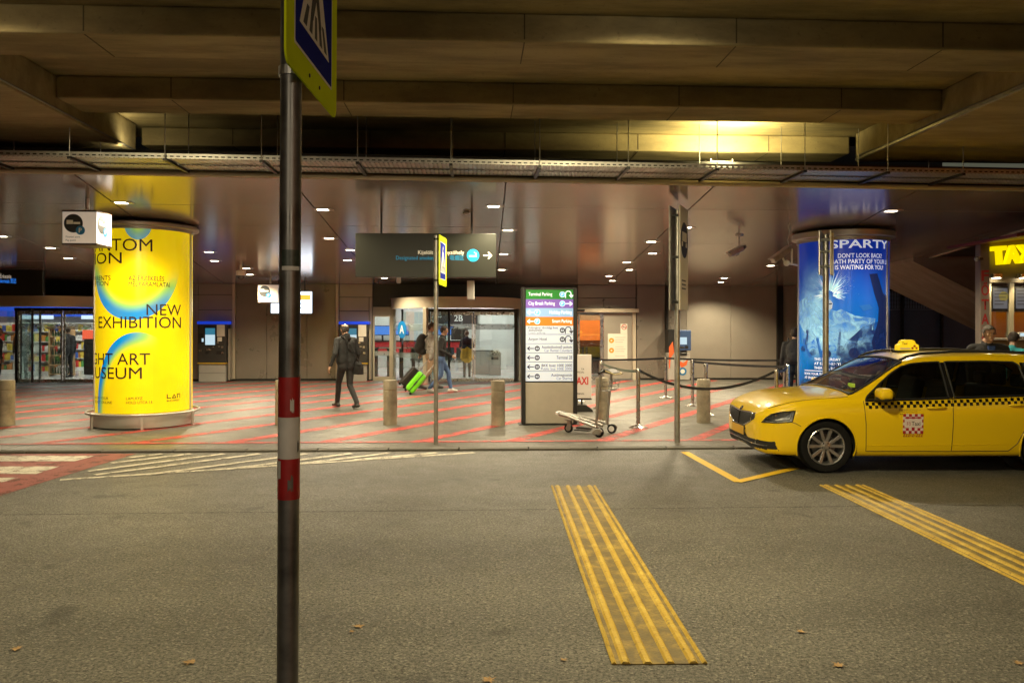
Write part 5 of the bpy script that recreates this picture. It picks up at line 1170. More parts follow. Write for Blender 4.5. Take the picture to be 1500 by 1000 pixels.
for f in (0.25, 0.5, 0.75):
    xx = -Lw+0.05+f*(2*Lw-0.1); ww = 0.125+0.125*f; z_ = 0.275-0.125*f; MB().box(xx-0.02, xx+0.02, -ww, ww, z_-0.012, z_+0.012).build('deck_slat', M_ALU, tl_)
MB().box(-0.2, 0.05, -0.06, 0.06, 0.045, 0.06).box(-0.18, 0.08, -0.03, 0.03, 0.075, 0.1).build('brake_linkage', M_BLACK, tl_)
for y in (-0.22, 0.22): MB().tube([(Lw-0.07, y, 0.14),(Lw-0.03, y, 0.6),(Lw+0.01, y*0.95, 0.98)], 0.022, 10).build('upright', M_ALU, tl_, 40)
MB().tube([(Lw+0.0, -0.26, 1.0),(Lw+0.02, -0.2, 1.03),(Lw+0.02, 0.2, 1.03),(Lw+0.0, 0.26, 1.0)], 0.024, 10).build('handle_bar', M_BLACK, tl_, 40)
MB().prism([(-0.03,-0.02),(0.12,-0.05),(0.2,-0.035),(0.1,0.02),(-0.02,0.03)], -0.16, 0.16, Matrix.Translation((Lw, 0, 1.04)) @ Matrix.Rotation(R(90),4,'X')).build('handle_cover', M_BLACK, tl_, bevel=0.012)
MB().tube([(Lw+0.08, -0.2, 1.04),(Lw+0.22, -0.15, 0.985),(Lw+0.22, 0.15, 0.985),(Lw+0.08, 0.2, 1.04)], 0.012, 8).build('brake_lever', pm('lever_yellow', (0.6,0.5,0.25), 0.4, 0.1, 0.05), tl_, 40)
bs = MB()
for z in (0.86, 0.80, 0.74):
    bs.tube([(Lw-0.02,-0.18,z),(Lw+0.14,-0.18,z),(Lw+0.16,0.18,z),(Lw-0.02,0.18,z)], 0.006, 6)
for x, y in ((Lw+0.14,-0.18),(Lw+0.16,0.18),(Lw+0.15,0.06),(Lw+0.15,-0.06),(Lw+0.04,-0.18),(Lw+0.04,0.18)): bs.tube([(x,y,0.88),(x-0.02,y,0.72)], 0.005, 6)
bs.build('wire_basket', M_ALU, tl_, 40); MB().box(Lw-0.02, Lw+0.13, -0.17, 0.17, 0.715, 0.722).build('basket_floor', M_ALU, tl_)
# ---- taxi board
g = G(852, 602, PV); kb = depth(g)/FPX
ab = thing('taxi_board', 'white taxi information board on a dark foot half hidden by the totem', 'notice board', g, 0)
Zb = lambda py: HC+(HZ-py)*kb-PV
MB().box(-16*kb, 14*kb, -0.03, 0.03, Zb(583), Zb(519)).build('board', pm('board_white', (0.62,0.58,0.54), 0.4, 0, 0.03), ab, bevel=0.008)
MB().prism([(-0.36,0),(0.22,0),(0.2,0.05),(0.08,0.14),(-0.2,0.14),(-0.34,0.05)], -0.16, 0.16, Matrix.Rotation(R(90),4,'X')).build('foot', M_DARK, ab, bevel=0.01)
for x in (-0.1, 0.0): MB().box(x-0.018, x+0.018, -0.02, 0.02, 0.14, Zb(583)).build('stem', M_DARK, ab)
MB().box(-14*kb, 14.3*kb, -0.05, 0.05, Zb(585), Zb(583.2)).build('bottom_rail', M_DARK, ab)
lettering('TAXI', M_RINK, ab, facing((9.5*kb, -0.032, Zb(563))), height=11.5*kb, width=24*kb, align='R', bold=0.03)
for s_, py, h_ in (('TA', 541.5, 2.6), ('OFFICIAL', 546, 2.6), ('TERMINÁL', 577, 2.6)): lettering(s_, M_INK, ab, facing((3.5*kb, -0.032, Zb(py))), height=h_*kb, align='R', bold=0.012)
# ================================================================== taxi booth and the dark yard on the right
M_RDK = pm('dark_red_soffit', (0.16,0.018,0.012), 0.5, 0, 0.1, 2); M_BTH = pm('booth_olive', (0.24,0.20,0.12), 0.45, 0.1, 0.08, 2)
dB = 14.0
bp = atD(1432, 480, dB)
bo = thing('taxi_booth', 'taxi rank booth with yellow lit lettering, red soffit and ticket windows at the right edge', 'booth', (bp.x, bp.y, PV), -YAW)
kB = dB/FPX; Xb = lambda px: (px-1432)*kB; ZB_ = lambda py: HC+(HZ-py)*kB-PV
MB().box(Xb(1432), Xb(1446), -0.08, 0.08, 0, ZB_(352)).build('corner_post', pm('booth_post', (0.24,0.2,0.17), 0.5, 0, 0.1), bo, bevel=0.01)
MB().box(Xb(1449), 4.2, 0.02, 0.3, ZB_(413), ZB_(345)).build('front_fascia', M_BTH, bo)
MB().prism([(Xb(1405), ZB_(361)), (4.2, ZB_(318)), (4.2, ZB_(300)), (Xb(1405), ZB_(357))], -0.4, 1.6, Matrix.Rotation(R(90), 4, 'X')).build('red_soffit', M_RDK, bo)
MB().box(Xb(1446.5), 4.2, 0.03, 0.25, 0, ZB_(497)).build('counter_front', M_BTH, bo); MB().box(Xb(1446.5), 4.2, -0.18, 0.28, ZB_(496.8), ZB_(494)).build('counter_top', M_KLG, bo)
for a, b in ((1449, 1453.5), (1481, 1487), (1520, 1526)): MB().box(Xb(a), Xb(b), 0.03, 0.12, ZB_(493.8), ZB_(413.2)).build('window_post', pm('booth_cream', (0.4,0.36,0.26), 0.45, 0, 0.05), bo)
for a, b in ((1453.5, 1481), (1487, 1520)):
    MB().box(Xb(a)+0.02, Xb(b)-0.02, 0.06, 0.1, ZB_(455), ZB_(418)).build('menu_screen', M_BLACK, bo)
    s = MB().box(Xb(a)+0.05, Xb(b)-0.03, 0.052, 0.058, ZB_(451), ZB_(421)).build('lit_screen', emat('menu_grey', (0.35,0.38,0.45), 0.22), bo)
    for k in range(5): MB().box(Xb(a)+0.07, Xb(a)+0.07+0.16*(1+(k*3) % 4*0.12), 0.049, 0.0515, ZB_(425+k*5), ZB_(423.8+k*5)).build('menu_line', emat('menu_line_dark', (0.03,0.03,0.06), 0.1), s)
    disc(s, 'menu_picture', facing((Xb(b)-0.1, 0.0515, ZB_(433))), 0.085, emat('menu_yellow', (0.5,0.4,0.05), 0.3), 20, 0.002)
    MB().box(Xb(a)+0.01, Xb(b)-0.01, 0.07, 0.09, ZB_(493.5), ZB_(456)).build('window_pane', M_GLASS, bo)
MB().box(Xb(1449)+0.85, 4.2, 1.2, 1.3, 0, ZB_(413)).build('back_wall', pm('booth_back', (0.3,0.3,0.28), 0.6, 0, 0.1), bo)
M_TXY = pm('taxi_letter_yellow', (0.8,0.62,0.0), 0.4, 0, 0, emit=(1.0,0.78,0.0), estr=1.0)
lettering('TAXI', M_TXY, bo, Matrix.Translation((0.0,-0.06,0)) @ facing((Xb(1449.5), -0.02, ZB_(388))) @ Matrix.Rotation(R(4.0), 4, 'Z'), height=27*kB, width=68*kB, bold=0.05, extr=0.05, name='channel_letters')
for i, ch in enumerate('FŐTAXI'): lettering(ch, pm('fotaxi_red', (0.33,0.02,0.02), 0.5, 0, 0.1, emit=(0.4,0.02,0.02), estr=0.08), bo, facing((Xb(1439), -0.083, ZB_(411+i*21))), height=(19 if ch == 'Ő' else 15.5)*kB, width=(3*kB if ch == 'I' else 11*kB), align='C', bold=0.02)
for px in (1457, 1497):
    o = MB().box(Xb(px)-0.09, Xb(px)+0.07, -0.12, 0.019, ZB_(406.5), ZB_(400)).build('spot_housing', M_STEEL, bo, bevel=0.01)
    d = bpy.data.lights.new('booth_spot', 'SPOT'); d.energy = 40; d.color = (1.0, 0.8, 0.45); d.spot_size = R(120); d.spot_blend = 0.6; d.shadow_soft_size = 0.04
    l = bpy.data.objects.new('booth_spot', d); COL.objects.link(l); l.parent = bo; l.location = (Xb(px), -0.09, ZB_(407.5)); 
    MB().box(Xb(px)-0.06, Xb(px)+0.04, -0.11, -0.02, ZB_(407), ZB_(406.6)).build('spot_lens', M_LAMP, bo)
pn = thing('payment_terminal', 'small lit payment terminal on the booth counter', 'payment terminal', bo.matrix_basis @ Vector((Xb(1494), -0.05, ZB_(494)+0.002)), 0)
MB().box(-0.1, 0.12, -0.06, 0.06, 0, 0.1).build('body', M_KLG, pn, bevel=0.02); MB().box(-0.07, 0.09, -0.065, -0.061, 0.03, 0.085).build('screen', M_SCR, pn)
M_NAVY = pm('navy_sheet_wall', (0.10,0.12,0.2), 0.6, 0.1, 0.12, 1.2); M_NAVL = pm('bluish_mesh_wall', (0.26,0.31,0.45), 0.6, 0.1, 0.2, 0.8); M_RAMP = concrete('ramp_concrete', (0.34,0.29,0.235))
yd = thing('yard_wall', 'dark navy sheet wall with bluish mesh upper part right of the blue column', 'wall', (0, 24, 0), 0)
xa, xb = atD(1275, 480, 24).x, 22.0
for i in range(8): w_ = (xb-xa)/8; MB().box(xa+i*w_+0.01, xa+(i+1)*w_-0.01, 0, 0.1, 0, HC+0.55).build('lower_sheet', M_NAVY, yd)
for i in range(8): w_ = (xb-xa)/8; MB().box(xa+i*w_+0.01, xa+(i+1)*w_-0.01, 0.02, 0.1, HC+0.56, HC+2.6).build('upper_sheet', M_NAVL, yd)
for i in range(9): w_ = (xb-xa)/8; MB().box(xa+i*w_-0.03, xa+i*w_+0.03, -0.1, -0.003, 0, HC+2.6).build('post', M_DARK, yd)
MB().box(xa, xb, -0.09, -0.005, HC+1.15, HC+1.2).build('rail', M_DARK, yd)
ms = MB()
for i in range(120): x = xa+(xb-xa)*i/120; ms.box(x, x+0.012, -0.03, -0.02, HC+0.6, HC+2.6)
for i in range(16): z = HC+0.6+i*0.125; ms.box(xa, xb, -0.04, -0.031, z, z+0.01)
o = ms.build('wire_mesh', M_DARK, yd); o['kind'] = 'stuff'
rm = thing('ramp', 'sloping concrete ramp underside rising behind the taxi booth', 'ramp', (0, 18.5, 0), 0)
k18 = 18.5
P_ = lambda px, py: (atY(px, py, k18).x, atY(px, py, k18).z)
MB().prism([P_(1338,383), P_(1432,430), P_(1700,560), P_(1700,300), P_(1338,330)], -3.0, 0.0, Matrix.Rotation(R(90), 4, 'X')).build('ramp_slab', M_RAMP, rm)
yl = thing('yard_lamp', 'small round wall lamp left of the red vertical sign', 'lamp', atD(1431, 379, 13.7), 0)
MB().ell((0,0,0), (0.045,0.045,0.045)).build('globe', M_GALV, yl, 50); MB().box(0.0, 0.1, -0.02, 0.02, -0.02, 0.02).build('bracket', M_DARK, yl)
# ================================================================== fallen leaves
M_LEAF = pm('dry_leaf', (0.34,0.21,0.09), 0.7, 0, 0.35, 30)
star = [(0.0,-0.5),(0.06,-0.2),(0.38,-0.34),(0.27,-0.08),(0.5,0.12),(0.25,0.16),(0.2,0.42),(0.06,0.26),(0.0,0.52),(-0.09,0.26),(-0.26,0.38),(-0.22,0.14),(-0.5,0.08),(-0.26,-0.1),(-0.33,-0.36),(-0.06,-0.2)]
for i, (px, py, s, lab) in enumerate(((278,971,0.11,'large dry leaf on the asphalt left of the near post'), (525,918,0.10,'dry leaf on the asphalt right of the near post'), (515,926,0.05,'small leaf fragment beside the dry leaf right of the near post'), (24,951,0.10,'dry leaf lying at the left edge of the asphalt'),
                                     (1174,926,0.08,'small dry leaf right of the worn yellow strip'), (1228,975,0.10,'dry leaf near the bottom right of the asphalt'), (826,967,0.06,'small dry leaf left of the worn yellow strip'), (716,997,0.12,'dry leaf at the bottom edge of the picture'), (1493,972,0.09,'dry leaf in the bottom right corner'), (365,645,0.09,'small dark leaf on the pavement right of the yellow column'))):
    g = G(px, py, 0 if py > 660 else PV); a = random.uniform(0, 6.3)
    s *= 0.8; v = [(x*s*random.uniform(0.6,1.15), y*s*random.uniform(0.6,1.15), 0.006+0.012*random.random()*(abs(x)+abs(y))) for x, y in star] + [(0,0,0.005)]
    o = MB().add(v, [(k, (k+1) % 16, 16) for k in range(16)]).build('fallen_leaf', M_LEAF, loc=g, rz=a); tag(o, lab, 'leaf', 'fallen leaves')
# ================================================================== the yellow taxi (estate car, nose to the left)
def carpaint():
    m, nt, N, L, b = nmat('taxi_yellow_paint')
    b.inputs['Base Color'].default_value = (0.80, 0.55, 0.004, 1); b.inputs['Roughness'].default_value = 0.3
    b.inputs['Coat Weight'].default_value = 0.9; b.inputs['Specular IOR Level'].default_value = 0.35; b.inputs['Coat Roughness'].default_value = 0.05
    tc = N.new('ShaderNodeTexCoord'); n = N.new('ShaderNodeTexNoise'); n.inputs['Scale'].default_value = 5; n.inputs['Detail'].default_value = 6; L.new(tc.outputs['Object'], n.inputs[0])
    x = X(nt); L.new(x.op('ADD', 0.30, x.op('MULTIPLY', x.ss(n.outputs[0], 0.3, 0.7), 0.08)), b.inputs['Roughness']); return m
M_PNT = carpaint()
M_CGL = glassmat('car_glass', (0.30, 0.33, 0.31), 0.06); M_WSG = glassmat('windscreen_glass', (0.62, 0.68, 0.64), 0.07)
M_CHR = pm('chrome', (0.75,0.75,0.75), 0.12, 1.0, 0); M_CBK = pm('car_black_gloss', (0.008,0.008,0.009), 0.18, 0, 0); M_CBM = pm('car_black_matt', (0.012,0.012,0.012), 0.6, 0, 0)
M_INT = pm('car_interior', (0.02,0.02,0.021), 0.7, 0, 0.15, 8); M_HLG = glassmat('headlight_glass', (0.85,0.87,0.88), 0.07)
M_RIM = pm('alloy_rim', (0.42,0.42,0.43), 0.3, 0.85, 0.06, 12); M_HLI = pm('headlight_inner', (0.5,0.5,0.5), 0.3, 0.35, 0.5, 20)
M_FIN = pm('grille_fin_grey', (0.06,0.06,0.062), 0.3, 0.5, 0)
LEN = 4.67; XF, XRr, RW = 0.93, 3.616, 0.322
def itp(keys, smooth=0.0):
    kx = np.array([k[0] for k in keys]); ky = np.array([k[1] for k in keys])
    # monotone cubic (Fritsch-Carlson)
    h = np.diff(kx); dl = np.diff(ky)/h; m = np.empty_like(kx); m[0] = dl[0]; m[-1] = dl[-1]
    for i in range(1, len(kx)-1): m[i] = 0 if dl[i-1]*dl[i] <= 0 else 2*dl[i-1]*dl[i]/(dl[i-1]+dl[i])
    def f(x):
        x = min(max(x, kx[0]), kx[-1]); i = min(int(np.searchsorted(kx, x, side='right'))-1, len(kx)-2); i = max(i, 0)
        t = (x-kx[i])/h[i]; t2 = t*t; t3 = t2*t
        return float((2*t3-3*t2+1)*ky[i]+(t3-2*t2+t)*h[i]*m[i]+(-2*t3+3*t2)*ky[i+1]+(t3-t2)*h[i]*m[i+1])
    return f
ztop = itp([(0,.50),(.012,.60),(.03,.665),(.06,.715),(.10,.755),(.16,.793),(.3,.852),(.5,.905),(.7,.935),(.95,.957),(1.1,.966),(1.2,.98),(1.3,1.024),(1.5,1.137),(1.7,1.25),(1.85,1.33),(1.98,1.385),(2.12,1.424),(2.3,1.446),(2.6,1.457),(3.0,1.457),(3.5,1.445),(4.0,1.415),(4.22,1.39),(4.36,1.30),(4.52,1.09),(4.6,.98),(4.64,.88),(4.66,.75),(4.67,.62)])
zbot = itp([(0,.46),(.012,.38),(.03,.30),(.06,.25),(.10,.225),(.2,.205),(.5,.20),(1.3,.195),(3.2,.20),(3.9,.23),(4.4,.30),(4.6,.36),(4.65,.45),(4.67,.58)])
ymax = itp([(0,.30),(.012,.44),(.03,.55),(.06,.635),(.10,.70),(.16,.755),(.26,.81),(.4,.85),(.6,.882),(.93,.902),(1.4,.907),(3.0,.907),(3.6,.902),(4.1,.875),(4.4,.835),(4.56,.78),(4.64,.68),(4.67,.5)])
zsh = itp([(0,.48),(.03,.60),(.06,.655),(.10,.685),(.2,.72),(.4,.775),(.8,.845),(1.2,.872),(1.6,.88),(2.6,.915),(3.6,.955),(4.2,.965),(4.5,.93),(4.64,.8),(4.67,.6)])
crown = itp([(0,.02),(.1,.035),(.3,.06),(.8,.065),(1.15,.06),(1.3,.07),(1.55,.085),(1.8,.075),(2.05,.065),(2.3,.06),(3,.055),(4.2,.06),(4.4,.09),(4.6,.05),(4.67,.02)])
def section(x):
    zb, zt, ym, zs, cr = zbot(x), ztop(x), ymax(x), zsh(x), crown(x)
    zs = min(zs, zt-cr*0.7)
    H = zs-zb
    pts = [(0.0, zb+0.02), (ym*0.6, zb+0.005), (ym-0.085, zb), (ym-0.045, zb+0.03*min(1, H/.3)), (ym-0.022, zb+0.16*H), (ym-0.012, zb+0.34*H), (ym-0.004, zb+0.52*H), (ym, zb+0.66*H), (ym-0.006, zb+0.82*H), (ym-0.020, zs-0.035*min(1, H/.3)), (ym-0.032, zs)]
    zr = zt-cr; g = zr-zs
    if g > 0.03:
        tan = 0.50; y1 = ym-0.032-0.012
        n = 7
        for i in range(1, n+1):
            t = i/n; pts.append((y1-tan*g*t*(0.86+0.14*t), zs+g*t))
        ye = pts[-1][0]
    else: ye = ym-0.035
    # crown from edge to centre
    k = [(0.985,0.10),(0.95,0.25),(0.88,0.44),(0.76,0.64),(0.58,0.82),(0.36,0.94),(0.16,0.99),(0,1.0)]
    zr0 = pts[-1][1]
    for a, b in k: pts.append((ye*a, zr0+(zt-zr0)*b))
    return pts
NS = 124
def resample(pts, n):
    P = np.array(pts)
    for _ in range(2):   # corner cutting, ends kept
        Q = np.empty((2*(len(P)-1)+2, 2)); Q[0] = P[0]; Q[-1] = P[-1]
        Q[1:-1:2] = 0.75*P[:-1]+0.25*P[1:]; Q[2:-1:2] = 0.25*P[:-1]+0.75*P[1:]; P = Q
    s = np.concatenate([[0], np.cumsum(np.hypot(*np.diff(P, axis=0).T))]); t = np.linspace(0, s[-1], n)
    return np.stack([np.interp(t, s, P[:, 0]), np.interp(t, s, P[:, 1])], 1)
xs_c = np.concatenate([[0.0005], 0.30*(np.linspace(0.06, 1, 52))**2.0, np.arange(0.308, 0.7, 0.009), np.arange(0.705, 4.4, 0.0135), 4.4+0.27*(1-(1-np.linspace(0.02, 1, 34))**2.0)*0.998])
SEC = [resample(section(float(x)), NS) for x in xs_c]
S3 = np.array(SEC)      # [station, point, (y,z)]
def side_y(x, z):
    """half width of the body side at (x, z)"""
    i = int(np.clip(np.searchsorted(xs_c, x), 1, len(xs_c)-1)); i = i if abs(xs_c[i]-x) < abs(xs_c[i-1]-x) else i-1
    p = SEC[i]; k = int(np.argmax(p[:, 0] > p[:, 0].max()*0.6)); q = p[k:]
    return float(np.interp(z, q[:, 1], q[:, 0]))
def inpoly(x, z, poly):
    c = False; n = len(poly); j = n-1
    for i in range(n):
        xi, zi = poly[i]; xj, zj = poly[j]
        if (zi > z) != (zj > z) and x < (xj-xi)*(z-zi)/(zj-zi)+xi: c = not c
        j = i
    return c
WIN_F = [(1.40,.885),(1.44,.935),(1.62,1.08),(1.80,1.21),(1.92,1.275),(2.05,1.312),(2.2,1.328),(2.40,1.337),(2.405,.915),(2.0,.897)]
WIN_R = [(2.475,.918),(2.465,1.337),(2.9,1.345),(3.30,1.335),(3.36,1.30),(3.39,.945),(3.0,.932)]
WIN_Q = [(3.45,.95),(3.43,1.325),(3.8,1.29),(4.05,1.235),(4.18,1.16),(4.16,1.02),(4.0,.985)]
FD = [(1.37,.875),(1.39,.60),(1.40,.27),(2.43,.27),(2.44,.60),(2.44,.915)]; RD_ = [(2.44,.915),(2.44,.60),(2.43,.27),(3.12,.275),(3.22,.36),(3.30,.52),(3.42,.70),(3.44,.95)]
def GT(ay): return 0.672+0.028*(ay/0.56)
def GB(ay): return 0.50+0.115*max(0.0, (ay-0.2)/0.36)
HLP = [(0.10,.598),(0.15,.655),(0.22,.70),(0.32,.727),(0.55,.752),(0.50,.62),(0.3,.603)]
names = ['body','bonnet','front_door','rear_door','front_window','rear_window','quarter_window','windscreen','headlight','grille','lower_intake','roof','underbody','rear_screen']
def part_of(x, y, z, ny, nz):
    ay = abs(y)
    if z < zbot(x)+0.012 and ay < ymax(x)-0.1: return 12
    if (x-XF)**2+(z-RW)**2 < 0.352**2 and ay > 0.45: return -1
    if (x-XRr)**2+(z-RW)**2 < 0.352**2 and ay > 0.45: return -1
    top = ztop(x)
    if 1.18 < x < 2.0:
        # the screen is everything above the raked pillar line
        zr = top-crown(x); edge = SEC[int(np.clip(np.searchsorted(xs_c, x), 0, len(xs_c)-1))]
        ye = float(np.interp(zr, edge[50:, 1], edge[50:, 0])) if zr > 0.9 else 0.75
        if ay < ye-0.035 and z > zr-0.01 and 1.23 < x < 1.95: return 7
    if 4.24 < x < 4.52 and z > 1.1 and ay < 0.55: return 13
    if ay > 0.5 and x < 0.6 and inpoly(x, z, HLP): return 8
    if x < 0.22 and ay < 0.56 and GB(ay) < z < GT(ay): return 9
    if x < 0.42 and ay < 0.80 and 0.268 < z < 0.375+0.0*ay and x < 0.36: return 10
    for k, w in ((4, WIN_F), (5, WIN_R), (6, WIN_Q)):
        if ay > 0.45 and nz < 0.85 and inpoly(x, z, w): return k
    if ay > 0.5:
        if inpoly(x, z, FD): return 2
        if inpoly(x, z, RD_): return 3
    if 0.12 < x < 1.2 and nz > 0.5 and ay < ymax(x)-0.075: return 1
    if x > 2.1 and z > top-crown(x)-0.005: return 11
    return 0
g = G(1207, 691.5); CANG = R(-2.6)
tx = thing('taxi', 'bright yellow estate taxi with black checker band and lit roof sign', 'taxi', (0,0,0), CANG)
off = Matrix.Rotation(CANG, 4, 'Z') @ Vector((XF, -0.79, 0)); tx.location = (g.x-off.x, g.y-off.y, 0)
buck = {(k, s): MB() for k in range(len(names)) for s in (-1, 1)}
both = {0, 1, 7, 9, 10, 11, 12, 13}                      # parts that run across the car
nst = len(xs_c)
for s in (-1, 1):
    V = np.empty((nst, NS, 3)); V[:, :, 0] = xs_c[:, None]; V[:, :, 1] = s*S3[:, :, 0]; V[:, :, 2] = S3[:, :, 1]
    du = np.gradient(V, axis=0); dv = np.gradient(V, axis=1); nn = np.cross(du, dv); nn /= (np.linalg.norm(nn, axis=2, keepdims=True)+1e-9)
    idx = {k: {} for k in buck}
    for i in range(nst-1):
        for j in range(NS-1):
            c_ = (V[i,j]+V[i+1,j]+V[i,j+1]+V[i+1,j+1])/4
            k = part_of(c_[0], c_[1], c_[2], nn[i,j,1], abs(nn[i,j,2]))
            if k < 0: continue
            k = (k, -1 if k in both else s); mb = buck[k]; ids = []
            for a, b in ((i,j),(i+1,j),(i+1,j+1),(i,j+1)):
                key = (a, b)
                if key not in idx[k]: idx[k][key] = len(mb.v); mb.v.append(tuple(V[a, b]))
                ids.append(idx[k][key])
            mb.f.append(tuple(ids) if s < 0 else tuple(reversed(ids))); mb.m.append(0)
# tail cap
mats_ = {0:M_PNT,1:M_PNT,2:M_PNT,3:M_PNT,4:M_CGL,5:M_CGL,6:M_CGL,7:M_WSG,8:M_HLG,9:M_CBM,10:M_CBM,11:M_PNT,12:M_CBM,13:M_CGL}
body = None; parts = {}
for (k, s), mb in buck.items():
    if not mb.f: continue
    parts[(names[k], s)] = mb.build(names[k], mats_[k], tx, 38)
# shift pieces a little inwards where they sit behind the skin, dark floors behind glass and grille
def ring(path, r, mat, nm, par): return MB().tube(path, r, 6).build(nm, mat, par, 50)
def onside(poly, off_=0.003, s=-1, closed=True, step=0.03):
    out = []; n = len(poly)
    for i in range(n if closed else n-1):
        a, b = poly[i], poly[(i+1) % n]; m = max(1, int(math.hypot(b[0]-a[0], b[1]-a[1])/step))
        for q in range(m):
            x, z = a[0]+(b[0]-a[0])*q/m, a[1]+(b[1]-a[1])*q/m; out.append((x, s*(side_y(x, z)+off_), z))
    if not closed: x, z = poly[-1]; out.append((x, s*(side_y(x, z)+off_), z))
    return out
for s in (-1, 1):
    for poly, pn_ in ((FD, 'front_door'), (RD_, 'rear_door')):
        ring(onside([poly[0]]+poly[1:4]+([] if pn_ == 'rear_door' else [poly[4], poly[5]]), 0.0, s, False) if pn_ == 'front_door' else onside(poly[2:], 0.0, s, False), 0.0042, M_CBM, 'shut_line', parts[(pn_, s)])
    for poly, wn_ in ((WIN_F, 'front_window'), (WIN_R, 'rear_window'), (WIN_Q, 'quarter_window')):
        MB().tube(onside(poly, 0.001, s), 0.011, 6, True).build('window_seal', M_CBM, parts[(wn_, s)], 50)
    MB().tube(onside([(1.39,.872),(2.0,.888),(2.6,.910),(3.4,.938),(4.0,.972),(4.17,1.0)], 0.004, s, False), 0.008, 6).build('belt_trim', M_CBK, tx, 50)
    for pz in ((2.435,.915,2.43,1.33),(3.42,.945,3.40,1.33)): MB().add([(a, s*(side_y(a, b)+o_), b) for a, b, o_ in ((pz[0]-0.028,pz[1],.004),(pz[0]+0.028,pz[1],.004),(pz[2]+0.024,pz[3],.004),(pz[2]-0.024,pz[3],.004))], [(0,1,2,3)]).build('pillar_cover', M_CBK, tx)
    # wheel arch lips and liners
    for xw in (XF, XRr):
        arc = [(xw+0.353*math.cos(t), RW+0.353*math.sin(t)) for t in np.linspace(R(-18), R(198), 40)]
        MB().tube([(x, s*(side_y(x, max(z, 0.22))-0.004), z) for x, z in arc], 0.012, 6).build('arch_lip', M_PNT, tx, 60)
        MB().lathe([(0.354, -0.02), (0.354, 0.42)], 40, R(-25), R(205), M=Matrix.Translation((xw, s*0.87, RW)) @ Matrix.Rotation(R(90 if s < 0 else 90), 4, 'X') @ Matrix.Scale(-s, 4, (0,0,1)) @ Matrix.Scale(-1, 4, (0,0,1))).build('arch_liner', M_CBM, tx)
        MB().cyl((xw, s*0.42, RW), (xw, s*0.44, RW), 0.36, n=40).build('arch_wall', M_CBM, tx)
# wheels
def wheel(xw, s):
    w = bpy.data.objects.new('wheel', None); COL.objects.link(w); w.parent = tx; w.location = (xw, s*0.768, RW)
    Mw = Matrix.Rotation(R(90), 4, 'X') if s < 0 else Matrix.Rotation(R(-90), 4, 'X')
    MB().lathe([(0.222,-0.09),(0.262,-0.105),(0.30,-0.1),(0.316,-0.08),(0.32,-0.04),(0.32,0.04),(0.316,0.08),(0.30,0.1),(0.262,0.105),(0.226,0.092),(0.222,0.08)], 56, M=Mw).build('tyre', M_RUB, w, 40)
    rim = MB().lathe([(0.226,0.094),(0.218,0.1),(0.208,0.095),(0.2,0.07),(0.198,-0.08)], 56, M=Mw).build('rim', M_RIM, w, 40)
    MB().lathe([(0.0,-0.01),(0.197,-0.03)], 40, M=Mw).build('brake_shadow', M_CBM, w)
    MB().lathe([(0.0,0.0),(0.145,0.0),(0.145,-0.02)], 40, M=Mw).build('brake_disc', pm('brake_disc_steel', (0.18,0.17,0.16), 0.4, 0.9, 0.2, 10), w)
    for k in range(5):
        for q in (-1, 1):
            a = R(90+72*k)+q*R(13.5); b = R(90+72*k)+q*R(17.5)
            p0 = Vector((0.05*math.cos(a), 0.05*math.sin(a), 0.075)); p1 = Vector((0.206*math.cos(b), 0.206*math.sin(b), 0.086)); d_ = (p1-p0).normalized(); n_ = Vector((-d_.y, d_.x, 0))
            v = [p0-n_*0.017, p0+n_*0.017, p1+n_*0.021, p1-n_*0.021]; v2 = [p-Vector((0,0,0.03)) for p in v]
            MB().add([Mw @ p for p in v+v2], [(0,3,2,1),(4,5,6,7),(0,1,5,4),(1,2,6,5),(2,3,7,6),(3,0,4,7)]).build('spoke', M_RIM, rim, bevel=0.005)
    MB().lathe([(0.0,0.088),(0.028,0.087),(0.034,0.08),(0.062,0.076),(0.066,0.03)], 24, M=Mw).build('hub_cap', M_RIM, rim, 40)
    for k in range(5): a = R(54+72*k); MB().cyl(Mw @ Vector((0.046*math.cos(a), 0.046*math.sin(a), 0.07)), Mw @ Vector((0.046*math.cos(a), 0.046*math.sin(a), 0.081)), 0.009, n=8).build('wheel_bolt', M_CBM, rim)
for xw in (XF, XRr):
    for s in (-1, 1): wheel(xw, s)
# rubber seal round the windscreen, bonnet edges and bumper seam
def sec_at(x): return SEC[int(np.clip(np.searchsorted(xs_c, x), 0, len(xs_c)-1))]
def screen_edge(x):
    zr = ztop(x)-crown(x); e = sec_at(x); ye = float(np.interp(zr, e[50:, 1], e[50:, 0])) if zr > 0.9 else 0.75
    y = ye-0.035; hi = e[int(np.argmax(e[:, 0])):]; return y, float(np.interp(-y, -hi[:, 0], hi[:, 1]))
sp_ = []
for x in np.linspace(1.23, 1.95, 46): y, z = screen_edge(float(x)); sp_.append((float(x), -y, z+0.002))
for y in np.linspace(-sp_[-1][1]*-1, -sp_[-1][1], 20)[1:-1]:
    hi = sec_at(1.95); k = int(np.argmax(hi[:, 0])); hi = hi[k:]; sp_.append((1.95, float(y), float(np.interp(-abs(y), -hi[:, 0], hi[:, 1]))+0.002))
for x in np.linspace(1.95, 1.23, 46): y, z = screen_edge(float(x)); sp_.append((float(x), y, z+0.002))
for y in np.linspace(sp_[-1][1], -sp_[-1][1], 24)[1:-1]:
    hi = sec_at(1.23); k = int(np.argmax(hi[:, 0])); hi = hi[k:]; sp_.append((1.23, float(y), float(np.interp(-abs(y), -hi[:, 0], hi[:, 1]))+0.002))
MB().tube(sp_, 0.014, 6, True).build('screen_seal', M_CBM, tx, 60)
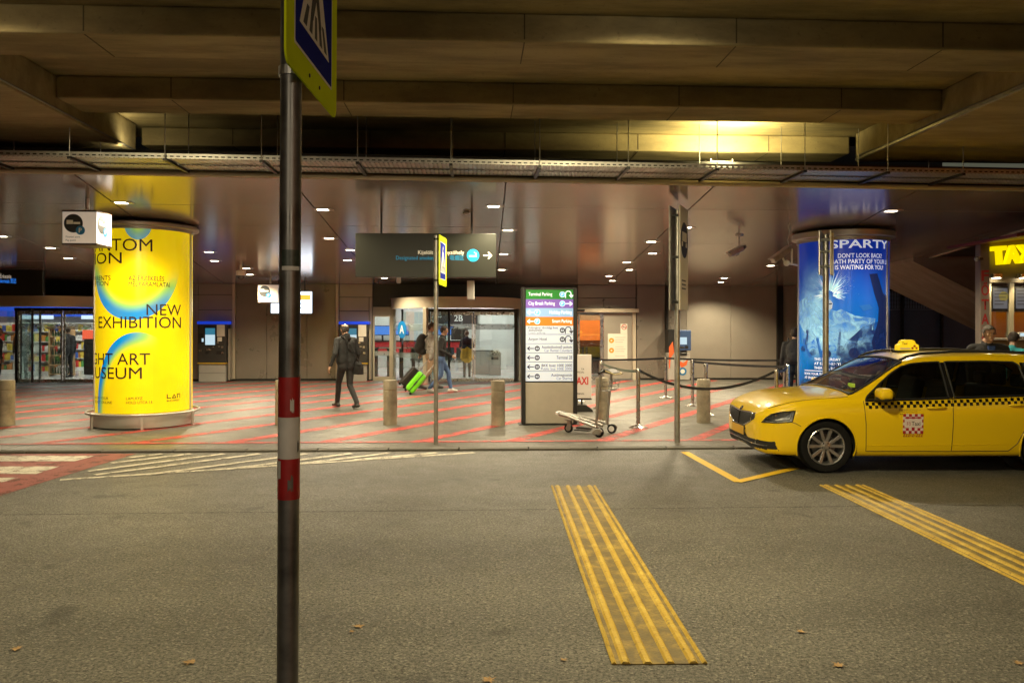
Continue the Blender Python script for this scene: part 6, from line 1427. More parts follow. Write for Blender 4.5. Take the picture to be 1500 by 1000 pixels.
for s in (-1, 1):
    be = []
    for x in np.linspace(0.2, 1.2, 40):
        e = sec_at(float(x)); hi = e[int(np.argmax(e[:, 0])):]; y = ymax(float(x))-0.078; be.append((float(x), s*y, float(np.interp(-y, -hi[:, 0], hi[:, 1]))-0.001))
    MB().tube(be, 0.0042, 6).build('bonnet_gap', M_CBM, tx, 50)
    MB().tube(onside([(0.50,.615),(0.56,.60),(0.615,.57)], 0.0, s, False), 0.0038, 6).build('bumper_seam', M_CBM, tx, 50)
    MB().tube(onside([(1.42,.34),(2.0,.345),(2.6,.35),(3.12,.36)], -0.002, s, False), 0.006, 6).build('sill_crease', M_PNT, tx, 50)
# ---- front: grille, emblem, lights, plate
def nose_x(y, z):
    """x of the front skin at lateral y and height z"""
    for i in range(len(xs_c)):
        p = SEC[i]; k = int(np.argmax(p[:, 0]))
        lo = p[:k+1]; hi = p[k:]
        if abs(y) <= p[:, 0].max()-0.002:
            zl = float(np.interp(abs(y), lo[:, 0], lo[:, 1])); zh = float(np.interp(-abs(y), -hi[:, 0], hi[:, 1]))
            if zl <= z <= zh: return float(xs_c[i])
    return 0.3
gr_ = parts[('grille', -1)]
def front_path(pts, o=-0.004): return [(nose_x(y, z)+o, y, z) for y, z in pts]
for k in range(-13, 14):
    y = k*0.034; zt_ = GT(abs(y))-0.008; zl = GB(abs(y))+0.008
    if abs(y) > 0.43: continue
    MB().tube(front_path([(y, zl+(zt_-zl)*t) for t in (0.04, 0.3, 0.6, 0.96)], -0.002), 0.006, 6).build('grille_fin', M_FIN, gr_, 50)
top = [(y, GT(abs(y))) for y in np.linspace(-0.46, 0.46, 30)]; bot = [(y, GB(abs(y))) for y in np.linspace(0.46, -0.46, 30)]
MB().tube(front_path(top+bot, -0.004), 0.0105, 8, True).build('chrome_surround', M_CHR, gr_, 50)
MB().tube(front_path([(0, z) for z in np.linspace(0.505, 0.668, 8)], -0.006), 0.012, 8).build('centre_rib', M_CBK, gr_, 50)
Me = Matrix.Translation((nose_x(0, 0.70)-0.006, 0, 0.70)) @ Matrix.Rotation(R(-50), 4, 'Y') @ Matrix.Rotation(R(-90), 4, 'Z')
MB().lathe([(0.0,0.006),(0.036,0.004),(0.042,0.0)], 24, M=Me).build('emblem', M_CBK, tx, 40); MB().lathe([(0.036,0.004),(0.041,0.007),(0.045,0.002)], 24, M=Me).build('emblem_ring', M_CHR, tx, 40)
for s in (-1, 1):
    hb = MB()
    for (x, z, r) in ((0.21,.665,.036),(0.33,.685,.036)):
        y = side_y(x, z)-0.075; hb.lathe([(0.004,-0.02),(r*0.6,-0.012),(r,0.01),(r*1.12,0.016)], 20, M=Matrix.Translation((x-0.015, s*y, z)) @ Matrix.Rotation(R(-90 if True else 0), 4, 'Y') @ Matrix.Rotation(R(s*30), 4, 'X'))
    hb.build('projector_lens', M_CHR, parts[('headlight', s)], 50)
    back = [(0.10,.598),(0.20,.69),(0.32,.727),(0.55,.752),(0.50,.62),(0.3,.603)]
    MB().add([(x+0.03, s*(side_y(x, z)-0.085), z) for x, z in back]+[(x, s*(side_y(x, z)-0.004), z) for x, z in back], [(0,1,2,3,4,5)]+[(i, (i+1) % 6, 6+(i+1) % 6, 6+i) for i in range(6)]).build('reflector_bowl', M_HLI, parts[('headlight', s)])
    MB().tube(onside(HLP, 0.001, s), 0.0065, 6, True).build('lamp_seal', M_CBM, parts[('headlight', s)], 50)
    MB().tube(onside([(0.14,.615),(0.3,.62),(0.48,.64),(0.52,.73)], -0.03, s, False), 0.006, 6).build('light_guide', M_CHR, parts[('headlight', s)], 50)
    fl = [(nose_x(y, 0.335)-0.003, s*y, z) for y, z in ((0.60,.305),(0.74,.315),(0.74,.355),(0.60,.35))]
    MB().add([(nose_x(y, z)-0.005, s*y, z) for y, z in ((0.58,.318),(0.735,.325),(0.735,.362),(0.58,.352))], [(0,1,2,3)]).build('fog_light', M_HLI, tx)
MB().tube(front_path([(y, 0.318) for y in np.linspace(-0.74, 0.74, 40)], -0.002), 0.006, 6).build('chrome_strip', M_CHR, tx, 50)
M_PLT = pm('plate_yellow', (0.62,0.36,0.02), 0.4, 0, 0.05)
xp = nose_x(0, 0.44)-0.012
pl_ = MB().box(xp-0.012, xp, -0.26, 0.26, 0.385, 0.495).build('number_plate', M_PLT, tx, bevel=0.003)
MB().box(xp-0.010, xp+0.006, -0.272, 0.272, 0.373, 0.507).build('plate_holder', M_CBM, tx, bevel=0.003)
# ---- side: mirror, handles, checks, stickers
def tangent(x, z, s=-1, off_=0.003):
    y0 = side_y(x, z); sl = (side_y(x, z+0.03)-side_y(x, z-0.03))/0.06; sx = (side_y(x+0.05, z)-side_y(x-0.05, z))/0.1
    return Matrix.Translation((x, s*(y0+off_), z)) @ Matrix.Rotation(-sx*1.0, 4, 'Z') @ Matrix.Rotation(R(90)+math.atan(sl), 4, 'X')
for s in (-1, 1):
    mr_ = MB().box(-0.075, 0.095, -0.12, 0.12, -0.062, 0.078, Matrix.Translation((1.55, s*1.0, 0.962)) @ Matrix.Rotation(R(s*8), 4, 'Z')).build('mirror', M_PNT, tx, bevel=0.06); mr_.modifiers['bevel'].segments = 5
    MB().ell((1.565, s*0.99, 0.915), (0.09, 0.118, 0.045), 20, 10).build('mirror_base', M_CBM, mr_, 60); MB().tube([(1.52, s*0.87, 0.875),(1.54, s*0.92, 0.89),(1.55, s*0.98, 0.91)], 0.026, 8).build('mirror_stalk', M_CBM, mr_, 50)
    MB().add([(1.648, s*(1.0+0.1*math.cos(t)), 0.953+0.055*math.sin(t)) for t in np.linspace(0, 2*math.pi, 20)[:-1]], [tuple(range(19))]).build('mirror_glass', M_CHR, mr_)
    for xh, zh in ((2.24, .795), (3.24, .828)):
        y = s*(side_y(xh, zh)+0.02); hd_ = MB().tube([(xh-0.115, y-s*0.022, zh-0.002),(xh-0.09, y, zh),(xh+0.09, y, zh+0.006),(xh+0.115, y-s*0.022, zh+0.006)], [0.012,0.016,0.016,0.012], 10).build('door_handle', M_PNT, parts[('front_door' if xh < 2.5 else 'rear_door', s)], 60)
        MB().ell((xh, s*(side_y(xh, zh)-0.001), zh-0.004), (0.075, 0.004, 0.022), 20, 8).build('handle_recess_shade', pm('recess_shade_yellow', (0.5,0.31,0.005), 0.4, 0, 0), parts[('front_door' if xh < 2.5 else 'rear_door', s)], 60)  # shade of the handle recess painted as a darker yellow disc
    # checker band: two rows of black squares on the yellow door skin
    def belt_z(x): return float(np.interp(x, [1.38, 2.0, 2.6, 3.4, 4.0, 4.3], [.860, .876, .897, .925, .948, .955]))
    mb = MB(); q = 0.038; n = int((4.35-1.39)/q)
    for i in range(n):
        x0 = 1.39+i*q; r = i % 2; zt_ = belt_z(x0+q/2)-0.002-r*q
        mb.add([(a, s*(side_y(a, b)+0.0025), b) for a, b in ((x0, zt_-q), (x0+q, zt_-q), (x0+q, zt_), (x0, zt_))], [(0,1,2,3)])
    cb = mb.build('checker_band', M_CBK, tx); cb['kind'] = 'stuff'
# company sticker on the near front door
M_DR = pm('sticker_red', (0.35,0.01,0.02), 0.4, 0, 0); M_DW = pm('sticker_white', (0.7,0.62,0.58), 0.4, 0, 0)
dk = tangent(1.955, 0.605, -1, 0.003); w_ = 0.122; h_ = 0.118
sk = MB().box(-w_, w_, -h_, h_, 0, 0.0012, dk).build('company_sticker', M_DW, parts[('front_door', -1)])
mb = MB(); q = 2*w_/7
for i in range(7):
    for j in range(7):
        if (i+j) % 2 == 0 and not (1 <= i <= 5 and 2 <= j <= 4): mb.box(-w_+i*q, -w_+(i+1)*q, -h_+j*2*h_/7, -h_+(j+1)*2*h_/7, 0.0013, 0.002, dk)
o = mb.build('red_checks', M_DR, sk); o['kind'] = 'stuff'
MB().box(-w_*0.86, w_*0.86, -h_*0.36, h_*0.5, 0.0021, 0.003, dk).build('logo_field', M_DW, sk)
MB().box(-w_*0.8, w_*0.8, h_*0.55, h_*0.66, 0.0021, 0.003, dk).build('red_bar', M_DR, sk)
MB().prism([(-0.022,-0.042),(0.022,-0.042),(0,-0.075)], 0.0031, 0.004, dk).build('red_wedge', M_DR, sk)
lettering('Taxi', M_INK, sk, dk @ Matrix.Translation((-0.02, -0.022, 0.0034)), height=0.05, width=0.105, bold=0.01); lettering('Fő', M_DR, sk, dk @ Matrix.Translation((-0.075, -0.022, 0.0034)), height=0.05, width=0.045)
lettering('222-2-222', M_DR, parts[('front_door', -1)], tangent(1.955, 0.447, -1, 0.003), height=0.046, width=0.24, align='C', bold=0.012)
for k, (s_, wd) in enumerate((('Bejelentett taxiállomás díj', 0.26), ('megrendelhető', 0.22), ('taxi', 0.1))): lettering(s_, M_INK, parts[('front_door', -1)], tangent(1.79, 0.765-0.024*k, -1, 0.003), height=0.013, width=wd)
# ---- roof: rails, sign, aerial
for s in (-1, 1):
    pts = [(1.95, s*0.575, 1.355), (2.05, s*0.58, 1.40), (2.2, s*0.587, 1.436), (2.6, s*0.592, 1.462), (3.2, s*0.592, 1.462), (3.8, s*0.58, 1.43), (4.1, s*0.56, 1.39), (4.2, s*0.55, 1.36)]
    MB().tube(pts, 0.017, 8).build('roof_rail', M_CBM, tx, 50)
rs = MB()
prof = [(-0.14,0),(0.14,0),(0.135,0.075),(0.10,0.085),(0.085,0.125),(0.05,0.14),(-0.05,0.14),(-0.085,0.125),(-0.10,0.085),(-0.135,0.075)]
M_RSG = pm('roof_sign_yellow', (0.75,0.55,0.01), 0.35, 0, 0, emit=(1.0,0.72,0.02), estr=0.55)
zs_ = ztop(2.33)+0.012
rsg = MB().prism(prof, -0.055, 0.055, Matrix.Translation((2.33, 0, zs_)) @ Matrix.Rotation(R(90), 4, 'X')).build('roof_sign', M_RSG, tx, bevel=0.012)
MB().box(2.17, 2.49, -0.07, 0.07, zs_-0.03, zs_-0.001).build('sign_foot', M_CBM, tx)
Ms = Matrix.Translation((2.33, -0.0565, zs_)) @ Matrix.Rotation(R(90), 4, 'X')
for i, j in ((0,0),(2,0),(1,1)): MB().box(0.035+i*0.026, 0.061+i*0.026, 0.018+j*0.026, 0.044+j*0.026, 0, 0.001, Ms).build('red_check', M_DR, rsg)
MB().box(-0.115, 0.015, 0.015, 0.035, 0, 0.001, Ms).build('white_bar', M_DW, rsg); lettering('Taxi', M_INK, rsg, Ms @ Matrix.Translation((-0.09, 0.075, 0.001)), height=0.035, width=0.07, bold=0.01)
MB().cyl((2.08, -0.1, ztop(2.08)-0.02), (2.06, -0.1, ztop(2.08)+0.1), 0.006, n=8).build('aerial', M_STEEL, tx)
# ---- cabin
MB().box(1.15, 1.55, -0.66, 0.68, 0.72, 0.93).build('dashboard', M_INT, tx, bevel=0.05)
for y in (-0.37, 0.37):
    MB().box(1.95, 2.45, y-0.25, y+0.25, 0.35, 0.55).build('seat_cushion', M_INT, tx, bevel=0.05)
    MB().box(-0.06, 0.08, y-0.24, y+0.24, 0.0, 0.62, Matrix.Translation((2.45, 0, 0.5)) @ Matrix.Rotation(R(14), 4, 'Y')).build('seat_back', M_INT, tx, bevel=0.05); MB().box(2.58, 2.68, y-0.13, y+0.13, 1.1, 1.28).build('headrest', M_INT, tx, bevel=0.03)
MB().box(3.05, 3.5, -0.66, 0.66, 0.35, 0.55).build('rear_bench', M_INT, tx, bevel=0.05); MB().box(3.45, 3.58, -0.66, 0.66, 0.5, 1.0).build('rear_backrest', M_INT, tx, bevel=0.04)
for y in (-0.4, 0.0, 0.4): MB().box(3.5, 3.58, y-0.12, y+0.12, 1.01, 1.17).build('headrest', M_INT, tx, bevel=0.03)
MB().box(1.0, 4.4, -0.72, 0.72, 0.22, 0.34).build('cabin_floor', M_INT, tx); MB().box(0.35, 1.2, -0.62, 0.62, 0.3, 0.7).build('engine_block', M_CBM, tx)
MB().tube([(1.72+0.10*math.sin(t)*0.45, -0.37+0.18*math.cos(t), 0.93+0.17*math.sin(t)) for t in np.linspace(0, 2*math.pi, 28)[:-1]], 0.015, 8, True).build('steering_wheel', M_CBM, tx, 50)
MB().box(1.64, 1.72, -0.40, -0.34, 0.86, 0.93).build('steering_column', M_CBM, tx)
tsn = MB().box(1.58, 1.61, -0.1, 0.06, 0.98, 1.03).build('dash_taxi_sign', pm('green_sign', (0.4,0.5,0.02), 0.4, 0, 0, emit=(0.55,0.7,0.02), estr=0.8), tx, bevel=0.006)
MB().box(1.60, 1.64, -0.03, 0.03, 0.93, 0.985).build('sign_stalk', M_CBM, tx)
MB().tube([(1.34, -0.62, 1.0),(1.40, -0.2, 1.06),(1.42, 0.15, 1.08)], 0.008, 6).build('wiper', M_CBM, tx, 50)

# the front overhang is a little shorter than the section table: draw everything ahead of the axle back
for o in [q for q in bpy.data.objects if q.type == 'MESH' and (q.parent == tx or (q.parent and q.parent.parent == tx and q.parent.name.split('.')[0] != 'wheel'))]:
    me = o.data; n = len(me.vertices); co = np.empty(n*3); me.vertices.foreach_get('co', co); co = co.reshape(-1, 3)
    m_ = co[:, 0] < XF
    if o.matrix_local == Matrix.Identity(4) and m_.any() and o.name.split('.')[0] not in ('arch_lip', 'arch_liner', 'arch_wall'):
        t_ = XF-co[m_, 0]; co[m_, 0] = XF-np.where(t_ < 0.36, t_, 0.36+(t_-0.36)*0.79); me.vertices.foreach_set('co', co.ravel()); me.update()
# ================================================================== people
M_SKIN = pm('skin', (0.42,0.25,0.17), 0.5, 0, 0.08, 12); M_SKN2 = pm('skin_lit', (0.46,0.27,0.18), 0.5, 0, 0.08, 12)
def cloth(name, c, b=1.0): return pm(name, c, 0.85, 0, 0.3, 9, bump=b, bscale=13)
def capsule(p0, r0, p1, r1, n=14, m=5):
    p0 = Vector(p0); p1 = Vector(p1); d = p1-p0; L = d.length; d = d.normalized() if L > 1e-6 else Vector((0,0,1))
    a = d.orthogonal().normalized(); b = d.cross(a); rows = []
    for k in range(m+1): t = -math.pi/2*(1-k/m); rows.append((p0 + d*r0*math.sin(t), r0*math.cos(t)))
    for k in range(m+1): t = math.pi/2*k/m; rows.append((p1 + d*r1*math.sin(t), r1*math.cos(t)))
    vs = []; fs = []
    for c, r in rows: vs += [c + (a*math.cos(2*math.pi*i/n)+b*math.sin(2*math.pi*i/n))*max(r, 1e-4) for i in range(n)]
    for j in range(len(rows)-1): fs += [(j*n+i, j*n+(i+1) % n, (j+1)*n+(i+1) % n, (j+1)*n+i) for i in range(n)]
    fs += [tuple(range(n-1, -1, -1)), tuple(range((len(rows)-1)*n, len(rows)*n))]
    return vs, fs
def remeshed(mb, vox, it=5):
    me = bpy.data.meshes.new('figure_source'); me.from_pydata(mb.v, [], mb.f); o = bpy.data.objects.new('figure_source', me); COL.objects.link(o)
    r = o.modifiers.new('r', 'REMESH'); r.mode = 'VOXEL'; r.voxel_size = vox
    s = o.modifiers.new('s', 'SMOOTH'); s.iterations = it; s.factor = 0.5
    out = bpy.data.meshes.new_from_object(o.evaluated_get(bpy.context.evaluated_depsgraph_get())); bpy.data.objects.remove(o); bpy.data.meshes.remove(me); return out
def hand(P, wrist, dirv, side, palm_n, curl=0.5):
    """palm and five bent fingers; side = direction of the thumb"""
    d = Vector(dirv).normalized(); s = Vector(side); s = (s-d*s.dot(d)).normalized(); nrm = Vector(palm_n); nrm = (nrm-d*nrm.dot(d)-s*nrm.dot(s)).normalized(); w = Vector(wrist)
    for q in (-0.024, -0.008, 0.008, 0.024): P.append(('skin', w+d*0.015+s*q*0.7, 0.016, w+d*0.085+s*q, 0.0145))
    for q, ln in ((0.030, 0.066), (0.010, 0.076), (-0.010, 0.070), (-0.029, 0.054)):
        a = w+d*0.088+s*q; b = a+(d*(1-0.25*curl)+nrm*0.5*curl).normalized()*ln*0.5; c = b+(d*(1-0.7*curl)+nrm*0.95*curl).normalized()*ln*0.5
        P.append(('skin', a, 0.0095, b, 0.0088)); P.append(('skin', b, 0.0088, c, 0.0075))
    a = w+d*0.03+s*0.03; b = a+(d*0.6+s*0.8+nrm*0.2).normalized()*0.035; c = b+(d*0.9+s*0.2+nrm*0.4*curl).normalized()*0.032
    P.append(('skin', a, 0.013, b, 0.0105)); P.append(('skin', b, 0.0105, c, 0.0085))
def person(label, loc, rz, H, mats, pose, hair_col=(0.03,0.022,0.016), hair='full', vox=0.010, bulk=1.0, lean=(0,0), head_turn=0.0, head_tilt=0.0, skin=None, waist=None, collar=None, sleeve=True):
    t = thing('person', label, 'person', loc, rz); S = H/1.75; P = []
    lx, ly = lean
    def L(x, y, z):   # lean the upper body about the hips
        k = max(0, z-0.92); return Vector((x+lx*k, y+ly*k, z))
    for s in (-1, 1):
        P.append(('top', L(s*0.092*bulk, 0.01, 1.33), 0.118*bulk, L(s*0.088*bulk, 0.0, 1.08), 0.112*bulk)); P.append(('top', L(s*0.088*bulk, 0.0, 1.08), 0.112*bulk, L(s*0.085*bulk, 0, 0.98), 0.118*bulk))
        P.append(('trouser', Vector((s*0.082, -0.005, 0.93)), 0.112, Vector((s*0.088, -0.012, 0.86)), 0.108))
        P.append(('top', L(0, 0, 1.425), 0.07, L(s*0.168*bulk, 0, 1.405), 0.066*bulk))
    P.append(('skin', L(0, 0.0, 1.44), 0.056, L(0, 0.018, 1.54), 0.053)); P.append(('top', L(0, -0.005, 1.43), 0.085, L(0, 0.0, 1.475), 0.066))
    if collar: P.append(('top', L(0, -0.03, 1.46), 0.085, L(0, -0.035, 1.50), 0.075))
    for s, nm in ((-1, 'l'), (1, 'r')):
        k, a = pose['knee_'+nm], pose['ankle_'+nm]; hp = Vector((s*0.092, 0, 0.88)); k = Vector(k); a = Vector(a)
        P.append(('trouser', hp, 0.096, k, 0.062)); mid = k.lerp(a, 0.35)+Vector((0, -0.012, 0)); P.append(('trouser', k, 0.062, mid, 0.060)); P.append(('trouser', mid, 0.060, a+Vector((0,0,0.02)), 0.05))
        fd = Vector(pose.get('foot_'+nm, (0, 1, 0))).normalized(); P.append(('shoe', a-fd*0.05+Vector((0,0,-0.045)), 0.042, a+fd*0.15+Vector((0,0,-0.055)), 0.036)); P.append(('shoe', a+Vector((0,0,-0.01)), 0.05, a+fd*0.07+Vector((0,0,-0.045)), 0.042))
        e, w = Vector(pose['elbow_'+nm]), Vector(pose['wrist_'+nm]); sh = L(s*0.185*bulk, 0, 1.40)
        P.append(('top', sh, 0.064*bulk, e, 0.049*bulk)); tg = 'top' if sleeve else 'skin'
        P.append((tg, e, 0.047 if sleeve else 0.04, w, 0.036 if sleeve else 0.028)); hd = (w-e).normalized(); P.append(('skin', w-hd*0.01, 0.026, w+hd*0.02, 0.024))
        hand(P, w+hd*0.005, hd, pose.get('thumb_'+nm, (0, 1, 0)), pose.get('palm_'+nm, (-s, 0, 0)), pose.get('curl', 0.5))
    if waist: P.append(('waist', Vector((0,-0.02,1.0)), 0.15, Vector((0,-0.03,0.72)), 0.19)); P.append(('waist', Vector((-0.1,0,1.0)), 0.12, Vector((-0.12,-0.02,0.74)), 0.14)); P.append(('waist', Vector((0.1,0,1.0)), 0.12, Vector((0.12,-0.02,0.74)), 0.14))
    mb = MB()
    for tg, p0, r0, p1, r1 in P: mb.add(*capsule(p0, r0, p1, r1))
    HM = Matrix.Translation(L(0, 0.035, 1.63)) @ Matrix.Rotation(head_turn, 4, 'Z') @ Matrix.Rotation(-head_tilt, 4, 'X')
    hp = [((0,0,0.02),(0.078,0.098,0.1)), ((0,0.035,-0.06),(0.052,0.055,0.055)), ((0,0.098,-0.018),(0.014,0.02,0.026)), ((0,0.09,0.025),(0.05,0.02,0.016)), ((0,0.084,-0.066),(0.028,0.012,0.012)), ((0,0.075,-0.1),(0.024,0.02,0.018)), ((0.04,0.07,-0.025),(0.022,0.02,0.02)), ((-0.04,0.07,-0.025),(0.022,0.02,0.02)), ((0.079,-0.005,-0.01),(0.012,0.024,0.034)), ((-0.079,-0.005,-0.01),(0.012,0.024,0.034))]
    for c, r in hp: mb.ell(c, r, 16, 10, HM)
    me = remeshed(mb, vox/S)
    n = len(me.polygons); c = np.empty(n*3); me.polygons.foreach_get('center', c); c = c.reshape(-1, 3)
    tags = ['skin', 'top', 'trouser', 'shoe', 'waist']; D = np.full((n, 5), 9.0)
    for tg, p0, r0, p1, r1 in P:
        p0 = np.array(p0); d = np.array(p1)-p0; tt_ = np.clip(((c-p0)@d)/max(d@d, 1e-9), 0, 1); ds = np.linalg.norm(c-p0-tt_[:, None]*d, axis=1)-(r0+(r1-r0)*tt_); k = tags.index(tg); D[:, k] = np.minimum(D[:, k], ds)
    hi = np.array(HM.inverted()); cl = c@hi[:3, :3].T+hi[:3, 3]; D[:, 0] = np.where(np.linalg.norm(cl-np.array([0,0.01,0]), axis=1) < 0.135, np.minimum(D[:, 0], np.where(cl[:, 2] > -0.11, -1, 9)), D[:, 0])
    me.materials.clear()
    for m_ in (skin or M_SKIN, mats['top'], mats['trouser'], mats['shoe'], mats.get('waist', mats['top'])): me.materials.append(m_)
    me.polygons.foreach_set('material_index', D.argmin(1).astype(np.int32)); me.shade_smooth(); me.update()
    b = link('body', me, t); b.scale = (S, S, S)
    # hair shell
    hb = MB().ell((0,0,0.022), (0.085,0.106,0.109), 28, 18); keep = []
    for f in hb.f:
        cc = sum((Vector(hb.v[i]) for i in f), Vector())/len(f); y, z = cc.y/0.106, (cc.z-0.022)/0.109
        ok = (z > 0.45-0.0*y) or (y < 0.15 and z > -0.55-0.35*y*0) or (y < -0.3 and z > -0.8) or (y < 0.42 and z > 0.05 and abs(cc.x) > 0.05)
        if hair == 'bald': ok = ok and z < 0.52 and y < 0.35
        if hair == 'short_front': ok = ok or z > 0.35
        if ok: keep.append(f)
    hb.f = keep; hb.m = [0]*len(keep); ho = hb.build('hair', pm('hair', hair_col, 0.6, 0, 0.3, 40, bump=0.8, bscale=120), t, 60)
    ho.matrix_local = Matrix.Scale(S, 4) @ HM; sm = ho.modifiers.new('thickness', 'SOLIDIFY'); sm.thickness = 0.008; sm.offset = -0.4
    # eyes, brows and mouth
    for s in (-1, 1):
        ey = MB().ell((s*0.031, 0.0865, 0.003), (0.012, 0.007, 0.006), 10, 6).build('eye', pm('eye_dark', (0.05,0.04,0.035), 0.2, 0, 0), t, 60); ey.matrix_local = Matrix.Scale(S, 4) @ HM
        br = MB().box(s*0.031-0.018, s*0.031+0.018, 0.092, 0.101, 0.026, 0.032).build('eyebrow', pm('brow', hair_col, 0.7, 0, 0), t); br.matrix_local = Matrix.Scale(S, 4) @ HM
    mo = MB().ell((0, 0.094, -0.069), (0.023, 0.004, 0.005), 12, 6).build('mouth', pm('lips', (0.28,0.11,0.09), 0.5, 0, 0), t, 60); mo.matrix_local = Matrix.Scale(S, 4) @ HM
    t['S'] = S; return t, HM, S
stand = dict(knee_l=(-0.095,0.02,0.49), ankle_l=(-0.10,-0.02,0.09), knee_r=(0.095,0.02,0.49), ankle_r=(0.10,-0.02,0.09), elbow_l=(-0.25,-0.02,1.12), wrist_l=(-0.27,0.06,0.87), elbow_r=(0.25,-0.02,1.12), wrist_r=(0.27,0.06,0.87))
def pz(**k): d = dict(stand); d.update(k); return d
M_CHG = cloth('charcoal_hoodie', (0.013,0.0135,0.014)); M_TRD = cloth('dark_grey_trousers', (0.017,0.0165,0.0175)); M_SHB = pm('dark_shoes', (0.03,0.027,0.025), 0.5, 0, 0.1)
# walking man seen from behind
g = G(507, 597.5, PV)
walk = pz(knee_l=(-0.085,0.17,0.50), ankle_l=(-0.07,0.25,0.10), knee_r=(0.085,0.0,0.47), ankle_r=(0.08,-0.30,0.115), foot_r=(0.05,1,-0.12), foot_l=(-0.05,1,0.05), elbow_l=(-0.31,-0.10,1.13), wrist_l=(-0.39,-0.06,0.90), elbow_r=(0.27,-0.02,1.13), wrist_r=(0.30,0.10,0.89), curl=0.6)
man, HMm, Sm = person('man in charcoal hoodie and dark trousers walking away with a shoulder bag', g, R(38), 1.80, dict(top=M_CHG, trouser=M_TRD, shoe=M_SHB), walk, (0.05,0.042,0.036), 'bald', 0.0085, 1.08, (0.0, 0.03), R(-10), 0.0, collar=True)
M_BAGB = cloth('black_bag_fabric', (0.01,0.01,0.011), 0.3)
bag = thing('shoulder_bag', 'black shoulder bag hanging at the right hip of the walking man', 'bag', g, R(38))
Mb = Matrix.Translation((0.20, -0.16, 0.86)) @ Matrix.Rotation(R(12), 4, 'Z')
mb = MB(); mb.ell((0,0,0), (0.075, 0.13, 0.15), 20, 12, Mb); mb.box(-0.06, 0.06, -0.11, 0.11, -0.14, 0.05, Mb); bme = remeshed(mb, 0.012); bme.materials.append(M_BAGB); bme.shade_smooth(); link('pouch', bme, bag)
MB().box(-0.07, 0.07, -0.12, 0.12, 0.06, 0.075, Mb).build('flap_edge', M_BAGB, bag)
sp = [(0.18,-0.2,0.96),(0.12,-0.175,1.10),(0.02,-0.165,1.28),(-0.08,-0.14,1.42),(-0.115,-0.06,1.495),(-0.11,0.03,1.50),(-0.06,0.12,1.40),(0.08,0.165,1.2),(0.18,0.13,1.02),(0.22,-0.03,0.96)]
MB().tube([Vector(p)*1.03 for p in sp], 0.013, 8).build('strap', M_BAGB, bag, 50)
# two travellers walking to the right
M_GRY = cloth('pale_grey_sweater', (0.42,0.39,0.35)); M_BEI = cloth('beige_trousers', (0.36,0.25,0.16)); M_JNS = cloth('blue_jeans', (0.06,0.11,0.24)); M_BLK = cloth('black_sweater', (0.012,0.012,0.014)); M_SHW = pm('white_sneakers', (0.5,0.5,0.48), 0.5, 0, 0.1)
g1 = G(630, 570, PV)
pull = pz(knee_l=(-0.085,0.16,0.50), ankle_l=(-0.08,0.18,0.10), knee_r=(0.085,-0.02,0.48), ankle_r=(0.08,-0.26,0.12), foot_r=(0,1,-0.2), elbow_r=(0.27,-0.04,1.16), wrist_r=(0.20,0.20,1.12), elbow_l=(-0.25,-0.12,1.14), wrist_l=(-0.25,-0.22,0.92), curl=0.9)
person('taller traveller in pale grey sweater and beige trousers behind the thin post', g1, R(-82), 1.86, dict(top=M_GRY, trouser=M_BEI, shoe=M_SHB), pull, (0.05,0.03,0.02), 'full', 0.010)
g2 = G(646, 575, PV)
boyp = pz(knee_l=(-0.085,0.2,0.52), ankle_l=(-0.08,0.26,0.10), knee_r=(0.085,0.0,0.48), ankle_r=(0.08,-0.30,0.11), foot_r=(0,1,-0.1), elbow_r=(0.27,-0.02,1.13), wrist_r=(0.25,0.26,0.98), elbow_l=(-0.25,-0.14,1.14), wrist_l=(-0.24,-0.26,0.92), curl=0.9)
person('young traveller in black sweater and blue jeans walking right', g2, R(-86), 1.76, dict(top=M_BLK, trouser=M_JNS, shoe=M_SHW), boyp, (0.03,0.018,0.012), 'full', 0.010, 0.94, (0.0, 0.06), 0.0, R(6))
# backpack on the taller traveller
def soft(parts_, vox, mat, name, parent, it=6):
    mb = MB()
    for kind, a, b in parts_: (mb.ell(a, b) if kind == 'e' else mb.add(*capsule(a[0], a[1], b[0], b[1])))
    me = remeshed(mb, vox, it); me.materials.append(mat); me.shade_smooth(); return link(name, me, parent)
M_BPK = cloth('dark_backpack', (0.028,0.026,0.024), 0.6)
bp_ = thing('backpack', 'bulging dark backpack worn by the taller traveller', 'backpack', g1, R(-82))
soft([('e', (0,-0.27,1.28), (0.17,0.13,0.24)), ('e', (0,-0.33,1.16), (0.14,0.12,0.16)), ('e', (0,-0.22,1.46), (0.14,0.11,0.1)), ('e', (0,-0.2,1.05), (0.15,0.1,0.1))], 0.014, M_BPK, 'pack', bp_)
for s in (-1, 1):
    MB().tube([(s*0.12,-0.14,1.46),(s*0.125,-0.03,1.535),(s*0.12,0.07,1.49),(s*0.13,0.12,1.34),(s*0.15,0.04,1.16),(s*0.14,-0.12,1.1)], 0.02, 8).build('strap', M_BPK, bp_, 50); MB().tube([(s*0.1,-0.3,1.02),(s*0.11,-0.3,0.9),(s*0.1,-0.29,0.84)], 0.006, 6).build('loose_strap', M_BPK, bp_, 50)
jk = thing('folded_jacket', 'grey striped jacket slung between the two travellers', 'jacket', g2, R(-86))
soft([('c', ((-0.14,-0.16,1.32), 0.07), ((-0.14,-0.22,1.05), 0.10)), ('c', ((-0.12,-0.22,1.05), 0.10), ((-0.12,-0.26,0.9), 0.06))], 0.014, cloth('striped_jacket', (0.3,0.28,0.26), 0.8), 'cloth', jk)
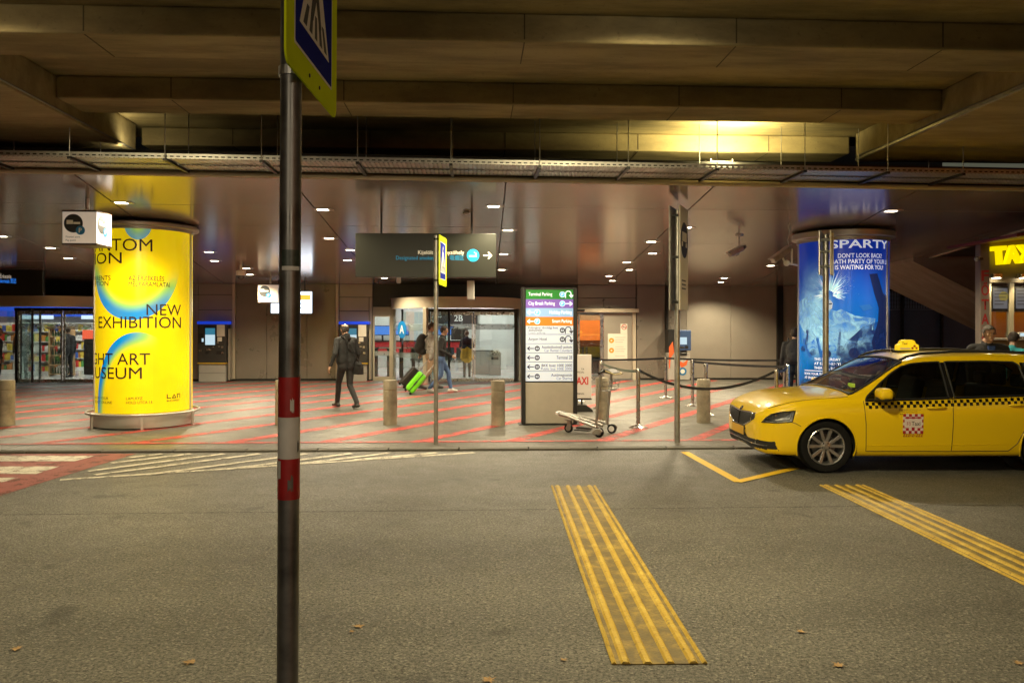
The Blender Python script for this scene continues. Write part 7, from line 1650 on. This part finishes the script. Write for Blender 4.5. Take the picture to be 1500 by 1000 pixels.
def suitcase(label, base, rz, mat, tilt, w, d, h, group='rolling suitcases'):
    t = thing('suitcase', label, 'suitcase', base, rz, group); Ms = Matrix.Translation((0,0,0.05)) @ Matrix.Rotation(tilt, 4, 'Y')
    b = MB().box(-d/2, d/2, -w/2, w/2, 0.05, h, Ms).build('shell', mat, t, bevel=0.045)
    for y in np.linspace(-w/2+0.06, w/2-0.06, 5): MB().box(d/2-0.004, d/2+0.006, y-0.012, y+0.012, 0.1, h-0.05, Ms).build('rib', mat, b); 
    for y in np.linspace(-w/2+0.06, w/2-0.06, 5): MB().box(-d/2-0.006, -d/2+0.004, y-0.012, y+0.012, 0.1, h-0.05, Ms).build('rib', mat, b)
    MB().box(-0.012, 0.012, -w/2-0.003, w/2+0.003, 0.045, h+0.003, Ms).build('zip_band', M_BLACK, b)
    MB().box(-0.02, 0.02, -w/2-0.014, -w/2-0.002, h*0.42, h*0.62, Ms).build('side_handle', M_BLACK, b)
    for x in (-d/2+0.04, d/2-0.04):
        for y in (-w/2+0.06, w/2-0.06): q = Ms @ Vector((x, y, 0.02)); MB().cyl(q+Vector((0,-0.014,0)), q+Vector((0,0.014,0)), 0.03, n=16).build('wheel', M_RUB, t, 40)
    for y in (-0.08, 0.08): MB().cyl(Ms @ Vector((d/2-0.05, y, h)), Ms @ Vector((d/2-0.05, y, h+0.48)), 0.01, n=8).build('pull_rod', M_ALU, t)
    MB().cyl(Ms @ Vector((d/2-0.05, -0.1, h+0.48)), Ms @ Vector((d/2-0.05, 0.1, h+0.48)), 0.016, n=10).build('pull_grip', M_BLACK, t)
suitcase('bright green hard shell suitcase pulled by the young traveller', G(597, 577, PV), R(4), pm('lime_shell', (0.16,0.62,0.01), 0.3, 0, 0.04), R(40), 0.40, 0.24, 0.62)
suitcase('dark brown suitcase pulled behind the green one', G(588, 568, PV), R(8), pm('brown_shell', (0.035,0.026,0.02), 0.4, 0, 0.1), R(42), 0.42, 0.25, 0.66)
# woman inside the hall with a yellow jacket round her waist
def inside(px, dy): p = atY(px, 500, YW+dy); return Vector((p.x, YW+dy, PV+0.004))
M_NVT = cloth('navy_tshirt', (0.014,0.018,0.045)); M_YJK = cloth('yellow_jacket', (0.7,0.38,0.02)); M_GTR = cloth('grey_trousers', (0.13,0.13,0.12))
person('woman inside the hall in navy top with yellow jacket round her waist', inside(684, 1.6), R(10), 1.62, dict(top=M_NVT, trouser=M_GTR, shoe=M_SHB, waist=M_YJK), pz(elbow_l=(-0.26,0.04,1.14), wrist_l=(-0.2,0.2,1.02), elbow_r=(0.26,0.04,1.14), wrist_r=(0.2,0.2,1.02)), (0.12,0.05,0.025), 'full', 0.013, 0.95, waist=True, sleeve=False, head_tilt=R(14))
M_DKC = cloth('dark_coat', (0.02,0.02,0.022)); M_BRC = cloth('brown_coat', (0.06,0.04,0.03))
person('shopper in dark coat standing between the door stiles in the shop', inside(33, 1.5), R(20), 1.74, dict(top=M_BRC, trouser=M_TRD, shoe=M_SHB), pz(), vox=0.014)
person('shopper in black standing beside the wooden rack in the shop', inside(100, 1.9), R(60), 1.72, dict(top=M_DKC, trouser=M_TRD, shoe=M_SHB), pz(), vox=0.014)
person('person in dark clothes at the far left edge behind the bollard', atD(-4, 500, 22.5)*1.0 + Vector((0,0,PV-atD(-4,500,22.5).z)), R(-70), 1.7, dict(top=M_DKC, trouser=M_TRD, shoe=M_SHB), pz(), vox=0.014)
# two men by the taxi booth
M_BLJ = cloth('black_jacket', (0.014,0.014,0.016)); M_TRQ = cloth('turquoise_jacket', (0.02,0.22,0.26)); M_BSH = cloth('blue_shirt', (0.02,0.05,0.2))
gb = atD(1447, 500, 11.9); gb.z = PV
pm_, HMb, Sb = person('man with glasses in black jacket standing behind the taxi', gb, R(168), 1.76, dict(top=M_BLJ, trouser=M_TRD, shoe=M_SHB), pz(elbow_l=(-0.33,-0.03,1.14)), (0.09,0.075,0.06), 'short_front', 0.0085, 1.18, (0,0), R(4), R(-2), collar=True)
sh_ = MB().prism([(-0.05,1.46),(0.05,1.46),(0.035,1.25),(-0.035,1.25)], 0.118, 0.135, Matrix.Rotation(R(90), 4, 'X') @ Matrix.Scale(-1, 4, (0,0,1))).build('shirt_front', M_BSH, pm_)
for s in (-1, 1):
    o = MB().tube([(s*0.032+0.024*math.cos(t), 0.107, 0.0+0.017*math.sin(t)) for t in np.linspace(0, 2*math.pi, 20)[:-1]], 0.0022, 6, True).tube([(s*0.056,0.105,0.004),(s*0.083,0.0,0.006)], 0.002, 6).build('glasses', M_BLACK, pm_); o.matrix_local = Matrix.Scale(Sb, 4) @ HMb
gb2 = atD(1480, 500, 12.9); gb2.z = PV
person('man in turquoise jacket bent over the booth counter', gb2, R(-52), 1.66, dict(top=M_TRQ, trouser=M_TRD, shoe=M_SHB), pz(elbow_l=(-0.25,0.12,1.14), wrist_l=(-0.16,0.34,1.06), elbow_r=(0.25,0.12,1.14), wrist_r=(0.16,0.34,1.06)), (0.03,0.02,0.014), 'full', 0.010, 1.05, (0, 0.16), 0.0, R(22))
gc = atD(1164, 500, 16.6); gc.z = PV
person('person in black mostly hidden behind the blue column', gc, R(-20), 1.72, dict(top=M_BLJ, trouser=M_TRD, shoe=M_SHB), pz(), (0.03,0.02,0.014), 'full', 0.013, 1.05)
bq = thing('backpack', 'black backpack showing at the left edge of the blue column', 'backpack', gc, R(-20))
soft([('e', (0,-0.24,1.25), (0.18,0.13,0.25)), ('e', (0,-0.27,1.13), (0.16,0.13,0.16))], 0.016, M_BLK, 'pack', bq)
for s in (-1, 1): MB().tube([(s*0.12,-0.14,1.43),(s*0.125,-0.03,1.5),(s*0.12,0.08,1.45),(s*0.14,0.1,1.3)], 0.018, 8).build('strap', M_BLK, bq, 50)
